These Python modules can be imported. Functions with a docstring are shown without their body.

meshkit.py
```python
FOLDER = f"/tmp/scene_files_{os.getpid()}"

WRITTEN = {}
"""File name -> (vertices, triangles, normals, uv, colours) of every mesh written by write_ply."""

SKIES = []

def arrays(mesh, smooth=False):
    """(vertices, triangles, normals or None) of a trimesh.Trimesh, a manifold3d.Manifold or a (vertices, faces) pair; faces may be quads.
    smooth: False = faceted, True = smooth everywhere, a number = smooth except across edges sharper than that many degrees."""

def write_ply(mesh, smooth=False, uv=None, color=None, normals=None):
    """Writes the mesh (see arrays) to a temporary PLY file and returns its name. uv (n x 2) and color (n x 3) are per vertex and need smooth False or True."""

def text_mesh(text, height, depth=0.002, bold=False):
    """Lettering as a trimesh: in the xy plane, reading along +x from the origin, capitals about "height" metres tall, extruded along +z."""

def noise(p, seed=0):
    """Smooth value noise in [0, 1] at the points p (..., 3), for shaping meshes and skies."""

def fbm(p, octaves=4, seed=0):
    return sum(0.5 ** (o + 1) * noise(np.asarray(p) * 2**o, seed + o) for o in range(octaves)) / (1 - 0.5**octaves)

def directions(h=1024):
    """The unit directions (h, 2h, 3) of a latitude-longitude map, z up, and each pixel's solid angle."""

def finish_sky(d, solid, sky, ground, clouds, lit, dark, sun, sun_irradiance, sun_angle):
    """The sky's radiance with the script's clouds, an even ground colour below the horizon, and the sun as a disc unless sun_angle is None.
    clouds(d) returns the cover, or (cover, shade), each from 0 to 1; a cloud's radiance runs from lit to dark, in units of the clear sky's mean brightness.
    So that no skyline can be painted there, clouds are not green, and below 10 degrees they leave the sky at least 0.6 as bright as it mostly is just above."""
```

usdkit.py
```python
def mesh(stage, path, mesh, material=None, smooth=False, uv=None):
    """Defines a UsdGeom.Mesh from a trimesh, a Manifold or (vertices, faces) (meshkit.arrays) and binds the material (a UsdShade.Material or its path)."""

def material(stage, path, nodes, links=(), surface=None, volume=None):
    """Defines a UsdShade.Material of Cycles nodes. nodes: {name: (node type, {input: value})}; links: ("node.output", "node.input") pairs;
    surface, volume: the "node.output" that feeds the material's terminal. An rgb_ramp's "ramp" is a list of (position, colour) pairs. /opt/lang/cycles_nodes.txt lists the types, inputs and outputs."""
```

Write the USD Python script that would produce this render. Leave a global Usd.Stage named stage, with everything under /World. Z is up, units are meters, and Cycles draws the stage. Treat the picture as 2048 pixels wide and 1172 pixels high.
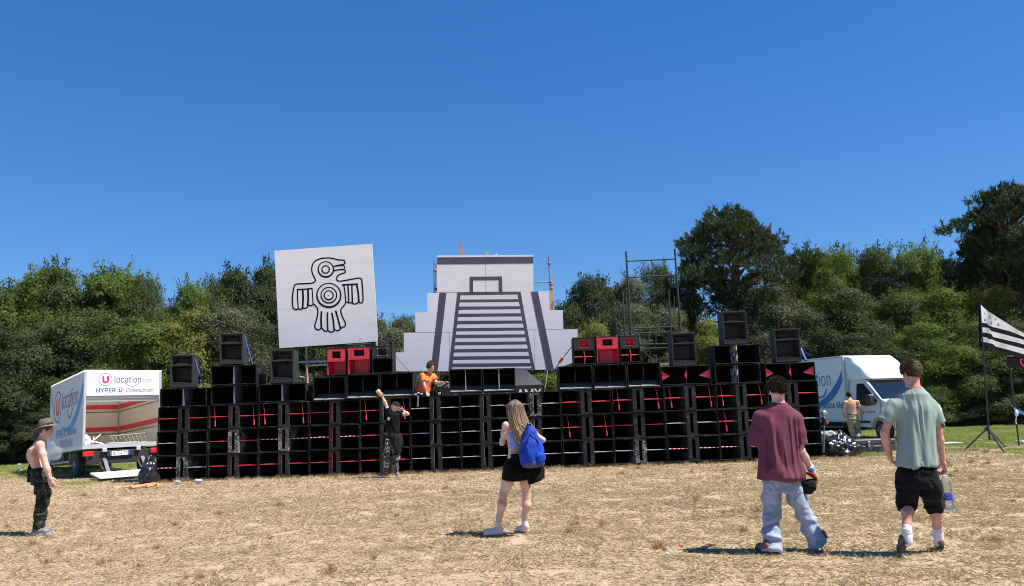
import math, random
import numpy as np
import trimesh, shapely
from shapely import affinity
from shapely.geometry import Polygon, LineString, Point, MultiPolygon, box as sbox
from shapely.ops import unary_union
from pxr import Usd, UsdGeom, UsdLux, UsdShade, Gf, Sdf, Vt
import usdkit, meshkit

stage = Usd.Stage.CreateInMemory()
UsdGeom.Xform.Define(stage, '/World')
UsdGeom.Scope.Define(stage, '/World/Looks')

# ------------------------------------------------------------------ camera
EYE = np.array([0.0, 0.0, 1.55])
FOCAL = 1600.0                                   # pixels of the 2048 wide photograph
PITCH, ROLL = math.atan(228 / 1600.0), math.radians(2.0)
_f = np.array([0, math.cos(PITCH), math.sin(PITCH)])
_u = np.array([0, -math.sin(PITCH), math.cos(PITCH)])
_x = np.array([1.0, 0, 0])
_R = math.cos(ROLL) * _x - math.sin(ROLL) * _u
_U = math.sin(ROLL) * _x + math.cos(ROLL) * _u
cam = UsdGeom.Camera.Define(stage, '/World/camera')
cam.CreateHorizontalApertureAttr(36.0)
cam.CreateFocalLengthAttr(36.0 * FOCAL / 2048)
cam.CreateClippingRangeAttr(Gf.Vec2f(0.1, 5000))
cam.AddTransformOp().Set(Gf.Matrix4d(*_R, 0, *_U, 0, *(-_f), 0, *EYE, 1))
cam.CreateExposureAttr(1.1)

# ------------------------------------------------------------------ sky and sun
SUN_AZ, SUN_EL = math.atan2(0.95, -0.30), math.radians(60)     # direction towards the sun: right, behind the camera
sun_dir = np.array([math.sin(SUN_AZ) * math.cos(SUN_EL), math.cos(SUN_AZ) * math.cos(SUN_EL), math.sin(SUN_EL)])
dome = UsdLux.DomeLight.Define(stage, '/World/sky')
dome_mat = usdkit.material(stage, '/World/Looks/sky_air', {
    's': ('sky_texture', {'sky_type': 'single_scattering', 'sun_disc': False, 'sun_elevation': SUN_EL, 'sun_rotation': SUN_AZ,
                          'air_density': 1.0, 'aerosol_density': 0.0, 'ozone_density': 3.0, 'altitude': 60.0}),
    'h': ('hsv', {'saturation': 1.35, 'value': 1.0, 'hue': 0.5}),
    'g': ('gamma', {'gamma': 0.7}), 't': ('mix', {'mix_type': 'multiply', 'fac': 1.0, 'color2': (0.67, 0.96, 1.42)}),
    'b': ('background_shader', {'strength': 0.075})},
    [('s.color', 'h.color'), ('h.color', 'g.color'), ('g.color', 't.color1'), ('t.color', 'b.color')], surface='b.background')
UsdShade.MaterialBindingAPI.Apply(dome.GetPrim()).Bind(dome_mat)
sun = UsdLux.DistantLight.Define(stage, '/World/sun')
sun.CreateIntensityAttr(1.25)
sun.CreateAngleAttr(0.53)
sun.CreateNormalizeAttr(True)
sun.CreateColorAttr(Gf.Vec3f(1.0, 0.96, 0.91))
_z = sun_dir
_sx = np.cross([0, 0, 1.0], _z); _sx /= np.linalg.norm(_sx)
_sy = np.cross(_z, _sx)
sun.AddTransformOp().Set(Gf.Matrix4d(*_sx, 0, *_sy, 0, *_z, 0, 0, 0, 0, 1))

# ------------------------------------------------------------------ helpers
rng = np.random.default_rng(7)

def ray(px, py):
    return _f + _R * ((px - 1024) / FOCAL) + _U * ((586 - py) / FOCAL)

def P(px, py, Y):
    """The point at distance Y along a sight line of the photograph (used to survey the place)."""
    d = ray(px, py)
    return EYE + d * (Y / d[1])

def G(px, py, z=0.0):
    d = ray(px, py)
    return EYE + d * ((z - EYE[2]) / d[2])

_count, _base = {}, {}

def numbered(path):
    n = _count.get(path, 0)
    _count[path] = n + 1
    return path if n == 0 else f'{path}_{n:03d}'

def tag(prim, label=None, cat=None, group=None, kind=None):
    for k, v in (('label', label), ('category', cat), ('group', group), ('kind', kind)):
        if v:
            prim.SetCustomDataByKey(k, v)
    return prim

def thing(name, label, cat, loc=(0, 0, 0), rz=0.0, group=None, scale=(1, 1, 1)):
    path = numbered('/World/' + name)
    x = UsdGeom.Xform.Define(stage, path)
    x.AddTranslateOp().Set(Gf.Vec3d(*map(float, loc)))
    x.AddRotateZOp().Set(math.degrees(rz))
    x.AddScaleOp().Set(Gf.Vec3f(*map(float, scale)))
    _base[path] = (np.array(loc, float), rz)
    return tag(x.GetPrim(), label, cat, group)

def dup(root, label, loc, rz=0.0, scale=(1, 1, 1), group=None):
    was = root.GetCustomData()
    r = thing(root.GetName().rstrip('0123456789').rstrip('_'), label, was['category'], loc, rz, group or was.get('group'), scale)
    r.GetReferences().AddInternalReference(root.GetPath())
    r.SetInstanceable(True)
    return r

def arr(mesh):
    v, f, _ = meshkit.arrays(mesh, False)
    return np.asarray(v, float), np.asarray(f, int)

def obj(name, mesh, mat, parent=None, smooth=False, label=None, world=True, kind=None, cat=None, group=None):
    """One Mesh prim. Under a thing, world coordinates are turned into the thing's own."""
    top = parent is None
    path = numbered(('/World/' if top else str(parent.GetPath()) + '/') + name)
    v, f = arr(mesh)
    if not top and world:
        root = '/'.join(str(parent.GetPath()).split('/')[:3])
        loc, rz = _base[root]
        v = v - loc
        if rz:
            c, s = math.cos(-rz), math.sin(-rz)
            v = np.stack([v[:, 0] * c - v[:, 1] * s, v[:, 0] * s + v[:, 1] * c, v[:, 2]], 1)
    m = usdkit.mesh(stage, path, (v, f), mat, smooth)
    return tag(m.GetPrim(), label, cat, group, kind)

def cat_(*ms):
    vs, fs, n = [], [], 0
    for m in ms:
        v, f = arr(m)
        vs.append(v); fs.append(f + n); n += len(v)
    return np.vstack(vs), np.vstack(fs)

def move(mesh, t=(0, 0, 0), M=None):
    v, f = arr(mesh)
    if M is not None:
        v = v @ np.asarray(M, float).T
    return v + np.asarray(t, float), f

def rotz(a):
    c, s = math.cos(a), math.sin(a)
    return np.array([[c, -s, 0], [s, c, 0], [0, 0, 1.0]])

_BOXF = None
def box(x0, x1, y0, y1, z0, z1, ch=0.0):
    """A box, its edges chamfered by ch."""
    if ch <= 0:
        m = trimesh.creation.box([x1 - x0, y1 - y0, z1 - z0])
        m.apply_translation([(x0 + x1) / 2, (y0 + y1) / 2, (z0 + z1) / 2])
        return arr(m)
    c = min(ch, 0.45 * min(x1 - x0, y1 - y0, z1 - z0))
    pts = []
    for sx in (0, 1):
        for sy in (0, 1):
            for sz in (0, 1):
                p = np.array([x1 if sx else x0, y1 if sy else y0, z1 if sz else z0], float)
                d = np.array([-1 if sx else 1, -1 if sy else 1, -1 if sz else 1], float) * c
                for k in range(3):
                    q = p + d
                    q[k] = p[k]
                    pts.append(q)
    return arr(trimesh.convex.convex_hull(np.array(pts)))

def hull(pts):
    return arr(trimesh.convex.convex_hull(np.asarray(pts, float)))

def tube(points, r, n=8, caps=True):
    p = np.asarray(points, float)
    t = np.gradient(p, axis=0)
    t /= np.linalg.norm(t, axis=1, keepdims=True) + 1e-12
    ref = np.array([0, 0, 1.0]) if abs(t[:, 2]).mean() < 0.8 else np.array([1.0, 0, 0])
    a = np.cross(t, ref); a /= np.linalg.norm(a, axis=1, keepdims=True) + 1e-12
    b = np.cross(t, a)
    ang = np.arange(n) * 2 * np.pi / n
    rr = np.broadcast_to(r, (len(p),))[:, None, None]
    v = p[:, None] + rr * (np.cos(ang)[None, :, None] * a[:, None] + np.sin(ang)[None, :, None] * b[:, None])
    i, j = np.meshgrid(np.arange(len(p) - 1), np.arange(n), indexing='ij')
    q = np.stack([i * n + j, (i + 1) * n + j, (i + 1) * n + (j + 1) % n, i * n + (j + 1) % n], -1).reshape(-1, 4)
    f = np.vstack([q[:, [0, 1, 2]], q[:, [0, 2, 3]]])
    v = v.reshape(-1, 3)
    if caps:
        k = len(v)
        v = np.vstack([v, p[0], p[-1]])
        m = (len(p) - 1) * n
        jj = np.arange(n)
        f = np.vstack([f, np.stack([np.full(n, k), jj, (jj + 1) % n], 1), np.stack([np.full(n, k + 1), m + (jj + 1) % n, m + jj], 1)])
    return v, f

def bar(a, b, w, d=None):
    """A square bar from a to b."""
    a, b = np.asarray(a, float), np.asarray(b, float)
    t = (b - a) / np.linalg.norm(b - a)
    ref = np.array([0, 1.0, 0]) if abs(t[1]) < 0.9 else np.array([0, 0, 1.0])
    s = np.cross(t, ref); s /= np.linalg.norm(s)
    n = np.cross(s, t)
    d = d or w
    return hull([e + i * s * w / 2 + j * n * d / 2 for e in (a, b) for i in (-1, 1) for j in (-1, 1)])

def polys(g):
    return [q for q in getattr(g, 'geoms', [g]) if isinstance(q, Polygon) and q.area > 1e-9]

def extrude(g, d):
    """shapely shape in x,y -> solid with z from 0 to d."""
    return cat_(*[trimesh.creation.extrude_polygon(q, d, engine='earcut') for q in polys(g)])

def on_plane(mesh, Y, thick_sign=-1, back=0.0):
    """photograph-plan outline (x, y, depth) -> upright board at distance Y, its depth towards the viewer."""
    v, f = arr(mesh)
    out = np.array([P(a, b, Y) for a, b, _ in v])
    out[:, 1] = Y + thick_sign * v[:, 2] - back
    f = f[:, ::-1]
    m = trimesh.Trimesh(out, f, process=False)
    if m.volume < 0:
        f = f[:, ::-1]
    return out, f

def plane_map(mesh, o, ex, ey):
    """x,y,z of mesh -> o + x ex + y ey + z (ex x ey)."""
    v, f = arr(mesh)
    ex, ey = np.asarray(ex, float), np.asarray(ey, float)
    en = np.cross(ex, ey)
    return np.asarray(o) + v[:, :1] * ex + v[:, 1:2] * ey + v[:, 2:] * en, f

def revolve(profile, n=24):
    m = trimesh.creation.revolve(np.asarray(profile, float), sections=n)
    return arr(m)

_mats = {}
def mat(name, c, rough=0.6, c2=None, scale=6.0, bump=0.0, bscale=40.0, detail=4, spec=0.5, metal=0.0, lo=0.35, hi=0.65, sheen=0.0, stretch=(1, 1, 1), coords='position', coat=0.0):
    """A plain surface: one or two tones mixed by noise, with fine relief."""
    if name in _mats:
        return _mats[name]
    nodes = {'p': ('principled_bsdf', {'base_color': c, 'roughness': rough, 'specular_ior_level': spec, 'metallic': metal, 'sheen_weight': sheen, 'coat_weight': coat})}
    links = []
    if c2 is not None or bump:
        if coords == 'position':
            nodes['g'] = ('geometry', {})
            src = 'g.position'
        else:
            nodes['g'] = ('texture_coordinate', {})
            src = 'g.object'
        nodes['m'] = ('mapping', {'mapping_type': 'point', 'scale': stretch})
        links.append((src, 'm.vector'))
    if c2 is not None:
        nodes['n'] = ('noise_texture', {'scale': scale, 'detail': detail, 'roughness': 0.6})
        nodes['r'] = ('rgb_ramp', {'ramp': [(lo, c), (hi, c2)]})
        links += [('m.vector', 'n.vector'), ('n.fac', 'r.fac'), ('r.color', 'p.base_color')]
    if bump:
        nodes['bn'] = ('noise_texture', {'scale': bscale, 'detail': 3})
        nodes['b'] = ('bump', {'strength': bump, 'distance': 0.01})
        links += [('m.vector', 'bn.vector'), ('bn.fac', 'b.height'), ('b.normal', 'p.normal')]
    _mats[name] = usdkit.material(stage, '/World/Looks/' + name, nodes, links, surface='p.BSDF')
    return _mats[name]

def leaf_mat(name, tones, trans=0.3, rough=0.7, patches=None):
    nodes = {'g': ('geometry', {}), 'r': ('rgb_ramp', {'ramp': [(i / (len(tones) - 1), t) for i, t in enumerate(tones)]}),
             'p': ('principled_bsdf', {'roughness': rough, 'specular_ior_level': 0.12}),
             't': ('translucent_bsdf', {}), 'm': ('mix_closure', {'fac': trans}),
             'tb': ('mix', {'mix_type': 'multiply', 'fac': 1.0, 'color2': (1.0, 1.25, 0.5)})}
    links = [('g.random_per_island', 'r.fac'), ('r.color', 'p.base_color'), ('r.color', 'tb.color1'), ('tb.color', 't.color'),
             ('p.BSDF', 'm.closure1'), ('t.BSDF', 'm.closure2')]
    if patches:
        nodes['pn'] = ('noise_texture', {'scale': 0.55, 'detail': 5.0, 'roughness': 0.6})
        nodes['pr'] = ('rgb_ramp', {'ramp': patches})
        nodes['pm'] = ('mix', {'mix_type': 'multiply', 'fac': 1.0})
        links = [l for l in links if l[0] != 'r.color'] + [('g.position', 'pn.vector'), ('pn.fac', 'pr.fac'), ('r.color', 'pm.color1'), ('pr.color', 'pm.color2'), ('pm.color', 'p.base_color'), ('pm.color', 'tb.color1')]
    return usdkit.material(stage, '/World/Looks/' + name, nodes, links, surface='m.closure')

def blades(base, d, side, length, width, bend=None):
    """Many little kite-shaped leaves: base points, directions, side vectors."""
    n = len(base)
    L, W = np.asarray(length).reshape(-1, 1), np.asarray(width).reshape(-1, 1)
    mid = base + d * L * 0.45
    tip = base + d * L
    if bend is not None:
        tip = tip + bend
    v = np.stack([base, mid + side * W / 2, tip, mid - side * W / 2], 1).reshape(-1, 3)
    k = np.arange(n)[:, None] * 4
    return v, np.vstack([k + [0, 1, 2], k + [0, 2, 3]])

def unit(a):
    a = np.asarray(a, float)
    return a / (np.linalg.norm(a, axis=-1, keepdims=True) + 1e-12)

def rand_dirs(r, n):
    return unit(r.normal(size=(n, 3)))
# ------------------------------------------------------------------ ground
def ground_mat():
    N, L = {}, []
    N['g'] = ('geometry', {})
    N['s'] = ('separate_xyz', {})
    L.append(('g.position', 's.vector'))
    N['n1'] = ('noise_texture', {'scale': 0.35, 'detail': 4.0})
    N['n2'] = ('noise_texture', {'scale': 9.0, 'detail': 6.0, 'roughness': 0.7})
    N['n3'] = ('noise_texture', {'scale': 70.0, 'detail': 4.0, 'roughness': 0.7})
    for k in ('n1', 'n2', 'n3'):
        L.append(('g.position', k + '.vector'))
    N['straw'] = ('rgb_ramp', {'ramp': [(0.25, (0.24, 0.17, 0.105)), (0.5, (0.37, 0.275, 0.18)), (0.75, (0.46, 0.36, 0.245))]})
    L.append(('n3.fac', 'straw.fac'))
    N['straw2'] = ('rgb_ramp', {'ramp': [(0.3, (0.78, 0.72, 0.62)), (0.55, (1, 1, 1)), (0.75, (1.06, 1.04, 0.98))]})
    L.append(('n2.fac', 'straw2.fac'))
    N['sm'] = ('mix', {'mix_type': 'multiply', 'fac': 1.0})
    L += [('straw.color', 'sm.color1'), ('straw2.color', 'sm.color2')]
    N['green'] = ('rgb_ramp', {'ramp': [(0.3, (0.16, 0.18, 0.06)), (0.55, (0.26, 0.27, 0.10)), (0.75, (0.38, 0.34, 0.17))]})
    L.append(('n2.fac', 'green.fac'))
    # greener further back, with an uneven edge
    N['a'] = ('math', {'math_type': 'multiply', 'value2': 9.0})
    L.append(('n1.fac', 'a.value1'))
    N['b'] = ('math', {'math_type': 'add'})
    L += [('s.y', 'b.value1'), ('a.value', 'b.value2')]
    N['mr'] = ('map_range', {'range_type': 'smoothstep', 'from_min': 25.5, 'from_max': 29.5, 'clamp': True})
    L.append(('b.value', 'mr.value'))
    N['mx'] = ('mix', {'mix_type': 'mix'})
    L += [('mr.result', 'mx.fac'), ('sm.color', 'mx.color1'), ('green.color', 'mx.color2')]
    N['bp'] = ('bump', {'strength': 0.6, 'distance': 0.03})
    L.append(('n3.fac', 'bp.height'))
    N['p'] = ('principled_bsdf', {'roughness': 0.9, 'specular_ior_level': 0.15})
    L += [('mx.color', 'p.base_color'), ('bp.normal', 'p.normal')]
    return usdkit.material(stage, '/World/Looks/dry_ground', N, L, surface='p.BSDF')

def ground_mesh():
    xs = np.concatenate([[-600, -250, -120, -60], np.arange(-40, 40.1, 0.8), [60, 120, 250, 600]])
    ys = np.concatenate([[-300, -120, -50, -15], np.arange(0, 50.1, 0.8), [70, 120, 250, 700]])
    X, Y = np.meshgrid(xs, ys)
    Z = 0.02 * (meshkit.noise(np.stack([X * 0.45, Y * 0.45, 0 * X], -1), 3) - 0.5)
    Z -= 0.03
    Z -= 0.32 * np.exp(-(((X + 16.2) / 2.6) ** 2 + ((Y - 27.2) / 2.8) ** 2))          # the field dips by the left truck's cab
    Z[(abs(X) > 39) | (Y < 1) | (Y > 49)] = -0.03
    n, m = X.shape
    i, j = np.meshgrid(np.arange(n - 1), np.arange(m - 1), indexing='ij')
    q = np.stack([i * m + j, i * m + j + 1, (i + 1) * m + j + 1, (i + 1) * m + j], -1).reshape(-1, 4)
    return np.stack([X, Y, Z], -1).reshape(-1, 3), q
obj('ground', ground_mesh(), ground_mat(), smooth=True, kind='structure')

# ------------------------------------------------------------------ grass: dry in front, green at the back
STRAW = [(0.441, 0.339, 0.233), (0.504, 0.403, 0.290), (0.531, 0.425, 0.309), (0.576, 0.471, 0.351), (0.639, 0.549, 0.437), (0.486, 0.375, 0.261)]
GREENS = [(0.27, 0.285, 0.11), (0.37, 0.375, 0.155), (0.45, 0.44, 0.20), (0.54, 0.48, 0.29), (0.31, 0.33, 0.125)]
straw_mat = leaf_mat('dry_straw', STRAW, 0.2, 0.7, patches=[(.30, (.86, .88, .82)), (.45, (.97, .97, .95)), (.6, (1.04, 1.03, 1.02)), (.72, (1.08, 1.05, 1.03))])
green_mat = leaf_mat('green_grass', GREENS, 0.3, 0.6, patches=[(.3, (.75, .8, .7)), (.5, (1, 1, 1)), (.7, (1.2, 1.12, 1.1))])

def grass_patch(seed, size, n, lmin, lmax, wid, flat):
    r = np.random.default_rng(seed)
    base = np.stack([r.uniform(-size / 2, size / 2, n), r.uniform(-size / 2, size / 2, n), np.full(n, -0.012)], 1)
    clump = meshkit.fbm(base * 6, 3, seed)
    keep = r.random(n) < 0.35 + 1.1 * clump
    base, clump = base[keep], clump[keep]
    n = len(base)
    az = r.uniform(0, 2 * np.pi, n)
    el = np.radians(np.clip(r.normal(flat, 22, n), 4, 88))
    d = np.stack([np.cos(az) * np.cos(el), np.sin(az) * np.cos(el), np.sin(el)], 1)
    side = unit(np.cross(d, rand_dirs(r, n)))
    L = r.uniform(lmin, lmax, n) * (0.6 + 0.8 * clump)
    W = wid * r.uniform(0.7, 1.4, n)
    bend = np.stack([0 * L, 0 * L, -0.25 * L], 1) * r.random((n, 1))
    return blades(base, d, side, L, W, bend)

def tuft(seed):
    r = np.random.default_rng(seed)
    n = 90
    base = np.stack([r.normal(0, 0.03, n), r.normal(0, 0.03, n), np.full(n, -0.01)], 1)
    az = r.uniform(0, 2 * np.pi, n)
    el = np.radians(np.clip(r.normal(52, 18, n), 15, 88))
    d = np.stack([np.cos(az) * np.cos(el), np.sin(az) * np.cos(el), np.sin(el)], 1)
    side = unit(np.cross(d, rand_dirs(r, n)))
    return blades(base, d, side, r.uniform(0.06, 0.15, n), r.uniform(0.004, 0.008, n))

def instancer(name, protos, mats, pos, idx, rot, scl, label, cat):
    path = numbered('/World/' + name)
    pi = UsdGeom.PointInstancer.Define(stage, path)
    tag(pi.GetPrim(), label, cat, None, 'stuff')
    UsdGeom.Scope.Define(stage, path + '/protos')
    targets = []
    for k, (m, mm) in enumerate(zip(protos, mats)):
        q = f'{path}/protos/grass_clump' + (f'_{k:03d}' if k else '')
        usdkit.mesh(stage, q, m, mm)
        targets.append(q)
    pi.CreatePrototypesRel().SetTargets([Sdf.Path(t) for t in targets])
    pi.CreateProtoIndicesAttr(Vt.IntArray.FromNumpy(np.asarray(idx, np.int32)))
    pi.CreatePositionsAttr(Vt.Vec3fArray.FromNumpy(np.asarray(pos, np.float32)))
    a = np.asarray(rot) / 2
    pi.CreateOrientationsAttr(Vt.QuathArray([Gf.Quath(float(math.cos(t)), 0.0, 0.0, float(math.sin(t))) for t in a]))
    pi.CreateScalesAttr(Vt.Vec3fArray.FromNumpy(np.asarray(scl, np.float32)))

def ground_z(x, y):
    return 0.02 * (meshkit.noise(np.stack([x * 0.45, y * 0.45, 0 * x], -1), 3) - 0.5) - 0.03

def lay_grass():
    r = np.random.default_rng(11)
    S = 0.8
    cells = [(x, y) for y in np.arange(5.2, 36, S) for x in np.arange(-26, 26, S) if abs(x) < 0.70 * y + 2.5]
    c = np.array(cells) + r.uniform(-0.15, 0.15, (len(cells), 2))
    edge = c[:, 1] + 9 * 0.5 + 3.0 * (meshkit.fbm(np.stack([c[:, 0] * 0.3, c[:, 1] * 0.3, 0 * c[:, 0]], 1), 3, 5) - 0.5)
    g = r.random(len(c)) < np.clip((edge - 25.0) / 7.0, 0, 1)
    straw = [grass_patch(20 + k, S * 1.12, 1500, 0.035, 0.10, 0.0070, 7) for k in range(4)] + [grass_patch(30 + k, S * 1.12, 700, 0.03, 0.10, 0.011, 11) for k in range(2)]
    gr = [grass_patch(40 + k, S * 1.12, 900, 0.04, 0.11, 0.010, 48) for k in range(3)]
    z = ground_z(c[:, 0], c[:, 1]) + 0.012
    s = ~g
    idx = np.where(c[s, 1] < 16, r.integers(0, 4, s.sum()), 4 + r.integers(0, 2, s.sum()))
    sc = np.stack([np.ones(s.sum()), np.ones(s.sum()), r.uniform(0.7, 1.3, s.sum())], 1)
    instancer('dry_grass', straw, [straw_mat] * 6, np.column_stack([c[s], z[s]]), idx, r.uniform(0, 6.28, s.sum()), sc, 'short straw-coloured dry grass matted over the open field', 'dry grass')
    sc = np.stack([np.ones(g.sum()), np.ones(g.sum()), r.uniform(0.7, 1.3, g.sum())], 1)
    instancer('green_grass', gr, [green_mat] * 3, np.column_stack([c[g], z[g]]), r.integers(0, 3, g.sum()), r.uniform(0, 6.28, g.sum()), sc, 'greener grass along the foot of the trees behind the speakers', 'grass')
    # stray taller tufts
    n = 300
    y = 5.5 + 16 * r.random(n) ** 1.3
    x = r.uniform(-1, 1, n) * (0.68 * y + 1)
    k = meshkit.noise(np.stack([x * 0.9, y * 0.9, 0 * x], 1), 9) > 0.42
    x, y = x[k], y[k]
    z = ground_z(x, y) + 0.01
    tm = leaf_mat('tuft_straw', [(0.27, 0.175, 0.075), (0.38, 0.26, 0.125), (0.46, 0.33, 0.18), (0.31, 0.21, 0.09)], 0.2, 0.7)
    sc = np.repeat(r.uniform(0.45, 1.0, len(x))[:, None], 3, 1)
    # growth left standing along the foot of the wall
    bx = np.arange(-9.2, 8.4, 0.16); by = 20.42 + r.uniform(-0.1, 0.1, len(bx))
    X, Y = np.concatenate([x, bx]), np.concatenate([y, by])
    Z = np.concatenate([z, ground_z(bx, by) + 0.01])
    sc = np.vstack([sc, np.repeat(r.uniform(0.5, 1.1, len(bx))[:, None], 3, 1)])
    instancer('grass_tufts', [tuft(50 + k) for k in range(3)], [tm, straw_mat, tm], np.column_stack([X, Y, Z]), r.integers(0, 3, len(X)), r.uniform(0, 6.28, len(X)), sc, 'taller brown tufts of dry grass scattered over the field', 'grass tufts')
lay_grass()

# ------------------------------------------------------------------ trees
bark = mat('bark', (0.09, 0.07, 0.05), 0.9, (0.16, 0.13, 0.10), 5, 0.8, 25, stretch=(1, 1, 0.25))
pine_bark = mat('pine_bark', (0.10, 0.06, 0.04), 0.9, (0.20, 0.12, 0.08), 5, 0.8, 25, stretch=(1, 1, 0.3))
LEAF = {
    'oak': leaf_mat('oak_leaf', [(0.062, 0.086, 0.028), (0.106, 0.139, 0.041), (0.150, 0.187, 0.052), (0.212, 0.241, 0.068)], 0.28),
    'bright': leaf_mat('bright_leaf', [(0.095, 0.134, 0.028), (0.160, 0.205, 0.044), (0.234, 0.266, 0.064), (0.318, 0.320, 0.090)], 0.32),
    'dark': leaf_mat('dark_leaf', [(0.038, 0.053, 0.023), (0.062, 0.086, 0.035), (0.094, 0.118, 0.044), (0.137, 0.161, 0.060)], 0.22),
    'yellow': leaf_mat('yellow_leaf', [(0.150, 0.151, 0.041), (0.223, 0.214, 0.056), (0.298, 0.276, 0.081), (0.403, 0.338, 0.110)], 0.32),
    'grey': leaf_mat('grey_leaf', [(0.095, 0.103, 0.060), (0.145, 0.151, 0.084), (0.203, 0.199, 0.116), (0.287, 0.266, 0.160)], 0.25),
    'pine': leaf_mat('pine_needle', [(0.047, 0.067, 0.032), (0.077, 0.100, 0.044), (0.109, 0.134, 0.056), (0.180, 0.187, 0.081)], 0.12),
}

def limb(a, b, ra, rb, r, n=6, wob=0.12):
    t = np.linspace(0, 1, n)[:, None]
    p = np.asarray(a) * (1 - t) + np.asarray(b) * t
    p[1:-1] += r.normal(0, wob, (n - 2, 3)) * [1, 1, 0.5]
    return tube(p, np.linspace(ra, rb, n), 7)

def broadleaf(seed, lobes=17, per=2100, leaf=0.092, low=0.12, R=2.5, H=8.0):
    """Crown of uneven leafy boughs about 8 m tall, 5 m across: (trunk mesh, crown mesh)."""
    r = np.random.default_rng(seed)
    cs, rs = [], []
    for k in range(lobes):
        t = (k + 0.5) / lobes
        z = H * (low + 0.08 + (0.80 - low) * t)
        env = math.sqrt(max(0.02, 1 - ((t - 0.38) / 0.66) ** 2))
        a = k * 2.4 + r.uniform(-0.5, 0.5)
        q = R * env * (r.uniform(0.55, 1.0) if k % 3 else r.uniform(0.1, 0.5))
        cs.append([q * math.cos(a), q * math.sin(a), z + r.uniform(-0.25, 0.25)])
        rs.append(r.uniform(0.85, 1.35) * (1.0 if t < 0.85 else 0.85))
    parts = []
    for c, rad in zip(cs, rs):
        n = int(per * (rad / 1.0) ** 2)
        d = rand_dirs(r, n)
        d[:, 2] = np.where(d[:, 2] < -0.35, -d[:, 2], d[:, 2])
        bump = 0.78 + 0.5 * (meshkit.fbm(d * 2.6 + seed * 3.1 + c[0], 3, seed) - 0.35)
        rr = rad * bump * np.where(r.random(n) < 0.16, r.uniform(1.0, 1.28, n), r.uniform(0.72, 1.04, n))
        p = np.asarray(c) + d * rr[:, None] * [1.08, 1.08, 0.82]
        ori = unit(d * 1.25 + rand_dirs(r, n) * 0.85 + [0, 0, 0.35])          # leaf facing
        along = unit(np.cross(ori, rand_dirs(r, n)))
        side = np.cross(ori, along)
        s = leaf * r.uniform(0.6, 1.35, n)
        parts.append(blades(p, along, side, s * 1.25, s * 0.85, ori * (s * 0.15)[:, None]))
        # a few sprigs that break the outline
        for _ in range(7):
            e = unit(np.asarray([r.normal(), r.normal(), abs(r.normal()) * .8 + 0.15]))
            m = 34
            tt = r.uniform(0.85, 1.22, m)[:, None]
            q = np.asarray(c) + e * rad * tt + r.normal(0, 0.10, (m, 3))
            dd = unit(e + rand_dirs(r, m) * 0.8)
            ss = leaf * r.uniform(0.7, 1.3, m)
            parts.append(blades(q, dd, unit(np.cross(dd, rand_dirs(r, m))), ss * 1.3, ss * 0.8))
    tr = [tube(np.array([[0, 0, -0.2], [0.05, 0, 1.2], [r.uniform(-.15, .15), r.uniform(-.15, .15), 2.6], [0, 0, H * 0.6]]), [0.26, 0.2, 0.16, 0.07], 9)]
    for c, rad in zip(cs, rs):
        a = np.array([0, 0, max(0.7, c[2] * 0.6)])
        tr.append(limb(a, np.array(c) * 0.97, 0.075, 0.02, r))
    return cat_(*tr), cat_(*parts)

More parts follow.
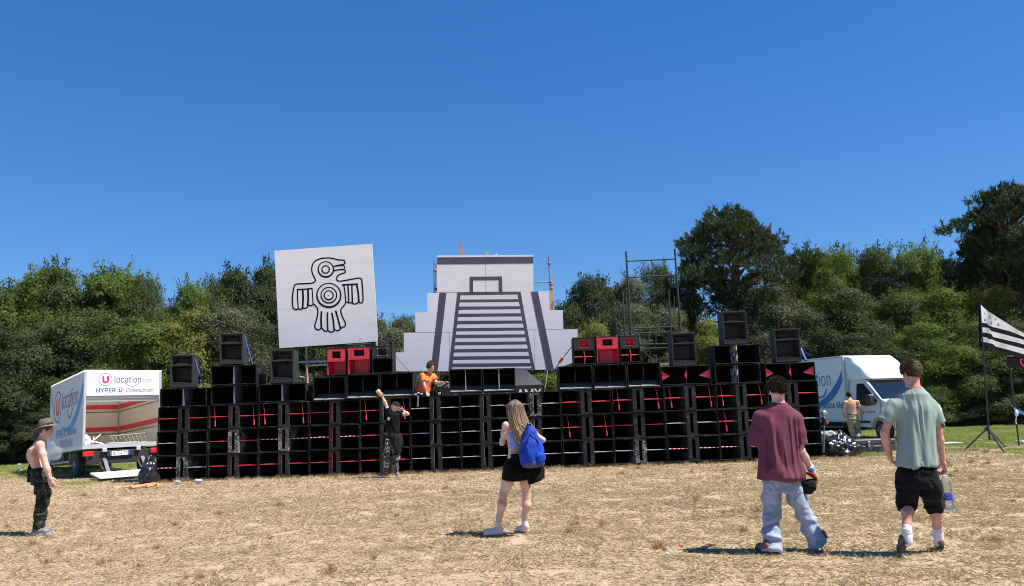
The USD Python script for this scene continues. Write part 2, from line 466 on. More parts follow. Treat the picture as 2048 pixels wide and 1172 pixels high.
def pine(seed, H=11.0):
    """Maritime pine: bare trunk, spreading pads of needle tufts that point upward."""
    r = np.random.default_rng(seed)
    tr = [tube(np.array([[0, 0, -0.2], [0.15, 0, 2.5], [0.05, 0.1, 5.0], [0.2, 0, 7.6], [0.15, 0, H * 0.92]]), [0.3, 0.25, 0.2, 0.14, 0.05], 9)]
    parts = []
    pads = []
    for k in range(46):
        t = k / 45
        z = H * (0.54 + 0.41 * t)
        reach = 2.7 * math.sin(math.pi * (0.22 + 0.74 * t)) ** 0.8 * r.uniform(0.35, 1.15)
        a = k * 2.399 + r.uniform(-.4, .4)
        pads.append((np.array([0.12 + reach * math.cos(a), reach * math.sin(a), z + r.uniform(-.2, .35)]), r.uniform(0.6, 1.1)))
    for c, rad in pads:
        tr.append(limb(np.array([0.12, 0.03, c[2] - 0.7 - 0.1 * rad]), c, 0.075, 0.02, r, 6, 0.1))
        m = int(85 * rad)
        d = rand_dirs(r, m); d[:, 2] = np.abs(d[:, 2]) * 0.75 - 0.12
        tips = c + d * rad * r.uniform(0.6, 1.1, (m, 1))
        for tip, dd in zip(tips, d):
            up = unit(dd * 0.7 + np.array([0, 0, 1.0]) + r.normal(0, .2, 3))
            q = 17
            e = unit(up * 1.1 + rand_dirs(r, q) * 0.75)
            base = tip + up * r.uniform(-0.16, 0.16, (q, 1))
            parts.append(blades(base, e, unit(np.cross(e, rand_dirs(r, q))), r.uniform(0.14, 0.26, q), r.uniform(0.03, 0.05, q)))
    return cat_(*tr), cat_(*parts)

_tree_proto, _mesh_cache = {}, {}
SHAPES = {'a': lambda: broadleaf(101, 18, 2100), 'b': lambda: broadleaf(102, 15, 2300), 'c': lambda: broadleaf(103, 20, 1800, 0.084),
          'd': lambda: broadleaf(104, 16, 2100, 0.088, low=-0.06), 'e': lambda: broadleaf(105, 19, 1800, 0.084, low=-0.06),
          'p': lambda: pine(106), 'q': lambda: pine(107)}
def tree(name, shape, tone, px, top, Y, wide, label, rz, group=None):
    """A tree whose top stands at the photograph's px, top, at distance Y, wide pixels across."""
    t = P(px, top, Y)
    loc = (t[0], Y, -0.03)
    if shape not in _mesh_cache:
        tr, cr = SHAPES[shape]()
        v = cr[0]
        q = np.percentile(np.abs(v[:, :2]), 97, axis=0).mean() * 2
        _mesh_cache[shape] = tr, cr, np.percentile(v[:, 2], 99.93), q
    H, Wd = _mesh_cache[shape][2:]
    s = FOCAL / Y
    sx, sz = wide / s / Wd * 1.12, (t[2] + 0.03) / H
    key = (shape, tone)
    if key not in _tree_proto:
        o = thing(name, label, 'tree', loc, rz, group, (sx, sx, sz))
        tr, cr = _mesh_cache[shape][:2]
        obj('trunk', tr, pine_bark if shape in 'pq' else bark, o, smooth=True, world=False)
        obj('crown', cr, LEAF[tone], o, world=False)
        _tree_proto[key] = o
        return o
    o = dup(_tree_proto[key], label, loc, rz, (sx, sx, sz), group)
    return o

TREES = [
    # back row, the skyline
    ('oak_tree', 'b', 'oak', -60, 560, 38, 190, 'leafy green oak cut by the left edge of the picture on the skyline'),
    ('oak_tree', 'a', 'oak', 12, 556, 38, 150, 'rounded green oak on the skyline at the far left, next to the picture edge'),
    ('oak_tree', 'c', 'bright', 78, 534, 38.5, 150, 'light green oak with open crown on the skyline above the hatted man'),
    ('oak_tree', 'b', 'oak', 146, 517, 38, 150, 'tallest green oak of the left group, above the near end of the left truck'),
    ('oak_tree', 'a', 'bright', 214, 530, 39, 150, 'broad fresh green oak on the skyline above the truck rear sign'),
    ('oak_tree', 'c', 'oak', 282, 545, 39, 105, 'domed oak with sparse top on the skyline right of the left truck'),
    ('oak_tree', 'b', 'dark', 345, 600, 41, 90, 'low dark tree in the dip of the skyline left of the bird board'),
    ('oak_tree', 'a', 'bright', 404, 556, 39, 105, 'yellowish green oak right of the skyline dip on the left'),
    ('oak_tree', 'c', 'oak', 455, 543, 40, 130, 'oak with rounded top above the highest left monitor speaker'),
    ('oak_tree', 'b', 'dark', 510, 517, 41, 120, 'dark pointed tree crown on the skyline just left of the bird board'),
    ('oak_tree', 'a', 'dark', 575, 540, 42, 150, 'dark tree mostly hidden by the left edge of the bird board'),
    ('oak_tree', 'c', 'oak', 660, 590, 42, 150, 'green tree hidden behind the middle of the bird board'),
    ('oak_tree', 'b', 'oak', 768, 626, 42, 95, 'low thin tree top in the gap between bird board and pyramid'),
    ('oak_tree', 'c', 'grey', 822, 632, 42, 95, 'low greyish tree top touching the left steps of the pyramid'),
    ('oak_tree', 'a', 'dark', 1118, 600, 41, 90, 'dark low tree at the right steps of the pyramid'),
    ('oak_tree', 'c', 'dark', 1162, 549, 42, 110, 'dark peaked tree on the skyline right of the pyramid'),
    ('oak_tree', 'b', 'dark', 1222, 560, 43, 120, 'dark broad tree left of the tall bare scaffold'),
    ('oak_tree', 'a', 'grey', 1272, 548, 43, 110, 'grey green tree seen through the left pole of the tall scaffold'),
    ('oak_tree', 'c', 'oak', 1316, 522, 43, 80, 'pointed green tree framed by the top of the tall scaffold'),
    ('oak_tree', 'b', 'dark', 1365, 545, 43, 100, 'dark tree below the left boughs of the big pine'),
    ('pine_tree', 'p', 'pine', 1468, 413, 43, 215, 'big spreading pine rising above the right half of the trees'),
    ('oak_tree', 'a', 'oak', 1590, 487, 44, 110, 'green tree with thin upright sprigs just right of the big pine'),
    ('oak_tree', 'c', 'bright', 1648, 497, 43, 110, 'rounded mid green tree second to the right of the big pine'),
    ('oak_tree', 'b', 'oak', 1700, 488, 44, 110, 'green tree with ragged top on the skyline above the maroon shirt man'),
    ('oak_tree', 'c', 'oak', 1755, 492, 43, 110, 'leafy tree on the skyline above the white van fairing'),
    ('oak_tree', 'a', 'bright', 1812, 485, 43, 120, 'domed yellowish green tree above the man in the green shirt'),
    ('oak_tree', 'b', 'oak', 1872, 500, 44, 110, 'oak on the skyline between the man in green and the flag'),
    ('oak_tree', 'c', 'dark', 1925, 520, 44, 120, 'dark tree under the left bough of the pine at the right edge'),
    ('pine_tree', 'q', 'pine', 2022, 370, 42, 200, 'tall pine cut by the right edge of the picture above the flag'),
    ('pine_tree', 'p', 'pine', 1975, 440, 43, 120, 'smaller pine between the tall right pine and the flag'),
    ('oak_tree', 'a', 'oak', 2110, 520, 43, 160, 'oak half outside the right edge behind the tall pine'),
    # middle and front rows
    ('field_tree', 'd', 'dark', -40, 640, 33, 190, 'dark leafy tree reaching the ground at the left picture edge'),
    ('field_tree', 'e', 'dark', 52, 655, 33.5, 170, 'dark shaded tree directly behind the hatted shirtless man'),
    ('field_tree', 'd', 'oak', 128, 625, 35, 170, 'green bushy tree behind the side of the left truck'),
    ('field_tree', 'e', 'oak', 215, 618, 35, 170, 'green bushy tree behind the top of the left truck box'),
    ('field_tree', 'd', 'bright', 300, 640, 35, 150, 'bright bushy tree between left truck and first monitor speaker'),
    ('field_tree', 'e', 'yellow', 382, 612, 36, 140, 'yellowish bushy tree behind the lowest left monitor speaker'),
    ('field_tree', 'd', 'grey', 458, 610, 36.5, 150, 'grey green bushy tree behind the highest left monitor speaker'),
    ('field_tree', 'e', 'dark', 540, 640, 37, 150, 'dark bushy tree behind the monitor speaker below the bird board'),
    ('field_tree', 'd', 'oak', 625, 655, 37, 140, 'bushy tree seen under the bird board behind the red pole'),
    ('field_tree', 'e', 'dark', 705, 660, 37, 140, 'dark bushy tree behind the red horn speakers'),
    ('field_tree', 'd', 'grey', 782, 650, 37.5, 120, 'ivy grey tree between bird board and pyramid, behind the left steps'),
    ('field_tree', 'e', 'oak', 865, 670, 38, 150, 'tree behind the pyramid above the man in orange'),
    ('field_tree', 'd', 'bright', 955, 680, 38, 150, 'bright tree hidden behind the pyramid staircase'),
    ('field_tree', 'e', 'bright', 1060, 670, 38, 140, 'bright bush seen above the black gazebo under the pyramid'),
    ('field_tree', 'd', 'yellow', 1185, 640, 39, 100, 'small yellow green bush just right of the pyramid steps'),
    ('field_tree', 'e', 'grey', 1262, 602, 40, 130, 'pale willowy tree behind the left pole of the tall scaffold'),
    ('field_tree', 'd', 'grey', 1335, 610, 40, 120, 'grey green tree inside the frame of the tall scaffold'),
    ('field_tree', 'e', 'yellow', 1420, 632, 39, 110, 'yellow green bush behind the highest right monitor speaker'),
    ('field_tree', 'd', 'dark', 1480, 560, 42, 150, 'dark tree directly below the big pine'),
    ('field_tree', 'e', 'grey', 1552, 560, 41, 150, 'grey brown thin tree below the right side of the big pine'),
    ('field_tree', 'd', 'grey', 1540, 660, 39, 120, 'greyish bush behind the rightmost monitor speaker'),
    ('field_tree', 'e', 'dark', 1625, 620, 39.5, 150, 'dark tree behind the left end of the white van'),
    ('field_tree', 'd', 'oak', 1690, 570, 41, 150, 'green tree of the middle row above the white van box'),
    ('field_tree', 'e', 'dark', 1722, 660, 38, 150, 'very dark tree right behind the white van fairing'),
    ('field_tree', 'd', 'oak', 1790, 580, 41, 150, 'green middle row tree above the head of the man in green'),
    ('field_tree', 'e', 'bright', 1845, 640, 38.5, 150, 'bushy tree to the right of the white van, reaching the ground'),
    ('field_tree', 'd', 'bright', 1885, 570, 41, 140, 'lighter middle row tree left of the flag top'),
    ('field_tree', 'e', 'oak', 1938, 640, 38, 140, 'bushy tree directly behind the flag pole tripod'),
    ('field_tree', 'd', 'yellow', 1985, 565, 41, 140, 'yellowish middle row tree behind the top of the flag'),
    ('field_tree', 'e', 'oak', 2035, 640, 38, 150, 'bushy tree behind the black banner at the right edge'),
    ('field_tree', 'd', 'oak', 2120, 600, 39, 180, 'bushy tree cut by the right edge of the picture'),
]
_tr = np.random.default_rng(21)
for (nm, sh, tone, px, top, Y, wide, lab) in TREES:
    tree(nm, sh, tone, px, top, Y, wide, lab, _tr.uniform(0, 6.28), 'trees around the field')
# undergrowth at the foot of the trees
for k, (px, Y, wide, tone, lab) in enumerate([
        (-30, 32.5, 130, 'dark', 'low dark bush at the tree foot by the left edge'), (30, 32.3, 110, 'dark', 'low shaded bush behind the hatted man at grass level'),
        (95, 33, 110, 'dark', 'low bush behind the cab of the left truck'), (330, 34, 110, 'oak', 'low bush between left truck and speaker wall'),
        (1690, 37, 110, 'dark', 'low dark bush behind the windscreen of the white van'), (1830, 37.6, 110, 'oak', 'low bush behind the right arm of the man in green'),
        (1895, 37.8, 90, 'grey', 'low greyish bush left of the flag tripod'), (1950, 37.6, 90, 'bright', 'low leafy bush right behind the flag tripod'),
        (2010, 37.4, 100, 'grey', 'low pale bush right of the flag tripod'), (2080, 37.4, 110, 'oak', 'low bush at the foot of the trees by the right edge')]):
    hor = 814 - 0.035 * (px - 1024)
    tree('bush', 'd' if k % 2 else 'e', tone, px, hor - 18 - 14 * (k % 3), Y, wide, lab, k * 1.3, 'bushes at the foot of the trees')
# ------------------------------------------------------------------ the wall of bass bins
WALL = 20.6
def speck(name, base, chip, scale, lo, hi):
    return usdkit.material(stage, '/World/Looks/' + name, {
        'g': ('geometry', {}), 'n': ('noise_texture', {'scale': scale, 'detail': 6.0, 'roughness': 0.75}), 'n2': ('noise_texture', {'scale': 3.0, 'detail': 2.0}),
        'ad': ('math', {'math_type': 'multiply_add', 'value2': 0.35}), 'r': ('rgb_ramp', {'ramp': [(lo, base), (hi, chip)]}),
        'b': ('bump', {'strength': 0.4, 'distance': 0.004}), 'p': ('principled_bsdf', {'roughness': 0.7, 'specular_ior_level': 0.15})},
        [('g.position', 'n.vector'), ('g.position', 'n2.vector'), ('n2.fac', 'ad.value1'), ('n.fac', 'ad.value3'), ('ad.value', 'r.fac'), ('n.fac', 'b.height'), ('b.normal', 'p.normal'), ('r.color', 'p.base_color')], surface='p.BSDF')
shell_mat = speck('black_plywood_paint', (0.007, 0.007, 0.0072), (0.09, 0.086, 0.082), 14, 0.70, 0.90)
post_mat = speck('scuffed_black_paint', (0.017, 0.0165, 0.0165), (0.10, 0.096, 0.092), 18, 0.70, 0.90)
chip_mat = speck('chipped_black_paint', (0.014, 0.014, 0.014), (0.34, 0.32, 0.30), 30, 0.68, 0.74)
dark_mat = mat('matt_black_inside', (0.003, 0.003, 0.003), 0.85, spec=0.15)
lip_mat = speck('dusty_grey_board', (0.12, 0.112, 0.10), (0.22, 0.205, 0.185), 6, 0.5, 0.8)
red_mat = mat('red_gloss', (0.50, 0.012, 0.03), 0.45, (0.58, 0.03, 0.05), 12)
grey_bar = mat('grey_bar', (0.22, 0.22, 0.22), 0.45, (0.36, 0.36, 0.36), 9)
black_bar = mat('black_bar', (0.02, 0.02, 0.02), 0.5)
white_edge = mat('whitish_edge', (0.42, 0.41, 0.40), 0.6, (0.2, 0.2, 0.2), 20)
_rw = {'g': ('geometry', {}), 's': ('separate_xyz', {}), 'm': ('math', {'math_type': 'multiply', 'value2': 9.0}), 'fr': ('math', {'math_type': 'fraction'}),
       'gt': ('math', {'math_type': 'greater_than', 'value2': 0.62}), 'mx': ('mix', {'color1': (0.5, 0.015, 0.03), 'color2': (0.6, 0.58, 0.56)}), 'p': ('principled_bsdf', {'roughness': 0.5})}
dash_mat = usdkit.material(stage, '/World/Looks/red_white_tape', _rw, [('g.position', 's.vector'), ('s.x', 'm.value1'), ('m.value', 'fr.value1'), ('fr.value', 'gt.value1'), ('gt.value', 'mx.fac'), ('mx.color', 'p.base_color')], surface='p.BSDF')
strap_mat = mat('red_strap', (0.36, 0.012, 0.03), 0.7)
handle_mat = mat('red_handle', (0.62, 0.03, 0.06), 0.4)
BW, BH, BD = 1.30, 0.63, 0.95          # one bin: width, height, depth
BARS = {'red': red_mat, 'grey': grey_bar, 'black': black_bar, 'dash': dash_mat}
bin_proto = {}

def make_bin(t, bars, post, edge, straps):
    w, h, d, k = BW / 2, BH, BD, 0.020
    obj('top_panel', box(-w, w, 0, d, h - k, h, 0.003), shell_mat, t, world=False)
    obj('bottom_panel', box(-w, w, 0, d, 0, k, 0.003), shell_mat, t, world=False)
    for s in (-1, 1):
        a, b = sorted((s * w, s * (w - k)))
        obj('side_panel', box(a, b, 0.001, d, k + .001, h - k - .001, 0.003), shell_mat, t, world=False)
    obj('back_panel', box(-w + k, w - k, d - 0.02, d - 0.001, k + .001, h - k - .001), shell_mat, t, world=False)
    # inner baffles that close the horn mouths off
    for a, b in ((-w + k + .002, -0.19), (0.19, w - k - .002)):
        obj('baffle', box(a, b, 0.56, 0.58, k + .001, h - k - .001), dark_mat, t, world=False)
    # centre post: two cheeks that spread to the back, a slot between them, and short bridges above and below
    for s in (-1, 1):
        q = np.array([[0.042, 0.004], [0.138, 0.004], [0.225, 0.54], [0.050, 0.54]])
        pts = [[s * x, y, z] for x, y in q for z in (k + .001, h - k - .001)]
        obj('post_cheek', hull(pts), post, t, world=False)
    for z0, z1 in ((k + .001, k + 0.05), (h - k - 0.05, h - k - .001)):
        obj('post_bridge', box(-0.0415, 0.0415, 0.006, 0.3, z0, z1), post, t, world=False)
    if edge is not None:
        obj('slot_edge', box(-0.0495, -0.0425, 0.001, 0.0035, k + 0.06, h - k - 0.06), edge, t, world=False)
    for s, m in ((-1, bars[0]), (1, bars[1])):
        a, b = sorted((s * (w - k - .001), s * 0.142))
        obj('cross_bar', tube([[a, 0.05, h * 0.515], [b, 0.05, h * 0.515]], 0.0125, 8), BARS[m], t, smooth=40, world=False)
    for x in straps:
        p = np.array([[x - 0.03, 0.03, h - k], [x - 0.005, 0.02, h * 0.66], [x + 0.01, 0.018, h * 0.34]])
        st = obj('strap', tube(p, 0.0065, 6), strap_mat, t, smooth=True, world=False)
        obj('strap_handle', tube([[x + 0.01, 0.017, h * 0.35], [x + 0.012, 0.017, h * 0.30], [x + 0.018, 0.017, h * 0.12]], [0.010, 0.018, 0.017], 8), handle_mat, st, smooth=40, world=False)

SEAM = [312.5, 415, 515.5, 617, 719, 820.5, 921.5, 1022, 1124, 1227, 1333, 1438, 1540, 1643]
COLX = [P(x, 870 - 0.03 * (x - 1024), WALL)[0] for x in SEAM]
_L, _Rr = (-0.43,), (0.47,)
# per column (left to right), rows from the top: (left bar, right bar), post, slot edge, straps
W3 = {
 0: [(('red', 'red'), post_mat, None, ()), (('grey', 'grey'), post_mat, None, ()), (('dash', 'grey'), chip_mat, red_mat, ())],
 1: [(('red', 'red'), post_mat, red_mat, (-.5, .52)), (('red', 'red'), chip_mat, red_mat, ()), (('red', 'red'), post_mat, red_mat, ())],
 2: [(('red', 'red'), post_mat, red_mat, (-.5, .5)), (('dash', 'dash'), chip_mat, red_mat, ()), (('red', 'red'), post_mat, red_mat, ())],
 3: [(('red', 'red'), post_mat, red_mat, ()), (('dash', 'dash'), post_mat, red_mat, ()), (('red', 'red'), post_mat, red_mat, ())],
 4: [(('red', 'red'), post_mat, white_edge, (-.5, .5)), (('red', 'red'), post_mat, None, ()), (('red', 'red'), post_mat, None, ())],
 5: [(('grey', 'grey'), post_mat, white_edge, ()), (('grey', 'grey'), post_mat, white_edge, ()), (('grey', 'grey'), post_mat, white_edge, ())],
 6: [(('grey', 'grey'), post_mat, white_edge, ()), (('grey', 'grey'), post_mat, white_edge, ()), (('grey', 'grey'), post_mat, white_edge, ())],
 7: [(('grey', 'grey'), chip_mat, white_edge, ()), (('grey', 'grey'), post_mat, white_edge, ()), (('grey', 'grey'), post_mat, white_edge, ())],
 8: [(('red', 'red'), post_mat, None, ()), (('red', 'red'), post_mat, None, (-.48, .47)), (('grey', 'grey'), post_mat, None, ())],
 9: [(('red', 'red'), post_mat, None, (-.5, .48)), (('red', 'red'), post_mat, None, ()), (('grey', 'grey'), chip_mat, None, ())],
 10: [(('red', 'red'), post_mat, None, (-.5, .5)), (('grey', 'grey'), post_mat, None, ()), (('dash', 'dash'), post_mat, None, ())],
 11: [(('red', 'red'), post_mat, None, (-.5, .5)), (('red', 'red'), post_mat, None, (-.46,)), (('dash', 'dash'), post_mat, None, ())],
 12: [(('red', 'red'), post_mat, None, ()), (('grey', 'grey'), post_mat, None, ()), (('grey', 'grey'), post_mat, None, ())]}
ROWN = ['top', 'middle', 'bottom']
NTH = ['first', 'second', 'third', 'fourth', 'fifth', 'sixth', 'seventh', 'eighth', 'ninth', 'tenth', 'eleventh', 'twelfth', 'thirteenth']
NEAR = ['at the end by the left truck', 'second from the left truck', 'third from the left truck', 'below the red horn speakers', 'right by the dancing man',
        'below the man in orange', 'left of the girl with backpack', 'behind the girl with backpack', 'below the cabinet touching the pyramid', 'below the right red horn speaker',
        'below the left red triangle bin', 'left of the man in maroon', 'at the end by the white van']
_wr = np.random.default_rng(5)
TOPZ = {}
for c in range(13):
    x0, x1 = COLX[c], COLX[c + 1]
    frac = c / 12
    hh = 0.618 + 0.024 * frac
    for r in range(3):
        (bars, post, edge, straps) = W3[c][r]
        z = (2 - r) * hh + 0.005 + 0.035 * frac
        zh = hh - 0.004
        key = (bars, id(post), id(edge), straps)
        what = {'red': 'red', 'grey': 'grey', 'dash': 'red and white'}[bars[0]]
        lab = f'bass bin, {what} bars' + (' and straps' if straps else ', chipped' if post is chip_mat else '') + f', {ROWN[r]} row, {NEAR[c]}'
        loc = ((x0 + x1) / 2 + _wr.uniform(-.008, .008), WALL + _wr.uniform(0, 0.035), z)
        sc = ((x1 - x0 - 0.012) / BW, 1, zh / BH)
        rz = _wr.uniform(-0.006, 0.006)
        if key not in bin_proto:
            t = thing('bass_bin', lab, 'speaker', loc, rz, 'bass bins of the speaker wall', sc)
            make_bin(t, bars, post, edge, straps)
            bin_proto[key] = t
        else:
            dup(bin_proto[key], lab, loc, rz, sc)
    TOPZ[c] = 3 * hh + 0.005 + 0.035 * frac

# ------------------------------------------------------------------ boxes on top of the wall
def pbox(x0, y0, x1, y1, Y):
    """World rectangle (x0, x1, z0, z1) of a picture rectangle on the upright plane at Y."""
    a, b = P((x0 + x1) / 2, y0, Y), P((x0 + x1) / 2, y1, Y)
    l, r_ = P(x0, (y0 + y1) / 2, Y), P(x1, (y0 + y1) / 2, Y)
    return l[0], r_[0], b[2], a[2]

def quad_strip(q0, q1):
    """Four flaring walls from rectangle q0 (x0,x1,z0,z1,y) to q1, and q1's back plate."""
    def c(q):
        x0, x1, z0, z1, y = q
        return [[x0, y, z0], [x1, y, z0], [x1, y, z1], [x0, y, z1]]
    v = np.array(c(q0) + c(q1), float)
    f = []
    for i in range(4):
        j = (i + 1) % 4
        f += [[i, j, 4 + j], [i, 4 + j, 4 + i]]
    f += [[4, 5, 6], [4, 6, 7]]
    return v, np.array(f)

def shell(t, w, h, d, k, m):
    obj('top_panel', box(-w, w, 0, d, h - k, h, 0.004), m, t, world=False)
    obj('bottom_panel', box(-w, w, 0, d, 0, k, 0.004), m, t, world=False)
    for s in (-1, 1):
        a, b = sorted((s * w, s * (w - k)))
        obj('side_panel', box(a, b, 0.001, d, k + .001, h - k - .001, 0.004), m, t, world=False)
    obj('back_panel', box(-w + k, w - k, d - .02, d - .001, k + .001, h - k - .001), m, t, world=False)

vane_purple = mat('purple_grey_vane', (0.09, 0.06, 0.11), 0.6, (0.16, 0.13, 0.18), 8)
vane_grey = mat('grey_vane', (0.15, 0.15, 0.15), 0.6, (0.25, 0.24, 0.24), 8)
vane_white = mat('white_patchy_vane', (0.02, 0.02, 0.02), 0.6, (0.55, 0.55, 0.53), 7, lo=0.49, hi=0.51)

def two_cell(px, label, vane, Y=WALL, d=0.85, triangles=False):
    x0, x1, z0, z1 = pbox(*px, Y)
    t = thing('top_bin', label, 'speaker', ((x0 + x1) / 2, Y + _wr.uniform(0, .04), z0), _wr.uniform(-.01, .01), 'black bins on top of the wall')
    w, h, k = (x1 - x0) / 2, z1 - z0 - .003, 0.02
    shell(t, w, h, d, k, shell_mat)
    obj('baffle', box(-w + k + .001, w - k - .001, 0.58, 0.6, k + .001, h - k - .001), dark_mat, t, world=False)
    obj('centre_vane', hull([[x, y, z] for (x, y) in ((-0.012, 0.003), (0.012, 0.003), (0.034, 0.57), (-0.034, 0.57)) for z in (k + .001, h - k - .001)]), vane, t, world=False)
    if triangles:
        for a, b in ((-w + k + .002, -w + 0.22), (w - k - .002, w - 0.31)):
            g = Polygon([(a, h * 0.27), (a, h * 0.77), (b, h * 0.48)])
            v, f = extrude(g, 0.01)
            v = np.stack([v[:, 0], 0.05 - v[:, 2], v[:, 1]], 1)
            obj('red_triangle', (v, f), red_mat, t, world=False)
        v, f = extrude(Polygon([(0.013, h * 0.27), (0.013, h * 0.77), (-0.045, h * 0.5)]), 0.008)
        obj('red_triangle', (np.stack([v[:, 0], 0.0 - v[:, 2], v[:, 1]], 1), f), red_mat, t, world=False)
    return t

two_cell((319, 776, 412, 813), 'black two-cell bin with purple vane on the leftmost stack of the wall', vane_purple)
two_cell((421, 770, 513, 808), 'lower of the two black purple-vaned bins under the highest left monitor', vane_purple)
two_cell((421, 730, 512, 769), 'upper of the two black purple-vaned bins under the highest left monitor', vane_purple)
two_cell((516, 767, 611, 803), 'black two-cell bin with purple vane just left of the red scaffold pole', vane_purple)
two_cell((1323, 731, 1423, 769), 'black bin with red corner triangles under the monitor by the tall scaffold', shell_mat, triangles=True)
two_cell((1431, 728, 1522, 766), 'lower black bin with patchy white vane under the highest right monitor', vane_white)
two_cell((1428, 689, 1520, 727), 'upper black bin with patchy white vane under the highest right monitor', vane_white)
two_cell((1531, 725, 1631, 763), 'black bin with red corner triangles at the right end of the wall', shell_mat, triangles=True)

def scoop(px, label, divider, Y=WALL, d=0.9):
    x0, x1, z0, z1 = pbox(*px, Y)
    t = thing('scoop_bin', label, 'speaker', ((x0 + x1) / 2, Y + _wr.uniform(0, .05), z0), _wr.uniform(-.012, .012), 'black bins on top of the wall')
    w, h, k = (x1 - x0) / 2 - .004, z1 - z0 - .003, 0.022
    shell(t, w, h, d, k, shell_mat)
    obj('baffle', box(-w + k + .001, w - k - .001, 0.62, 0.64, k + .001, h - k - .001), dark_mat, t, world=False)
    obj('sloping_lip', hull([[x, y, z] for x in (-w + k + .001, w - k - .001) for y, z in ((0.003, k + .001), (0.003, k + .012), (0.5, k + .001), (0.5, k + 0.17))]), lip_mat, t, world=False)
    obj('divider', box(-0.008, 0.008, 0.02, 0.6, k + .17, h - k - .001) if divider is shell_mat else box(-0.010, 0.010, 0.02, 0.05, k + .02, h - k - .001), divider, t, world=False)
    return t
scoop((625, 753, 691, 801), 'left black bin with sloping grey lip below the red horn speakers', shell_mat)
scoop((692, 748, 758, 797), 'middle black bin with sloping grey lip below the red horn speakers', shell_mat)
scoop((759, 745, 826, 793), 'right black bin with sloping grey lip, left of the man in orange', shell_mat)
scoop((898, 738, 964, 785), 'black bin with pale divider right of the man in orange', grey_bar)
scoop((965, 736, 1031, 783), 'black bin with pale divider left of the black gazebo', grey_bar)
scoop((1117, 731, 1186, 779), 'left black bin with grey lip right of the black gazebo', shell_mat)
scoop((1187, 728, 1254, 777), 'middle black bin with grey lip under the right red horn speaker', shell_mat)
scoop((1255, 725, 1322, 774), 'right black bin with grey lip next to a red triangle bin', shell_mat)

pa_mat = mat('dark_textured_cabinet', (0.018, 0.0185, 0.019), 0.7, (0.028, 0.029, 0.030), 9, 0.3, 90, spec=.25)
pa_dark = mat('dark_horn', (0.004, 0.004, 0.005), 0.6)
pa_lip = mat('grey_horn_lip', (0.06, 0.06, 0.06), 0.6)
def monitor(px, label, Y=WALL + 0.12, rz=0.0, d=0.62):
    x0, x1, z0, z1 = pbox(*px, Y)
    t = thing('monitor_speaker', label, 'speaker', ((x0 + x1) / 2, Y, z0), rz, 'full range speakers on top of the stacks')
    w, h, k = (x1 - x0) / 2, z1 - z0 - .003, 0.035
    shell(t, w, h, d, k, pa_mat)
    a = w - k - .001
    zs, zl = h * 0.655, h * 0.155
    # upper horn: flares to a dark throat
    obj('horn_flare', quad_strip((-a, a, zs + .03, h - k - .001, 0.012), (-a * 0.58, a * 0.55, zs + 0.07, h - k - 0.06, 0.25)), pa_mat, t, world=False)
    obj('horn_throat', box(-a * .575, a * .545, 0.235, 0.246, zs + .072, h - k - .062), pa_dark, t, world=False)
    obj('horn_sill', box(-a * 0.6, a * 0.58, 0.05, 0.09, zs + .045, zs + 0.06, .003), pa_lip, t, world=False)
    obj('crossbar', box(-a, a, 0.004, 0.05, zs, zs + .029, .004), pa_mat, t, world=False)
    obj('bass_flare', quad_strip((-a, a, zl, zs - .001, 0.012), (-a * 0.82, a * 0.8, zl + 0.05, zs - 0.03, 0.35)), pa_mat, t, world=False)
    obj('bass_throat', box(-a * .815, a * .795, 0.335, 0.346, zl + .052, zs - .032), pa_dark, t, world=False)
    obj('lower_lip', hull([[x, y, z] for x in (-a, a) for y, z in ((0.004, k + .001), (0.004, zl - .02), (0.1, k + .001), (0.1, zl - .001))]), pa_mat, t, world=False)
    obj('driver_dome', trimesh.creation.icosphere(2, 0.07).apply_scale([1.3, 0.6, 0.55]).apply_translation([0, 0.22, zs - 0.06]), pa_dark, t, smooth=True, world=False)
    for s in (-1, 1):
        obj('side_handle', box(s * (w + .001) - .001, s * (w + .001) + .001, 0.26, 0.38, h * .45, h * .53), pa_dark, t, world=False)
    return t
MON = [((341, 709, 385, 775), 'dark monitor speaker with blue strap on the leftmost stack', 0.16),
       ((440, 666, 485, 728.5), 'highest dark monitor speaker of the left half, on two purple-vaned bins', 0.16),
       ((541, 699, 587, 766), 'dark monitor speaker below the lower left corner of the bird board', 0.06),
       ((1344, 665, 1392, 731), 'dark monitor speaker under the right pole of the tall scaffold', -0.04),
       ((1446, 622, 1494, 688), 'highest dark monitor speaker of the right half, on two white-vaned bins', -0.05),
       ((1550, 657, 1600, 724), 'dark monitor speaker on the last stack before the white van', -0.13)]
mons = [monitor(p, l, rz=r) for p, l, r in MON]

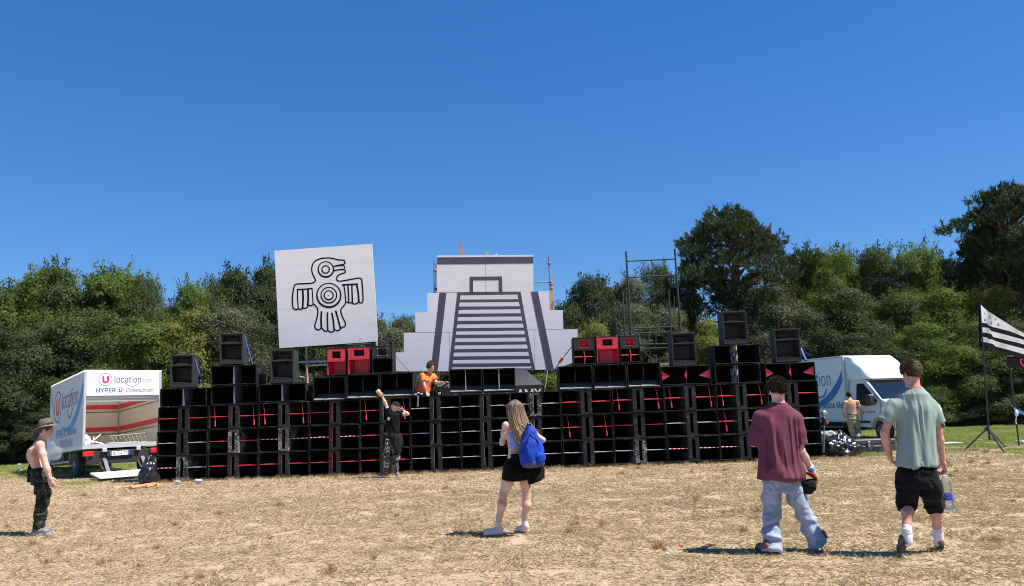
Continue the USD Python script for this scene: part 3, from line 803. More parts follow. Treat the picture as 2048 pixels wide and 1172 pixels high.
def horn_top(px, split, label, kind, Y=WALL + 0.1, d=0.6):
    x0, x1, z0, z1 = pbox(*px, Y)
    t = thing('horn_speaker', label, 'speaker', ((x0 + x1) / 2, Y + _wr.uniform(0, .04), z0), _wr.uniform(-.01, .01), 'horn speakers in rows of three')
    w, h, k = (x1 - x0) / 2 - .004, z1 - z0 - .003, 0.022
    a = w - k - .001
    zs = h * (1 - split)
    red = kind == 'red'
    face = red_mat if red else pa_mat
    shell(t, w, h, d, k, shell_mat)
    hx0, hx1, hz0, hz1 = -a * .46, a * .50, zs + h * .09, h - h * .11
    g = sbox(-a, zs, a, h - k - .001).difference(sbox(hx0, hz0, hx1, hz1))
    v, f = extrude(g, 0.018)
    obj('horn_board', (np.stack([v[:, 0], 0.022 - v[:, 2], v[:, 1]], 1), f[:, ::-1]), face, t, world=False)
    obj('horn_mouth', quad_strip((hx0, hx1, hz0, hz1, 0.004), (hx0 * .55, hx1 * .55, hz0 + .05, hz1 - .04, 0.2)), {'red': pa_mat, 'black': pa_lip, 'redmouth': red_mat}[kind], t, world=False)
    obj('horn_throat', box(hx0 * .54, hx1 * .54, 0.186, 0.197, hz0 + .052, hz1 - .042), red_mat if kind == 'redmouth' else pa_dark, t, world=False)
    if kind == 'black':
        for sx in (hx0, hx1):
            for sz in (hz0, hz1):
                obj('corner_bolt', trimesh.creation.icosphere(1, 0.014).apply_translation([sx, 0.0, sz]), grey_bar, t, world=False)
    obj('shelf', box(-a, a, 0.005, 0.4, zs - .022, zs - .002), face if red else shell_mat, t, world=False)
    low = red_mat if red else dark_mat
    obj('bass_baffle', box(-a, a, 0.34, 0.36, k + .001, zs - .023), low, t, world=False)
    if red:
        for s in (-1, 1):
            obj('inner_cheek', hull([[s * x, y, z] for (x, y) in ((a, 0.01), (a - .006, 0.01), (a, 0.335), (a - .10, 0.335)) for z in (k + .002, zs - .024)]), red_mat, t, world=False)
    if kind == 'redmouth':
        obj('red_brace', cat_(tube([[-a, 0.03, zs * .52], [a, 0.03, zs * .52]], 0.012, 6)), red_mat, t, smooth=40, world=False)
        obj('red_brace', tube([[0.0, 0.028, k], [0.01, 0.0, zs * .5], [-0.005, 0.028, zs - .023]], 0.014, 6), red_mat, t, smooth=40, world=False)
    return t
horn_top((652, 696, 691.5, 751), .46, 'left red horn speaker of the left row, nearest the red pole', 'red')
horn_top((694, 693, 740.5, 748.5), .43, 'right red horn speaker of the left row, beside a black one', 'red')
horn_top((743, 690.5, 785, 745.6), .46, 'black horn speaker with bolted grey horn next to the red ones', 'black')
horn_top((1146, 674, 1190.5, 729), .46, 'black speaker with red horn mouth and red cross, touching the pyramid', 'redmouth')
horn_top((1192, 672, 1239, 727), .44, 'red horn speaker in the middle of the right row', 'red')
horn_top((1240, 670, 1281, 725), .46, 'black speaker with red horn mouth and red cross, right of the red one', 'redmouth')

# ratchet straps and cords on the stacks
blue_strap = mat('blue_strap', (0.03, 0.10, 0.45), 0.6)
def strand(name, pts, r, m, label, cat, Y=None):
    p = [P(a, b, c) for a, b, c in pts]
    t = thing(name, label, cat, p[0])
    obj(name.split('_')[-1] if False else 'webbing', tube(p, r, 6), m, t, smooth=True)
    return t
strand('lashing_strap', [(388, 710, 21.0), (395, 735, 20.95), (403, 757, 20.9), (406, 772, 20.9)], 0.011, blue_strap, 'blue lashing strap down the side of the leftmost monitor speaker', 'strap')
strand('lashing_strap', [(488, 668, 21.0), (497, 700, 20.95), (505, 728, 20.9)], 0.011, blue_strap, 'blue lashing strap beside the highest left monitor speaker', 'strap')
strand('lashing_strap', [(511, 764, 21.0), (515, 775, 20.95), (518, 786, 20.95)], 0.011, blue_strap, 'short blue strap end between the second and third left top bins', 'strap')
strand('lashing_strap', [(1601, 697, 21.1), (1606, 709, 21.0), (1612, 721, 20.9)], 0.035, mat('bright_blue_strap', (0.02, 0.05, 0.55), 0.5), 'wide bright blue strap behind the last right monitor speaker', 'strap')
# ------------------------------------------------------------------ painted boards
white_paint = mat('white_board_paint', (0.62, 0.617, 0.622), 0.7, (0.665, 0.66, 0.665), 1.3, 0.16, 2.2, stretch=(1, 1, 3))
white_clean = mat('white_slat_paint', (0.60, 0.595, 0.61), 0.7)
navy_paint = mat('dark_blue_grey_paint', (0.050, 0.046, 0.075), 0.65, (0.065, 0.060, 0.092), 3)
black_paint = mat('black_line_paint', (0.007, 0.006, 0.010), 0.7, spec=.15)
board_edge = mat('board_edge', (0.30, 0.27, 0.22), 0.8)
zp = lambda pts, s, ox, oy: [(a / s + ox, b / s + oy) for a, b in pts]

# bird board --------------------------------------------------------
BY = 22.4
bird = thing('bird_board', 'tilted square white board painted with a black bird emblem', 'sign board', P(655, 690, BY))
bz = lambda pts: zp(pts, 4.688, 520, 470)
quadp = bz([(138, 150), (1052, 84), (1106, 998), (184, 1062)])
seam = bz([(166, 700), (1088, 640)])
up = Polygon([quadp[0], quadp[1], (seam[1][0], seam[1][1] - 0.12), (seam[0][0], seam[0][1] - 0.12)])
lo = Polygon([(seam[0][0], seam[0][1] + 0.12), (seam[1][0], seam[1][1] + 0.12), quadp[2], quadp[3]])
obj('panel', on_plane(extrude(up, 0.03), BY), white_paint, bird)
obj('panel', on_plane(extrude(lo, 0.03), BY), white_paint, bird)
for a, b in ((bz([(210, 180)])[0], bz([(260, 1030)])[0]), (bz([(980, 120)])[0], bz([(1030, 980)])[0])):
    obj('batten', bar(P(*a, BY + .035), P(*b, BY + .035), 0.07, 0.045), board_edge, bird)
def stroke(pts, w, close=False, smooth=2):
    p = np.array(pts + [pts[0]] if close else pts, float)
    for _ in range(smooth):
        q = [p[0]] if not close else []
        for i in range(len(p) - 1):
            q += [p[i] * .75 + p[i + 1] * .25, p[i] * .25 + p[i + 1] * .75]
        if not close:
            q += [p[-1]]
        else:
            q += [q[0]]
        p = np.array(q)
    return LineString(p).buffer(w / 2)
def ring(c, r, w, dy=0):
    return Point(c).buffer(r + w / 2).difference(Point(c[0], c[1] - dy).buffer(r - w / 2))
B = [
    # outline: left wing, neck, head, beak, right wing, body, tail
    stroke([(508, 650), (490, 662), (462, 664), (452, 650), (448, 680), (428, 690), (405, 684), (400, 694), (375, 700), (358, 690), (350, 704), (318, 696), (306, 660), (308, 560), (322, 480), (340, 460), (420, 458), (490, 454), (522, 440), (522, 415), (498, 375), (486, 330), (492, 282), (520, 242), (570, 222), (625, 216), (680, 219), (735, 236), (788, 236), (799, 252), (797, 276), (740, 284), (690, 297)], 13),
    stroke([(690, 297), (740, 290), (785, 286), (798, 298), (797, 322), (740, 328), (690, 338)], 10),
    stroke([(690, 338), (745, 326), (790, 324), (804, 340), (800, 358), (770, 362), (735, 380), (716, 410), (730, 434), (770, 434), (850, 418), (935, 402), (956, 416), (962, 480), (969, 590), (966, 632), (944, 642), (932, 628), (914, 640), (890, 652), (870, 640), (858, 636), (835, 638), (822, 630), (806, 632)], 13),
    stroke([(806, 636), (795, 660), (765, 688), (758, 715), (770, 760), (800, 815), (806, 842), (795, 864), (775, 862), (752, 890), (724, 900), (700, 886), (694, 906), (670, 914), (645, 900), (634, 890), (630, 905), (606, 902), (590, 880), (578, 868), (565, 888), (540, 892), (518, 872), (516, 845), (535, 790), (545, 740), (545, 690), (525, 668), (510, 648)], 13),
    # wing feathers
    stroke([(352, 514), (420, 510), (492, 503)], 14, smooth=0), stroke([(356, 512), (354, 600), (362, 692)], 11), stroke([(404, 512), (408, 600), (402, 690)], 17), stroke([(452, 508), (456, 600), (450, 660)], 17), stroke([(492, 503), (496, 580), (500, 652)], 10),
    stroke([(776, 470), (850, 466), (914, 462)], 16, smooth=0), stroke([(788, 470), (800, 540), (806, 630)], 12), stroke([(826, 470), (832, 550), (834, 632)], 14), stroke([(864, 468), (866, 550), (868, 636)], 14), stroke([(908, 462), (924, 540), (930, 630)], 17),
    # tail feathers
    stroke([(579, 722), (574, 790), (578, 872)], 16), stroke([(636, 732), (634, 800), (638, 892)], 15), stroke([(677, 736), (690, 800), (698, 892)], 16), stroke([(713, 714), (732, 780), (756, 872)], 16),
    ring((620, 325), 72, 13, 4), ring((618, 325), 35, 12, 1), ring((648, 568), 112, 15, 5), ring((648, 566), 73, 12, 2), ring((647, 567), 42, 12, 2), Point(643, 570).buffer(5),
    stroke([(932, 992), (950, 968)], 4, smooth=0)]
art = unary_union(B)
art = affinity.affine_transform(art, [1 / 4.688, 0, 0, 1 / 4.688, 520, 470]).simplify(0.06)
obj('bird_drawing', on_plane(extrude(art, 0.002), BY, back=0.0305), black_paint, bird, kind=None)

# pyramid -----------------------------------------------------------
PY = 23.0
pyr = thing('pyramid_facade', 'white stepped pyramid facade with dark blue stairs and bands', 'stage set', P(980, 740, PY))
ps = lambda pts: zp(pts, 3.78, 780, 470)
def panel(pts, name='panel', m=white_paint, d=0.03, back=0.0):
    return obj(name, on_plane(extrude(Polygon(ps(pts)), d), PY, back=back), m, pyr)
panel([(356, 155), (722, 154), (724, 431), (357, 434)]); panel([(725, 154), (1081, 152), (1085, 428), (727, 431)])
panel([(284, 440), (510, 438), (512, 585), (510, 735), (193, 734), (192, 588), (283, 584)])
panel([(513, 438), (984, 431), (1036, 717), (515, 735)])
panel([(987, 430), (1203, 426), (1207, 567), (1306, 568), (1310, 711), (1039, 717)])
panel([(106, 739), (448, 738), (448, 1030), (22, 1030), (22, 888), (106, 887)]); panel([(451, 738), (760, 730), (764, 1022), (451, 1030)])
panel([(763, 730), (1090, 719), (1094, 1020), (767, 1022)]); panel([(1093, 719), (1417, 712), (1418, 800), (1395, 960), (1250, 1015), (1097, 1020)])
def band(pts, d=0.004):
    obj('painted_band', on_plane(extrude(Polygon(ps(pts)), d), PY, back=0.0305), navy_paint, pyr)
band([(357, 170), (1081, 166), (1081, 216), (357, 223)])
door = Polygon(ps([(603, 317), (847, 314), (850, 430), (603, 433)])).difference(Polygon(ps([(628, 343), (822, 341), (825, 440), (628, 442)])))
obj('painted_doorway', on_plane(extrude(door, 0.004), PY, back=0.0305), navy_paint, pyr)
band([(375, 440), (428, 439), (361, 1027), (310, 1027)]); band([(1065, 430), (1118, 428), (1238, 1014), (1184, 1016)])
stair = Polygon(ps([(510, 436), (984, 431), (1096, 1016), (444, 1020)]))
slats = [(452, 458, 490), (507, 512, 542), (562, 568, 596), (617, 622, 650), (671, 677, 705), (724, 730, 755), (776, 783, 810), (829, 836, 864), (884, 890, 918), (940, 946, 972), (995, 1001, 1012)]
slat_polys = []
for yr, yl, yb in slats:
    t0, t1 = (yr - 435) / 583, (yb - 435) / 583
    xl0, xl1 = 535 - 66 * t0, 535 - 66 * t1
    xr0, xr1 = 960 + 110 * t0, 960 + 110 * t1
    dl = (yl - yr)
    slat_polys.append(Polygon(ps([(xl0, yl), (xr0, yr), (xr1, yb - dl + 2), (xl1, yb)])))
dark = stair.difference(unary_union([q.buffer(0.02) for q in slat_polys]))
obj('painted_staircase', on_plane(extrude(dark, 0.004), PY, back=0.0305), navy_paint, pyr)
for q in slat_polys:
    obj('stair_slat', on_plane(extrude(q, 0.0045), PY, back=0.0305), white_clean, pyr)
for pts in ([(700, 160), (745, 160), (745, 1020), (700, 1020)], [(495, 445), (528, 445), (528, 1020), (495, 1020)], [(970, 440), (1000, 435), (1108, 1012), (1076, 1012)], [(200, 722), (1300, 700), (1300, 724), (200, 750)], [(365, 420), (1080, 416), (1080, 446), (365, 450)], [(435, 745), (466, 745), (466, 1020), (435, 1020)]):
    obj('backing_batten', on_plane(extrude(Polygon(ps(pts)), 0.02), PY, back=-0.024), white_clean, pyr)
rr = np.random.default_rng(3)
wood = mat('raw_wood', (0.38, 0.27, 0.17), 0.8, (0.46, 0.34, 0.22), 9, stretch=(1, 1, .2))
wood_red = mat('reddish_wood', (0.42, 0.17, 0.10), 0.8, (0.5, 0.25, 0.15), 9)
for a, b, w, m in (((921, 486), (925, 512), .085, wood_red), ((974, 504), (974.5, 512), .085, wood), ((993, 508), (993, 512), .07, white_clean)):
    obj('batten_end', bar(P(*a, PY + .06), P(b[0], b[1] + 40, PY + .06), w, .05), m, pyr)
obj('batten_end', bar(P(1102.5, 581, PY + .08), P(1105.5, 700, PY + .08), 0.11, .06), wood, pyr)
obj('batten_end', bar(P(1107.5, 600, PY + .05), P(1109, 700, PY + .05), 0.03, .05), wood, pyr)
for x in (905, 960, 1010):
    obj('prop', bar(P(x, 660, PY + .08), np.array([P(x, 660, PY)[0], PY + 1.2, 0.0]), 0.06), wood, pyr)

galv = mat('galvanised_tube', (0.36, 0.37, 0.39), 0.38, (0.24, 0.23, 0.23), 10, metal=0.6)
rust = mat('rusty_clamp', (0.30, 0.10, 0.06), 0.7, (0.2, 0.07, 0.05), 30)
greenp = mat('green_grey_tube', (0.022, 0.032, 0.028), 0.7, (0.045, 0.052, 0.044), 8, spec=.2)
redp = mat('faded_red_tube', (0.36, 0.11, 0.09), 0.6, (0.5, 0.28, 0.22), 7)
whitep = mat('whitish_tube', (0.52, 0.52, 0.48), 0.5)
def ptube(a, b, Y, r, Y2=None):
    return tube([P(*a, Y), P(*b, Y2 or Y)], r, 8)
def clamp(p, Y, r=0.055):
    q = P(*p, Y)
    return trimesh.creation.icosphere(1, r).apply_scale([1.1, 0.8, 0.9]).apply_translation(q)
sc = thing('scaffold_poles', 'two galvanised scaffold poles standing left of the pyramid top', 'scaffold', P(870, 740, PY + .2))
obj('pole', ptube((868.2, 520), (869, 700), PY + .15, 0.021), galv, sc, smooth=40); obj('pole', ptube((872, 528), (873, 700), PY + .22, 0.021), galv, sc, smooth=40)
for p in ((870, 541), (871, 578)):
    obj('clamp', clamp(p, PY + .17), rust, sc)
sc = thing('scaffold_poles', 'leaning scaffold pole with rusty clamps right of the pyramid top', 'scaffold', P(1100, 740, PY + .2))
obj('pole', ptube((1097.5, 513), (1103.5, 620), PY + .2, 0.026), galv, sc, smooth=40)
obj('rail', ptube((1062, 565.5), (1101, 563.5), PY + .2, 0.024), galv, sc, smooth=40)
for p in ((1098.5, 527), (1101, 564), (1102, 569), (1102.5, 577)):
    obj('clamp', clamp(p, PY + .17), rust, sc)
sc = thing('prop_pole', 'rusty orange pole under the pyramid behind the man in orange', 'pole', P(876, 780, 22.6))
obj('shaft', ptube((876.5, 735), (877.5, 775), 23.3, 0.045), mat('rust_orange_tube', (0.42, 0.16, 0.08), .7, (0.5, .3, .2), 6), sc, smooth=40)
sc = thing('guy_rod', 'thin pale rod slanting down from the pyramid to the wall', 'rod', P(1095, 740, 22.6))
obj('shaft', ptube((1095, 740), (1089, 783), 22.6, 0.014), mat('pale_green_rod', (0.42, 0.46, 0.36), .6), sc, smooth=40)
sc = thing('guy_line', 'thin dark line slanting across the lower left pyramid steps', 'line', P(800, 740, 22.9))
obj('line', ptube((785, 705), (826, 752), 22.85, 0.008), mat('dark_line', (0.06, 0.06, 0.06), .8), sc)
rs = thing('ratchet_strap', 'black and red ratchet strap between pyramid and right horn speakers', 'strap', P(1120, 740, 22.0))
obj('strap', tube([P(1146, 690, 21.3), P(1126, 716, 22.0), P(1104, 746, 22.8)], 0.012, 6), mat('black_webbing', (.02, .02, .02), .8), rs)
obj('ratchet', bar(P(1127, 714.5, 21.96), P(1119, 724.5, 22.2), 0.07, .05), red_mat, rs)

tall = thing('tall_scaffold', 'tall empty dark green scaffold frame rising behind the right horn speakers', 'scaffold', P(1305, 740, 23.0))
def lines(t, name, m, segs, r):
    for a, b, Y, Y2 in segs:
        obj(name, ptube(a, b, Y, r, Y2), m, t, smooth=40)
FY, RY = 22.6, 23.9
lines(tall, 'pole', greenp, [((1252, 503), (1266, 735), FY, FY), ((1349.5, 498), (1366, 735), FY, FY), ((1245, 584), (1253, 740), RY, RY), ((1337, 580), (1347, 740), RY, RY)], 0.028)
lines(tall, 'rail', greenp, [((1254, 522.5), (1350, 518), FY, FY), ((1256.5, 555), (1352, 550), FY, FY), ((1263.5, 657), (1359.5, 653), FY, FY), ((1251, 667.5), (1343, 664), RY, RY), ((1253, 690), (1344, 687), RY, RY), ((1254, 698), (1345, 695.5), RY, RY)], 0.021)
lines(tall, 'upright', greenp, [((1303, 521), (1306, 552), FY, FY), ((1252.5, 600), (1255, 630), RY + .2, RY + .2), ((1347.5, 592), (1349.5, 624), RY + .2, RY + .2), ((1310.5, 657), (1312, 690), FY, FY), ((1296, 667), (1302, 722), RY, RY)], 0.016)
lines(tall, 'brace', greenp, [((1283, 700), (1310, 724), FY, RY), ((1342, 668), (1328, 728), FY, FY), ((1251, 669), (1280, 660), RY, FY)], 0.016)
obj('plank', bar(P(1318, 729, 22.4), P(1347, 726, 22.4), 0.05, 0.2), wood, tall)
low = thing('sign_scaffold', 'faded red pole with pale rails carrying the bird board', 'scaffold', P(614, 800, 22.6))
obj('pole', ptube((612.8, 690), (616, 850), 22.5, 0.036), redp, low, smooth=40)
obj('pole', ptube((753, 684), (757, 850), 22.55, 0.036), redp, low, smooth=40)
lines(low, 'rail', whitep, [((589, 724.5), (655, 722), 22.5, 22.5), ((612, 731), (655, 729.5), 22.6, 22.6), ((597, 752), (613, 756), 22.55, 22.5)], 0.027)
lines(low, 'rail', greenp, [((598, 691), (752, 683.5), 22.6, 22.6), ((605, 695), (742, 688), 22.7, 22.7)], 0.028)
lines(low, 'upright', greenp, [((627, 690), (628.5, 722), 22.7, 22.7), ((600, 738), (606, 760), 22.9, 22.9)], 0.02)
og = thing('orange_rope', 'crumpled orange rope bundle on top of the speakers beside the red horn', 'rope', P(642, 750, 21.2))
def blob_lump(c, r, n, seed, sc=(1, 1, .6)):
    m = trimesh.creation.icosphere(3, 1.0)
    v = np.array(m.vertices)
    d = 0.62 + 0.7 * meshkit.fbm(v * n + seed, 4, seed)
    return (v * d[:, None] * np.asarray(sc) * r + np.asarray(c), np.array(m.faces))
_q = P(642, 750, 21.2)
obj('coil', blob_lump(_q, 0.13, 3.1, 4, (1.1, .8, .5)), mat('orange_cord', (0.5, 0.13, 0.05), .8), og, smooth=True)

# gazebo ------------------------------------------------------------
gz = thing('gazebo', 'black pop-up gazebo with white lettered valance behind the middle of the wall', 'gazebo', (0.6, 25.0, 0.0))
gcan = mat('black_canopy', (0.022, 0.023, 0.028), 0.6, (0.03, 0.03, 0.035), 3)
gval = mat('black_valance', (0.012, 0.012, 0.015), 0.7)
_a = P(1088, 769, 24.0); gx1, gzz = _a[0], _a[2]
gx0 = gx1 - 3.0; apex = np.array([gx0 + 1.5, 25.5, gzz + 2.0]); 
def canopy():
    n = 12
    V, Fc = [], []
    cs = [np.array([gx0, 24, gzz]), np.array([gx1, 24, gzz]), np.array([gx1, 27, gzz]), np.array([gx0, 27, gzz])]
    for k in range(4):
        a, b = cs[k], cs[(k + 1) % 4]
        o = len(V)
        for i in range(n + 1):
            for j in range(n + 1):
                s, t = i / n, j / n
                q = (a * (1 - t) + b * t) * (1 - s) + apex * s
                q = q - np.array([0, 0, 0.42 * math.sin(math.pi * s) * (0.55 + .45 * math.sin(math.pi * t))])
                V.append(q)
        for i in range(n):
            for j in range(n):
                p = o + i * (n + 1) + j
                Fc.append([p, p + 1, p + n + 2, p + n + 1])
    return np.array(V), np.array(Fc)
obj('canopy', canopy(), gcan, gz, smooth=35)
obj('peak_trim', tube([apex + [0.02, -.1, .01], apex * .55 + np.array([gx1, 24, gzz]) * .45 + [0, -.03, -.16]], 0.05, 6), mat('peak_pink', (0.5, 0.12, 0.16), .6), gz, smooth=True)
for nm, a, b in (('valance', (gx0, 24), (gx1, 24)), ('valance', (gx1, 24), (gx1, 27)), ('valance', (gx0, 24), (gx0, 27))):
    w = 0.02
    obj(nm, box(min(a[0], b[0]) - .01, max(a[0], b[0]) + .01, min(a[1], b[1]) - w, max(a[1], b[1]) + w, gzz - 0.34, gzz), gval, gz)
for q in ((gx0, 24), (gx1, 24), (gx0, 27), (gx1, 27)):
    obj('leg', bar((q[0], q[1], 0), (q[0], q[1], gzz - .02), 0.04), grey_bar, gz)
tm = meshkit.text_mesh('AMX', 0.26, 0.004, True)
v, f = arr(tm)
_t0 = P(1033, 786, 23.96)
sx = (P(1083, 778, 23.96)[0] - _t0[0]) / v[:, 0].max()
obj('lettering', (np.stack([_t0[0] + v[:, 0] * sx, 23.978 - v[:, 2], _t0[2] - .16 + v[:, 1]], 1), f), mat('white_print', (.75, .75, .75), .6), gz)

# ------------------------------------------------------------------ trucks
van_white = mat('white_van_paint', (0.66, 0.67, 0.70), 0.32, coat=0.4)
box_white = mat('white_box_panel', (0.62, 0.63, 0.66), 0.42, (0.66, 0.67, 0.70), 1.5)
alu = mat('aluminium_profile', (0.52, 0.53, 0.55), 0.42, metal=0.5)
trim_grey = mat('grey_trim', (0.11, 0.11, 0.12), 0.5)
black_plastic = mat('black_plastic', (0.015, 0.015, 0.016), 0.5)
tyre_m = mat('tyre_rubber', (0.022, 0.022, 0.023), 0.85)
rim_m = mat('steel_rim', (0.22, 0.22, 0.23), 0.4, metal=0.6)
glass_m = mat('dark_window_glass', (0.008, 0.010, 0.016), 0.06, spec=0.7)
tail_red = mat('tail_lamp_red', (0.55, 0.015, 0.02), 0.2)
beige = mat('beige_ply_lining', (0.50, 0.43, 0.33), 0.6, (0.55, 0.48, 0.38), 2)
p_blue, p_dark, p_red, p_teal = (mat(n, c, .5) for n, c in (('print_blue', (0.02, 0.10, 0.38)), ('print_dark', (0.05, 0.055, 0.07)), ('print_red', (0.52, 0.02, 0.07)), ('print_steel', (0.035, 0.16, 0.36))))
p_grey = mat('print_grey', (0.20, 0.21, 0.23), .5)

class Frame:
    """Local frame: x along the vehicle (towards its front), y to its left, z up."""
    def __init__(s, o, heading):
        s.o, s.e = np.asarray(o, float), np.array([math.cos(heading), math.sin(heading), 0])
        s.n = np.array([-s.e[1], s.e[0], 0])
        s.tilt, s.x0 = 0.0, 0.0                             # nose down by this many radians about x0
    def __call__(s, mesh):
        v, f = arr(mesh)
        c, q = math.cos(s.tilt), math.sin(s.tilt)
        x = s.x0 + (v[:, :1] - s.x0) * c + v[:, 2:] * q
        z = v[:, 2:] * c - (v[:, :1] - s.x0) * q
        return s.o + x * s.e + v[:, 1:2] * s.n + z * np.array([0, 0, 1.0]), f
    def pt(s, x, y, z):
        return s((np.array([[x, y, z]], float), np.zeros((0, 3), int)))[0][0]

def lettering(txt, h, bold=False):
    return arr(meshkit.text_mesh(txt, h, 0.003, bold))

def wheel(t, fr, x, y, r=0.36, w=0.22, side=1):
    prof = [(0.20, -w / 2), (r - .05, -w / 2), (r, -w / 2 + .04), (r, w / 2 - .04), (r - .05, w / 2), (0.20, w / 2)]
    v, f = revolve(prof, 28)
    v = np.stack([v[:, 0], v[:, 2], v[:, 1]], 1) + [x, y, r - .02]
    wh = obj('wheel', fr((v, f[:, ::-1])), tyre_m, t, smooth=40)
    v, f = revolve([(0.0, 0.02), (0.07, 0.05), (0.10, 0.0), (0.17, -0.02), (0.20, 0.05), (0.21, 0.06)], 24)
    v = np.stack([v[:, 0], v[:, 2] * side, v[:, 1]], 1) + [x, y + side * (w / 2 - .05), r - .02]
    obj('rim', fr((v, f)), rim_m, wh, smooth=30)

def side_art(t, fr, L, y, side, z0, z1, mirror, phone):
    """Lettering and swoosh on a box side; x runs along the reading direction from xs."""
    def put(mesh, m, name, x, z):
        v, f = arr(mesh)
        X = x + v[:, 0] if not mirror else x - v[:, 0]
        q = np.stack([X, np.full(len(v), y) + side * (0.003 + v[:, 2]), z + v[:, 1]], 1)
        obj(name, fr((q, f)), m, t)
    return put

# left truck: its tail faces the camera
TL = P(165, 900, 22.7); TL[2] = 0.0
_far = P(90, 905, 26.6)
hd = math.atan2(_far[1] - TL[1], _far[0] - TL[0])
_rr = P(319.5, 880, 24.2)
left = Frame(TL, hd)
left.tilt, left.x0 = 0.058, 1.0
TW = float(np.dot(np.array([_rr[0], _rr[1], 0]) - TL, -left.n)); TW = max(2.05, min(2.3, TW))
LEN, ZF, ZT = 4.5, 0.80, 2.97
roof_m = usdkit.material(stage, '/World/Looks/translucent_roof', {'d': ('diffuse_bsdf', {'color': (.75, .75, .74)}), 't': ('translucent_bsdf', {'color': (.92, .90, .85)}), 'm': ('mix_closure', {'fac': .72})}, [('d.BSDF', 'm.closure1'), ('t.BSDF', 'm.closure2')], surface='m.closure')
tk = thing('box_truck', 'white rental box truck with open rear and lowered tail lift at the left', 'truck', TL)
ys = -TW                                                    # local y: 0 = left side (towards the camera), -TW = right side
Lb = lambda *a, **k: left(box(*a, **k))
obj('side_panel', Lb(0.07, LEN, -0.03, 0.0, ZF + .06, ZT - .05), mat('shade_toned_white_side', (.40, .395, .395), .5, (.44, .43, .43), 1.2, spec=.3), tk)  # white camera-side panel toned down to grey; its shade is put into the colour
obj('side_panel', Lb(0.07, LEN, ys, ys + .03, ZF + .06, ZT - .05), box_white, tk)
obj('front_panel', Lb(LEN - .03, LEN - .001, ys + .031, -.031, ZF + .06, ZT - .05), box_white, tk)
obj('roof', Lb(0.0, LEN, ys, 0.0, ZT - .049, ZT, .015), roof_m, tk)
obj('floor', Lb(0.0, LEN, ys + .002, -.002, ZF - .06, ZF + .059), alu, tk, label='pale metal floor edge and sill')
for y0 in (-.07, ys):
    obj('corner_post', Lb(-0.012, 0.069, y0, y0 + .07, ZF + .06, ZT - .05, .01), alu, tk)
HZ = ZT - 0.78
obj('header_panel', Lb(-0.006, 0.03, ys + .071, -.071, HZ + .04, ZT - .06), box_white, tk, label='white header panel with lettering over the rear opening')
obj('header_frame', Lb(-0.02, 0.0, ys + .071, -.071, HZ - .02, HZ + .039), trim_grey, tk)
obj('shutter_roll', left(tube([[0.08, ys + .1, HZ - .08], [0.08, -.1, HZ - .08]], 0.055, 10)), van_white, tk, smooth=40)
# lining with red load rails
obj('lining', Lb(0.08, LEN - .05, ys + .032, ys + .045, ZF + .061, ZT - .06), beige, tk)
obj('lining', Lb(LEN - .06, LEN - .045, ys + .046, -.032, ZF + .061, ZT - .06), beige, tk)
obj('lining', Lb(0.08, LEN - .05, -.045, -.032, ZF + .061, ZT - .06), beige, tk)
obj('corner_trim', Lb(LEN - .10, LEN - .062, ys + .047, ys + .085, ZF + .061, ZT - .06), mat('lining_trim', (0.3, .26, .2), .6), tk)
lash = mat('load_rail', (0.10, 0.09, 0.08), .6)
for z in (ZF + .62, ZF + 1.36):
    obj('red_rail', Lb(0.1, LEN - .11, ys + .046, ys + .06, z, z + .14), red_mat, tk)
    obj('red_rail', Lb(LEN - .075, LEN - .061, ys + .09, -.05, z, z + .14), red_mat, tk)
    obj('lashing_rail', Lb(0.1, LEN - .11, ys + .046, ys + .055, z - .11, z - .085), lash, tk)
    obj('lashing_rail', Lb(LEN - .07, LEN - .061, ys + .09, -.05, z - .11, z - .085), lash, tk)
# lettering on the header, read from behind: local -y runs left to right for the camera
def rear_text(name, mesh, m, y, z, x=-.0065):
    v, f = arr(mesh)
    obj(name, left((np.stack([x - v[:, 2], y - v[:, 0], z + v[:, 1]], 1), f)), m, tk)
def emblem(r):
    """A ring and a bold U inside it, centred at 0."""
    g = Point(0, 0).buffer(r).difference(Point(0, 0).buffer(r * .90))
    u = stroke([(-r * .33, r * .42), (-r * .33, -r * .05), (-r * .30, -r * .36), (0, -r * .46), (r * .30, -r * .36), (r * .33, -r * .05), (r * .33, r * .42)], r * .30, smooth=2)
    return extrude(g, .003), extrude(u, .003)
W0 = TW - .14
eg, eu = emblem(0.185)
ex_, ez_ = -.07 - W0 * .25, HZ + 0.50
rear_text('emblem_ring', eg, p_grey, ex_, ez_); rear_text('emblem_letter', eu, p_red, ex_, ez_)
v, f = lettering('location', 0.19); s = W0 * .375 / v[:, 0].max(); rear_text('lettering', (v * [s, 1, 1], f), p_dark, ex_ - .225, ez_ - .09)
v, f = lettering('.com', 0.13); s = W0 * .145 / v[:, 0].max(); rear_text('lettering', (v * [s, 1, 1], f), p_grey, ex_ - .235 - W0 * .375, ez_ - .09)
sm = stroke([(-.20, .04), (-.12, -.05), (0, -.075), (.12, -.05), (.20, .04)], .022).difference(sbox(-1, 0.03, 1, 1))
rear_text('swoosh', extrude(sm, .003), p_grey, ex_ - .225 - W0 * .25, ez_ - .13)
v, f = lettering('HYPER', 0.125, True); s = W0 * .27 / v[:, 0].max(); rear_text('lettering', (v * [s, 1, 1], f), p_blue, -.07 - W0 * .12, HZ + .13)
eg, eu = emblem(0.095); rear_text('emblem_ring', eg, p_grey, -.07 - W0 * .455, HZ + .185); rear_text('emblem_letter', eu, p_red, -.07 - W0 * .455, HZ + .185)
v, f = lettering('Châteaubriant', 0.115); s = W0 * .39 / v[:, 0].max(); rear_text('lettering', (np.stack([v[:, 0] * s + .2 * v[:, 1], v[:, 1], v[:, 2]], 1), f), p_dark, -.07 - W0 * .525, HZ + .13)
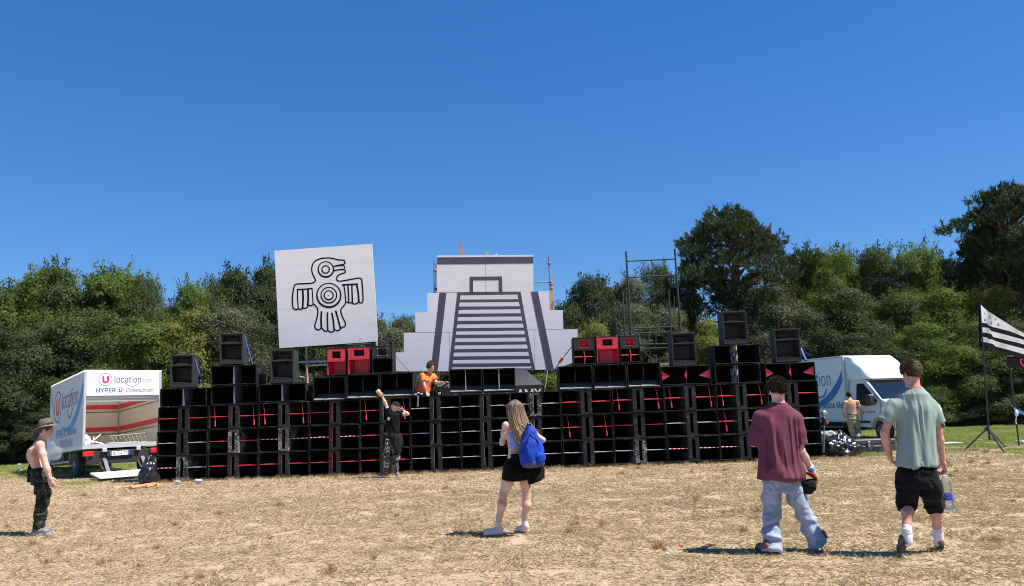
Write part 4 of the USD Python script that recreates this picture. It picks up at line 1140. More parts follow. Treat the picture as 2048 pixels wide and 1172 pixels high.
# lettering on the side seen by the camera: local x runs right to left for the camera, reading starts at the cab end
def side_text(name, mesh, m, x, z, fr=left, y=.0005, t=tk, k=-1, sgn=1):
    v, f = arr(mesh)
    obj(name, fr((np.stack([x + k * v[:, 0], y + sgn * v[:, 2], z + v[:, 1]], 1), f if k * sgn < 0 else f)), m, t)
eg, eu = emblem(0.50)
side_text('emblem_ring', eg, p_dark, LEN - 1.15, ZF + 1.38); side_text('emblem_letter', eu, p_red, LEN - 1.15, ZF + 1.38)
v, f = lettering('location', 0.52); s = 2.15 / v[:, 0].max(); side_text('lettering', (v * [s, 1, 1], f), p_dark, LEN - 1.72, ZF + 1.26)
sm = stroke([(-.34, .12), (-.22, -.12), (0, -.2), (.22, -.12), (.34, .12)], .06).difference(sbox(-1, .08, 1, 1))
side_text('swoosh', extrude(sm, .003), p_dark, LEN - 2.85, ZF + 1.12)
def crescent(pa, pb):
    return Polygon(list(pa) + list(pb)[::-1])
bz_ = lambda p0, p1, p2, p3: [tuple((1 - t) ** 3 * np.array(p0) + 3 * (1 - t) ** 2 * t * np.array(p1) + 3 * (1 - t) * t * t * np.array(p2) + t ** 3 * np.array(p3)) for t in np.linspace(0, 1, 24)]
swx = crescent(bz_((0, 0), (.9, -.50), (2.2, -.3), (3.05, 1.0)), bz_((0, 0), (.9, -.62), (2.4, -.55), (3.05, .62)))
side_text('swoosh', extrude(swx, .003), p_teal, LEN - 1.38, ZF + 0.92)
side_text('swoosh', extrude(stroke([(0, 0), (.25, -.45), (.62, -.85)], .045), .003), p_dark, LEN - .12, ZF + 1.98)
v, f = lettering('HYPER', 0.24, True); s = .98 / v[:, 0].max(); side_text('lettering', (v * [s, 1, 1], f), p_blue, LEN - 1.0, ZF + .40)
eg, eu = emblem(.14); side_text('emblem_ring', eg, p_grey, LEN - 2.2, ZF + .51); side_text('emblem_letter', eu, p_red, LEN - 2.2, ZF + .51)
v, f = lettering('Châteaubriant', 0.2); s = 1.35 / v[:, 0].max(); side_text('lettering', (v * [s, 1, 1], f), p_blue, LEN - 2.42, ZF + .42)
v, f = lettering('02 40 55 05 60', 0.22); s = 1.7 / v[:, 0].max(); side_text('lettering', (v * [s, 1, 1], f), p_blue, LEN - 1.6, ZF + .10)
# under the box
obj('chassis', Lb(0.2, LEN + 1.6, ys + .45, -.45, .46, ZF - .062), black_plastic, tk)
obj('rear_underrun', Lb(0.04, 0.16, ys + .15, -.15, .30, .66, .01), black_plastic, tk)
obj('side_guard', Lb(1.75, LEN - .2, -.06, -.03, .42, .47), galv, tk)
for x in (1.85, LEN - .3):
    obj('guard_post', Lb(x, x + .04, -.10, -.061, .42, ZF - .061), galv, tk)
for x in (1.15, LEN + 1.0):
    for y, sd in ((-.17, 1), (ys + .17, -1)):
        wheel(tk, left, x, y, side=sd)
for y in (-.30, ys + .02):
    obj('tail_lamp', Lb(-.03, .05, y, y + .28, ZF - .27, ZF - .13, .015), tail_red, tk)
pl = obj('plate_holder', Lb(-.02, .03, ys * .64, ys * .30, ZF - .30, ZF - .13, .01), black_plastic, tk)
px0 = ys * .30 - .08
obj('number_plate', Lb(-.028, -.021, px0 - .52, px0, ZF - .285, ZF - .165), mat('plate_white', (.72, .72, .70), .4), tk)
for y0 in (px0 - .05, px0 - .52):
    obj('plate_band', Lb(-.031, -.0285, y0, y0 + .05, ZF - .284, ZF - .166), p_blue, tk)
v, f = lettering('GE-514-PZ', 0.075, True); s = .39 / v[:, 0].max(); rear_text('plate_lettering', (v * [s, 1, 1], f), black_plastic, px0 - .065, ZF - .262, -.0285)
for y in (ys * .27, ys * .70):
    obj('lift_bracket', Lb(-.06, .06, y - .06, y + .06, ZF - .17, ZF - .07, .01), alu, tk)
# tail lift lying on the grass, on two arms
level = Frame(TL, hd)
obj('lift_platform', level(hull([[x, y, z] for y in (ys + .12, -.12) for x, z in ((-.42, .10), (-.42, .16), (-1.55, .045), (-1.55, .06))])), mat('lift_plate', (.60, .61, .62), .5, (.5, .5, .52), 6, metal=.2), tk, label='pale metal tail lift platform lowered to the grass')
for y in (ys * .28, ys * .76):
    obj('lift_arm', level(bar([.25, y, ZF - .2], [-.40, y, .13], .07, .10)), trim_grey, tk)
    obj('lift_ram', level(bar([.20, y + .12, ZF - .35], [-.30, y + .12, .20], .05, .05)), black_plastic, tk)
# cab, mostly hidden by the box
def cab(t, fr, x0, y0, y1, k=1.0):
    """Van cab in front of a box whose front wall is at x0. Between local y0 (left) and y1 (right)."""
    prof = [(x0 + .02, .48), (x0 + .02, 2.12), (x0 + .35, 2.16), (x0 + .80, 2.08), (x0 + 1.62, 1.36), (x0 + 2.16, 1.14), (x0 + 2.28, .95), (x0 + 2.32, .42), (x0 + 2.0, .40), (x0 + 1.96, .62), (x0 + 1.80, .78), (x0 + 1.48, .82), (x0 + 1.20, .74), (x0 + 1.06, .55), (x0 + 1.02, .42)]
    yc, hw = (y0 + y1) / 2, abs(y1 - y0) / 2
    v, f = extrude(Polygon(prof), 2 * hw)
    V = np.stack([v[:, 0], yc - hw + v[:, 2], v[:, 1]], 1)
    m = trimesh.Trimesh(V, f)
    V = np.array(m.vertices)
    tum = np.clip((V[:, 2] - 1.2) / 1.0, 0, 1) * .14 + np.clip((V[:, 0] - x0 - 1.7) / .7, 0, 1) * .16
    V[:, 1] = yc + (V[:, 1] - yc) * (1 - tum)
    obj('cab', fr((V, np.array(m.faces))), van_white, t, smooth=25)
    return yc, hw
lc = cab(tk, left, LEN, -.05, ys + .05)
for sd in (1, -1):
    y = lc[0] + sd * (lc[1] + .16)
    mr = obj('wing_mirror', Lb(LEN + 1.30, LEN + 1.42, y - .11, y + .11, 1.30, 1.68, .03), black_plastic, tk)
    obj('mirror_glass', Lb(LEN + 1.293, LEN + 1.299, y - .09, y + .09, 1.33, 1.65), glass_m, mr)
    obj('mirror_arm', left(bar([LEN + 1.38, y, 1.35], [LEN + 1.40, lc[0] + sd * lc[1] * .93, 1.30], .04)), black_plastic, tk)
# load in the truck
tr = thing('truss_section', 'aluminium lattice truss lying in the open truck', 'truss', left.pt(.4, ys * .6, ZF + .06))
A, Bq = left.pt(.35, ys * .38, ZF + .08), left.pt(.35, ys * .86, ZF + .08)
truss_m = mat('weathered_truss', (.06, .055, .05), .5, (.16, .15, .14), 9, metal=.3)
for dz, dx in ((0, 0), (.20, .12), (0, .25)):
    d = left.e * dx + np.array([0, 0, dz])
    obj('chord', tube([A + d, Bq + d * [1, 1, 1.25]], .012, 6), truss_m, tr, smooth=40)
for i in range(9):
    u, w2 = i / 9, (i + .5) / 9
    p0 = A * (1 - u) + Bq * u; p1 = A * (1 - w2) + Bq * w2 + left.e * .12 + [0, 0, .20]; p2 = A * (1 - (i + 1) / 9) + Bq * (i + 1) / 9
    obj('lacing', tube([p0, p1], .006, 5), truss_m, tr); obj('lacing', tube([p1, p2], .006, 5), truss_m, tr)
st = thing('folded_stand', 'folded chrome stand legs on the truck floor at the left', 'stand', left.pt(.3, ys * .12, ZF + .06))
for a, b in (((.3, ys * .12, ZF + .10), (.35, ys * .26, ZF + .34)), ((.3, ys * .12, ZF + .18), (.25, ys * .28, ZF + .07)), ((.32, ys * .16, ZF + .07), (.4, ys * .18, ZF + .28))):
    obj('tube', left(tube([a, b], .016, 6)), alu, st, smooth=40)
gb = thing('plastic_bag', 'pale green plastic bag in the left corner of the truck', 'bag', left.pt(.35, ys * .05, ZF + .06))
obj('bag', blob_lump(left.pt(.35, ys * .075, ZF + .19), .17, 2.6, 9, (.8, .8, 1)), mat('pale_green_plastic', (.40, .52, .34), .4, (.6, .64, .58), 5), gb, smooth=True)

# right van: heads to the right and towards the camera
VY = 29.0
VO = P(1699, 868, VY); VO[2] = 0
vh = -math.radians(72)
vf = Frame(VO, vh)                                          # origin: right front lower corner of the box; local +y away from camera
vw = 2.15
vn = thing('box_van', 'white rental box van with roof fairing parked behind the right end of the wall', 'van', VO)
Vb = lambda *a, **k: vf(box(*a, **k))
VF, VT = .62, 2.97
obj('box_body', Vb(-4.2, 0, .0, vw, VF, VT, .02), mat('van_box_panel', (.60, .595, .60), .45, (.64, .635, .64), 1.5), vn)
obj('corner_trim', Vb(-.10, .012, -.012, .09, VF - .01, VT + .005, .01), mat('pale_trim', (.50, .51, .54), .45), vn)
obj('roof_rail', Vb(-4.2, -.11, -.010, .04, VT - .07, VT + .004, .01), alu, vn)
obj('lower_rail', Vb(-4.2, -.11, -.010, .04, VF - .02, VF + .06, .01), alu, vn)
obj('chassis', Vb(-4.1, .3, .35, vw - .35, .38, VF - .021), black_plastic, vn)
obj('side_guard', Vb(-3.0, -.3, .02, .06, .40, .46), trim_grey, vn)
for x in (-2.9, -1.6, -.4):
    obj('guard_post', Vb(x, x + .04, .061, .10, .40, VF - .021), trim_grey, vn)
yc, hw = cab(vn, vf, 0.0, .06, vw - .06)
# roof fairing: rises from the cab roof to the box front
rows = []
for z, x0, x1, w in ((2.10, .02, .98, .95), (2.25, .02, .95, .97), (2.50, .02, .80, .98), (2.72, .02, .55, .98), (2.88, .02, .28, .98), (2.955, .02, .10, .97)):
    for s in (-1, 1):
        rows += [[x0, yc + s * hw * w, z], [x1 * .74, yc + s * hw * w, z], [x1 * .95, yc + s * hw * w * .90, z], [x1, yc + s * hw * w * .6, z]]
obj('roof_fairing', vf(hull(rows)), van_white, vn, smooth=35)
yr_ = yc - hw                                                # the side towards the camera
def on_side(poly, y, d, tum=True):
    v, f = extrude(Polygon(poly), d)
    tt = np.clip((v[:, 1] - 1.2) / 1.0, 0, 1) * .14 + np.clip((v[:, 0] - 1.7) / .7, 0, 1) * .16
    return vf((np.stack([v[:, 0], yc - (hw * (1 - tt)) - y - v[:, 2], v[:, 1]], 1), f))
dr = obj('door', on_side([(.30, .60), (.30, 2.04), (.72, 2.04), (1.52, 1.33), (1.52, .95), (1.24, .80), (1.04, .60)], .001, .006), van_white, vn)
obj('door_window', on_side([(.42, 1.22), (.40, 1.90), (.46, 1.95), (.74, 1.95), (1.42, 1.34), (1.36, 1.26), (.95, 1.16)], .0075, .004), glass_m, dr)
obj('door_handle', on_side([(.36, 1.08), (.36, 1.13), (.52, 1.13), (.52, 1.08)], .0075, .02), black_plastic, dr)
obj('side_moulding', on_side([(.06, .58), (.06, .66), (1.03, .66), (1.0, .58)], .008, .012), black_plastic, vn)
n0 = np.array([.80, 2.08]); n1 = np.array([1.62, 1.36])
def on_slope(a, b, y0, y1, d, s0, s1):
    pa, pb = n0 + (n1 - n0) * s0, n0 + (n1 - n0) * s1
    nn = np.array([.66, .75]) * d
    return vf(hull([[q[0] + k * nn[0], y, q[1] + k * nn[1]] for q, w in ((pa, a), (pb, b)) for y in (yc - w, yc + w) for k in (.15, 1)]))
ws = obj('windscreen', on_slope(hw * .80, hw * .93, 0, 0, .012, .07, .96), glass_m, vn)
obj('sun_strip', vf(hull([[.86 + k * .013, y, 1.985 + k * .015] for y in (yc - .78, yc - .1) for k in (1, 1.3)] + [[.91 + k * .013, y, 1.945 + k * .015] for y in (yc - .78, yc - .1) for k in (1, 1.3)])), van_white, ws)
obj('wiper', vf(bar([1.60, yc - .75, 1.41], [1.42, yc - .1, 1.57], .015)), black_plastic, ws)
obj('roof_light', Vb(.70, .86, yc - hw * .80, yc - hw * .62, 2.10, 2.17, .02), trim_grey, vn)
mr = obj('wing_mirror', Vb(1.22, 1.40, yr_ - .30, yr_ - .04, 1.18, 1.56, .04), black_plastic, vn)
obj('mirror_arm', vf(bar([1.36, yr_ + .08, 1.25], [1.34, yr_ - .06, 1.30], .06)), black_plastic, mr)
obj('bumper', vf(hull([[x, yc + s * w, z] for s in (-1, 1) for x, w, z in ((2.02, hw * .93, .36), (2.36, hw * .80, .36), (2.02, hw * .93, .74), (2.37, hw * .78, .74), (2.40, hw * .4, .36), (2.41, hw * .4, .74))])), black_plastic, vn, smooth=30)
obj('grille', vf(hull([[2.30, yc - .5, .80], [2.30, yc + .5, .80], [2.335, yc - .5, .80], [2.335, yc + .5, .80], [2.20, yc - .45, 1.05], [2.20, yc + .45, 1.05], [2.295, yc - .45, 1.05], [2.295, yc + .45, 1.05]])), black_plastic, vn)
for s in (-1, 1):
    obj('headlight', vf(hull([[x, yc + s * y, z] for x, y, z in ((2.26, hw * .55, .86), (2.34, hw * .5, .80), (2.05, hw * .88, 1.06), (2.22, hw * .86, .82), (2.20, hw * .56, 1.08), (2.28, hw * .83, .84))])), mat('lamp_glass', (.35, .37, .40), .1), vn)
for x, r_ in ((1.52, .35), (-2.4, .35)):
    for y, sd in ((.19, -1), (vw - .19, 1)):
        wheel(vn, vf, x, y, side=sd)
def van_text(name, mesh, m, x, z, y=-.0005):
    v, f = arr(mesh)
    obj(name, vf((np.stack([x + v[:, 0], y - v[:, 2], z + v[:, 1]], 1), f)), m, vn)
v, f = lettering('location', .50); s = 1.78 / v[:, 0].max(); van_text('lettering', (v * [s, 1, 1], f), p_teal, -2.52, 1.93)
eg, eu = emblem(.44); van_text('emblem_ring', eg, p_dark, -3.05, 2.14); van_text('emblem_letter', eu, p_red, -3.05, 2.14)
sm = stroke([(-.42, .16), (-.27, -.14), (0, -.24), (.27, -.14), (.42, .16)], .075).difference(sbox(-1, .1, 1, 1))
van_text('swoosh', extrude(sm, .003), p_teal, -1.38, 1.72)
van_text('swoosh', extrude(affinity.scale(swx, 1.0, 1.0, origin=(0, 0)), .003), p_teal, -3.12, 1.50)
v, f = lettering('le Basse Mer', .24, True); s = 1.52 / v[:, 0].max(); van_text('lettering', (v * [s, 1, 1], f), p_blue, -1.60, 1.10)
eg, eu = emblem(.075); 
v, f = lettering('location', .09); van_text('lettering', (v, f), p_grey, .86, .92, yr_ - .009); van_text('emblem_ring', eg, p_grey, .70, .95, yr_ - .009); van_text('emblem_letter', eu, p_red, .70, .95, yr_ - .009)

# ------------------------------------------------------------------ flag, banner, stands
def tripod(name, label, foot, top, Y, spread, r=.02):
    a, b = P(*foot, Y), P(*top, Y)
    t = thing(name, label, 'stand', (a[0], Y, 0))
    return t, a, b
stand_black = mat('black_stand_tube', (0.012, 0.012, 0.013), 0.45)
fo = G(1976, 884); 
FLY = 21.6
ftop, fbase = P(1960, 609, FLY), P(1977, 862, FLY)
fs = thing('flag_stand', 'black tripod stand holding the black and white striped flag', 'stand', (fbase[0], FLY, 0))
obj('mast', tube([[fbase[0], FLY, .25], ftop], [.024, .016], 8), stand_black, fs, smooth=40)
hub = P(1975, 856, FLY)
obj('hub', tube([hub - [0, 0, .08], hub + [0, 0, .05]], .04, 10), stand_black, fs, smooth=40)
for g in (G(1926, 902), G(2009, 905), G(2010, 893)):
    obj('leg', bar(hub, [g[0], g[1], -.01], .035, .03), stand_black, fs)
    mid = hub * .45 + np.array([g[0], g[1], 0]) * .55
    obj('spreader', tube([mid, [fbase[0], FLY, .30]], .009, 5), stand_black, fs)
obj('knob', trimesh.creation.icosphere(1, .035).apply_translation(hub + [-.06, 0, .0]), stand_black, fs)

flag_white = leaf_mat('flag_white_cloth', [(.74, .73, .78), (.74, .73, .78)], .35, .8)
flag_black = leaf_mat('flag_black_cloth', [(.012, .012, .02), (.012, .012, .02)], .25, .8)
fz = lambda a, b: (a / 7.814 + 1930, b / 7.814 + 590)
# flag drawn as columns: hoist (x zoom 245) to the far end off the picture; each column lists the stripe borders from top to bottom
cols = [(233, [138, 430, 500, 578, 648, 722, 810]), (300, [205, 438, 508, 588, 656, 736, 818]), (345, [238, 442, 512, 595, 662, 742, 822]), (372, [262, 478, 516, 600, 690, 752, 826]), (410, [285, 492, 562, 606, 692, 756, 838]), (440, [303, 500, 572, 655, 700, 766, 850]), (475, [328, 508, 580, 664, 720, 802, 862]), (560, [380, 530, 602, 684, 744, 826, 890]), (700, [470, 566, 640, 716, 782, 862, 930]), (850, [560, 625, 680, 752, 822, 905, 985]), (1000, [640, 690, 728, 800, 866, 950, 1040]), (1200, [720, 760, 790, 862, 930, 1015, 1120])]
def flag_pt(x, y):
    q = fz(x, y)
    u = (x - 233) / 967
    return P(q[0], q[1], FLY + .03 + .10 * math.sin(u * 14 + y * .004) * min(1, u * 6) + .25 * u)
fl = thing('striped_flag', 'black and white striped flag with ermine spots flying to the right', 'flag', ftop)
names = ['white_field', 'black_stripe', 'white_stripe', 'black_stripe', 'white_stripe', 'black_stripe']
for k in range(6):
    V, Fc, M = [], [], 5
    for x, ys_ in cols:
        for i in range(M + 1):
            V.append(flag_pt(x, ys_[k] + (ys_[k + 1] - ys_[k]) * i / M))
    for c in range(len(cols) - 1):
        for i in range(M):
            p = c * (M + 1) + i
            Fc.append([p, p + 1, p + M + 2, p + M + 1])
    obj(names[k], (np.array(V), np.array(Fc)), flag_white if k % 2 == 0 else flag_black, fl, smooth=True)
def ermine(cx, cy, s):
    g = unary_union([Polygon([(0, -16), (5, 2), (12, 16), (5, 14), (0, 20), (-5, 14), (-12, 16), (-5, 2)]), Point(0, -22).buffer(3.2), Point(-7, -17).buffer(3.2), Point(7, -17).buffer(3.2)])
    v, f = extrude(affinity.scale(g, s, s, origin=(0, 0)), 1)
    return np.array([flag_pt(cx + a, cy + b) + [0, -.006 - .003 * c, 0] for a, b, c in v]), f[:, ::-1]
for x, y, s in ((352, 256, .5), (308, 284, .5), (382, 342, 1.0), (312, 388, 1.0), (478, 372, .9), (410, 438, 1.0), (518, 460, 1.1), (440, 300, .4)):
    obj('ermine_spot', ermine(x, y, s), flag_black, fl)
obj('hoist_sleeve', tube([flag_pt(228, 125), flag_pt(236, 480), flag_pt(240, 815)], .030, 8), flag_black, fl, smooth=40)

NY = 22.6
bn = thing('banner_board', 'black banner with red ring emblem cut by the right picture edge', 'banner', P(2040, 735, NY))
x0, x1, z0, z1 = pbox(2015, 713, 2100, 735, NY); z1 = P(2015, 713, NY)[2]; z0 = P(2015, 735.5, NY)[2]
obj('cloth', box(x0, x1, NY, NY + .03, z0, z1), flag_black, bn)
obj('top_rail', box(x0, x0 + .32, NY - .01, NY + .04, z1 + .004, z1 + .02), grey_bar, bn)
c = P(2050, 724, NY); 
v, f = extrude(Point(0, 0).buffer(.14).difference(Point(0, 0).buffer(.095)), .004)
obj('ring_emblem', (np.stack([c[0] + v[:, 0], NY - .001 - v[:, 2], c[2] + v[:, 1]], 1), f), red_mat, bn)
obj('pole', tube([P(2020, 735, NY + .05), [P(2039, 880, NY)[0], NY + .05, 0]], .022, 8), stand_black, bn, smooth=40)
obj('pole', tube([P(2096, 735, NY + .05), [P(2096, 880, NY)[0], NY + .05, 0]], .022, 8), stand_black, bn, smooth=40)
bt = thing('barrier_tape', 'white and blue barrier tape knotted to the banner pole', 'tape', P(2031, 820, NY - .05))
_tp = [P(2028, 818, NY - .02), P(2036, 822, NY - .05), P(2048, 827, NY - .15), P(2070, 832, NY - .3)]
V = []
for q in _tp:
    V += [q + [0, 0, .05], q - [0, 0, .05]]
obj('tape', (np.array(V), np.array([[0, 1, 3, 2], [2, 3, 5, 4], [4, 5, 7, 6]])), mat('tape_blue_white', (.10, .30, .60), .4, (.75, .75, .75), 7, lo=.49, hi=.51), bt)
obj('knot', blob_lump(P(2033, 826, NY - .06), .07, 3, 5, (.6, .6, 1.4)), mat('tape_white', (.7, .7, .72), .4), bt, smooth=True)
obj('tail', tube([P(2034, 828, NY - .05), P(2031, 842, NY - .06), P(2033, 848, NY - .04)], .014, 5), mat('tape_white', (.7, .7, .72), .4), bt, smooth=True)

# ------------------------------------------------------------------ bits on the ground
bag_black = mat('black_bin_liner', (.012, .012, .015), .22, bump=.9, bscale=14, spec=.6)
def bin_bag(label, c, r, seed, sc):
    t = thing('bin_bag', label, 'bin bag', (c[0], c[1], 0))
    m = trimesh.creation.icosphere(4, 1.0)
    v = np.array(m.vertices)
    n1 = meshkit.fbm(v * 2.2 + seed, 4, seed)
    rid = np.abs(meshkit.fbm(v * [3.2, 3.2, 1.8] + seed, 3, seed + 3) - .5)
    v = v * (0.55 + .85 * n1 - .6 * rid)[:, None] * np.asarray(sc) * r
    v[:, :2] *= 1 - .38 * np.clip(v[:, 2:] / (sc[2] * r), -.3, 1)
    v[:, 2] = np.maximum(v[:, 2], -.75 * sc[2] * r)
    v = v + [c[0], c[1], .75 * sc[2] * r - .02]
    obj('bag', (v, np.array(m.faces)), bag_black, t, smooth=True)
    obj('knot', blob_lump([c[0] + .1 * r, c[1], 1.55 * sc[2] * r], .22 * r, 3, seed, (.6, .6, 1.1)), bag_black, t, smooth=True)
bin_bag('shiny black bin bag leaning on the left end of the wall', G(297, 966), .40, 3, (.60, .60, .95))
bin_bag('crumpled black bin bag in front of the flight case', P(1680, 905, 21.3) * [1, 1, 0], .52, 8, (1.05, .8, .66))
case_m = mat('dark_grey_case', (.048, .048, .056), .55, (.06, .06, .07), 5)
c0, c1 = P(1700, 880, 22.2), P(1792, 880, 22.2)
fc = thing('flight_case', 'long dark grey case with two recessed handles behind the man in green', 'case', (c0[0], 22.2, 0))
zt_ = P(1745, 879, 22.2)[2]
obj('body', box(c0[0], c1[0], 22.2, 22.8, .02, zt_ - .13, .015), case_m, fc)
obj('lid', box(c0[0], c1[0], 22.195, 22.805, zt_ - .125, zt_, .015), case_m, fc)
for k in (.22, .58):
    xx = c0[0] + (c1[0] - c0[0]) * k
    obj('handle_dish', box(xx - .11, xx + .11, 22.185, 22.199, .12, zt_ - .17, .006), mat('case_dish', (.03, .03, .035), .5), fc)
    obj('handle', box(xx - .11, xx + .11, 22.165, 22.184, zt_ - .20, zt_ - .175, .004), case_m, fc)
xx = c0[0] + (c1[0] - c0[0]) * .40
obj('latch', box(xx - .03, xx + .03, 22.17, 22.194, zt_ - .2, zt_ - .05, .006), galv, fc)
pi_ = thing('fallen_pole', 'grey tube lying behind the right end of the wall', 'pole', G(1665, 905))
obj('tube', tube([P(1645, 874, 22.6), P(1690, 874.5, 22.6)], .055, 10), mat('grey_tube', (.12, .12, .12), .6), pi_, smooth=40)
pi_ = thing('clothes_pile', 'small heap of grey clothes on the tube behind the right end of the wall', 'clothes', G(1655, 905))
obj('cloth', blob_lump(P(1655, 872, 22.5), .22, 2.8, 12, (1.2, .8, .7)), mat('khaki_cloth', (.16, .17, .12), .9, (.3, .3, .27), 6), pi_, smooth=True)
lp = thing('lamp_head', 'small chrome lamp head with red lens on a stand beside the wall end', 'lamp', P(1650, 900, 20.9) * [1, 1, 0])
obj('stand', tube([P(1647, 905, 20.9), P(1648.5, 850, 20.9)], .02, 8), galv, lp, smooth=40)
obj('housing', trimesh.creation.icosphere(2, .085).apply_scale([1, .8, 1]).apply_translation(P(1648, 827, 20.9)), galv, lp, smooth=True)
obj('visor', tube([P(1645, 834, 20.85), P(1650, 842, 20.85), P(1652, 850, 20.85)], [.05, .085, .05], 10), black_plastic, lp, smooth=True)
obj('lens', tube([P(1651.5, 843, 20.8), P(1656, 847, 20.8)], [.05, .02], 8), red_mat, lp, smooth=True)
orange_m = mat('faded_orange_net', (.52, .22, .10), .85, (.42, .24, .12), 9)
on = thing('orange_net', 'flat faded orange netting on the dry grass by the left truck', 'net', G(280, 974))
for k in range(9):
    u = np.linspace(0, 1, 9)
    a, b = G(246 + 6 * k, 978 - k * .8), G(296 + 3 * k, 972 + 2.5 * math.sin(k))
    p = a * (1 - u[:, None]) + b * u[:, None] + np.stack([0 * u, .12 * np.sin(u * 9 + k), .03 + .015 * np.sin(u * 7 + k * 2)], 1)
    obj('strand', tube(p, .022, 5), orange_m, on, smooth=True)
clear_m = usdkit.material(stage, '/World/Looks/clear_plastic', {'f': ('fresnel', {'IOR': 1.45}), 'tr': ('transparent_bsdf', {'color': (.90, .93, .95)}), 'gl': ('glossy_bsdf', {'roughness': .08, 'color': (1, 1, 1)}), 'df': ('diffuse_bsdf', {'color': (.75, .78, .82)}),
    'm': ('mix_closure', {'fac': .1}), 'm2': ('mix_closure', {})}, [('tr.BSDF', 'm.closure1'), ('df.BSDF', 'm.closure2'), ('f.fac', 'm2.fac'), ('m.closure', 'm2.closure1'), ('gl.BSDF', 'm2.closure2')], surface='m2.closure')
litter_w = mat('crumpled_white_plastic', (.34, .36, .37), .45, bump=.5, bscale=30)
for px, py, r, lab in ((355, 967, .06, 'small crushed clear bottle in front of the leftmost stack'), (396, 966, .09, 'crumpled whitish plastic in front of the second stack'), (38, 931, .06, 'white scrap on the green grass left of the hatted man'),
                       (43, 943, .05, 'smaller white scrap on the grass nearer the hatted man'), (1335, 1113, .022, 'white scrap on the dry grass left of the man in maroon'), (1362, 1096, .02, 'tiny red scrap left of the man in maroon')):
    g = G(px, py)
    t = thing('litter', lab, 'litter', (g[0], g[1], 0))
    obj('scrap', blob_lump([g[0], g[1], r * .35 + .02], r, 3, int(px), (1.25, .8, .5)), red_mat if 'red' in lab else litter_w, t, smooth=True)
g = G(1896, 889); sh = thing('white_board', 'flat white board lying on the grass right of the man in green', 'board', (g[0], g[1], 0))
obj('sheet', box(g[0] - .30, g[0] + .32, g[1] - .25, g[1] + .25, .02, .06, .005), litter_w, sh)
g = G(2046, 886); sh = thing('white_board', 'flat white board lying on the grass at the right picture edge', 'board', (g[0], g[1], 0))
obj('sheet', box(g[0] - .12, g[0] + .5, g[1] - .2, g[1] + .2, .02, .06, .005), litter_w, sh)
# odds and ends by the man in orange
gy = 20.9
cl = thing('pipe_clamp', 'hanging grey pipe with pale clamps on the bin below the man in orange', 'clamp', P(835, 812, 20.55))
obj('pipe', tube([P(835.5, 791, 20.56), P(835.5, 812, 20.56)], .020, 8), mat('pale_pipe', (.16, .165, .165), .5), cl, smooth=40)
obj('foot', tube([P(833, 813, 20.55), P(838, 813, 20.55)], .022, 6), black_plastic, cl)
for p in ((831, 789), (837, 786), (843, 788)):
    obj('claw', trimesh.creation.icosphere(1, .032).apply_scale([1.2, .8, .7]).apply_translation(P(*p, 20.62)), mat('pale_claw', (.36, .35, .33), .5), cl, smooth=True)
ml = thing('folded_lamp_arm', 'white and black folding arm on the wall top beside the man in orange', 'lamp arm', P(880, 785, 20.8))
obj('arm', bar(P(876, 774, 20.8), P(891, 766, 20.8), .045), van_white, ml)
obj('arm', bar(P(878, 779, 20.75), P(893, 768, 20.75), .04), black_plastic, ml)
obj('joint', trimesh.creation.icosphere(1, .06).apply_translation(P(876, 774, 20.8)), black_plastic, ml, smooth=True)
obj('base', hull([P(x, y, Y) for x, y in ((882, 785), (897, 785), (884, 776), (896, 772)) for Y in (20.75, 21.0)]), black_plastic, ml)
obj('foot', trimesh.creation.icosphere(1, .04).apply_translation(P(879, 787, 20.7)), van_white, ml, smooth=True)
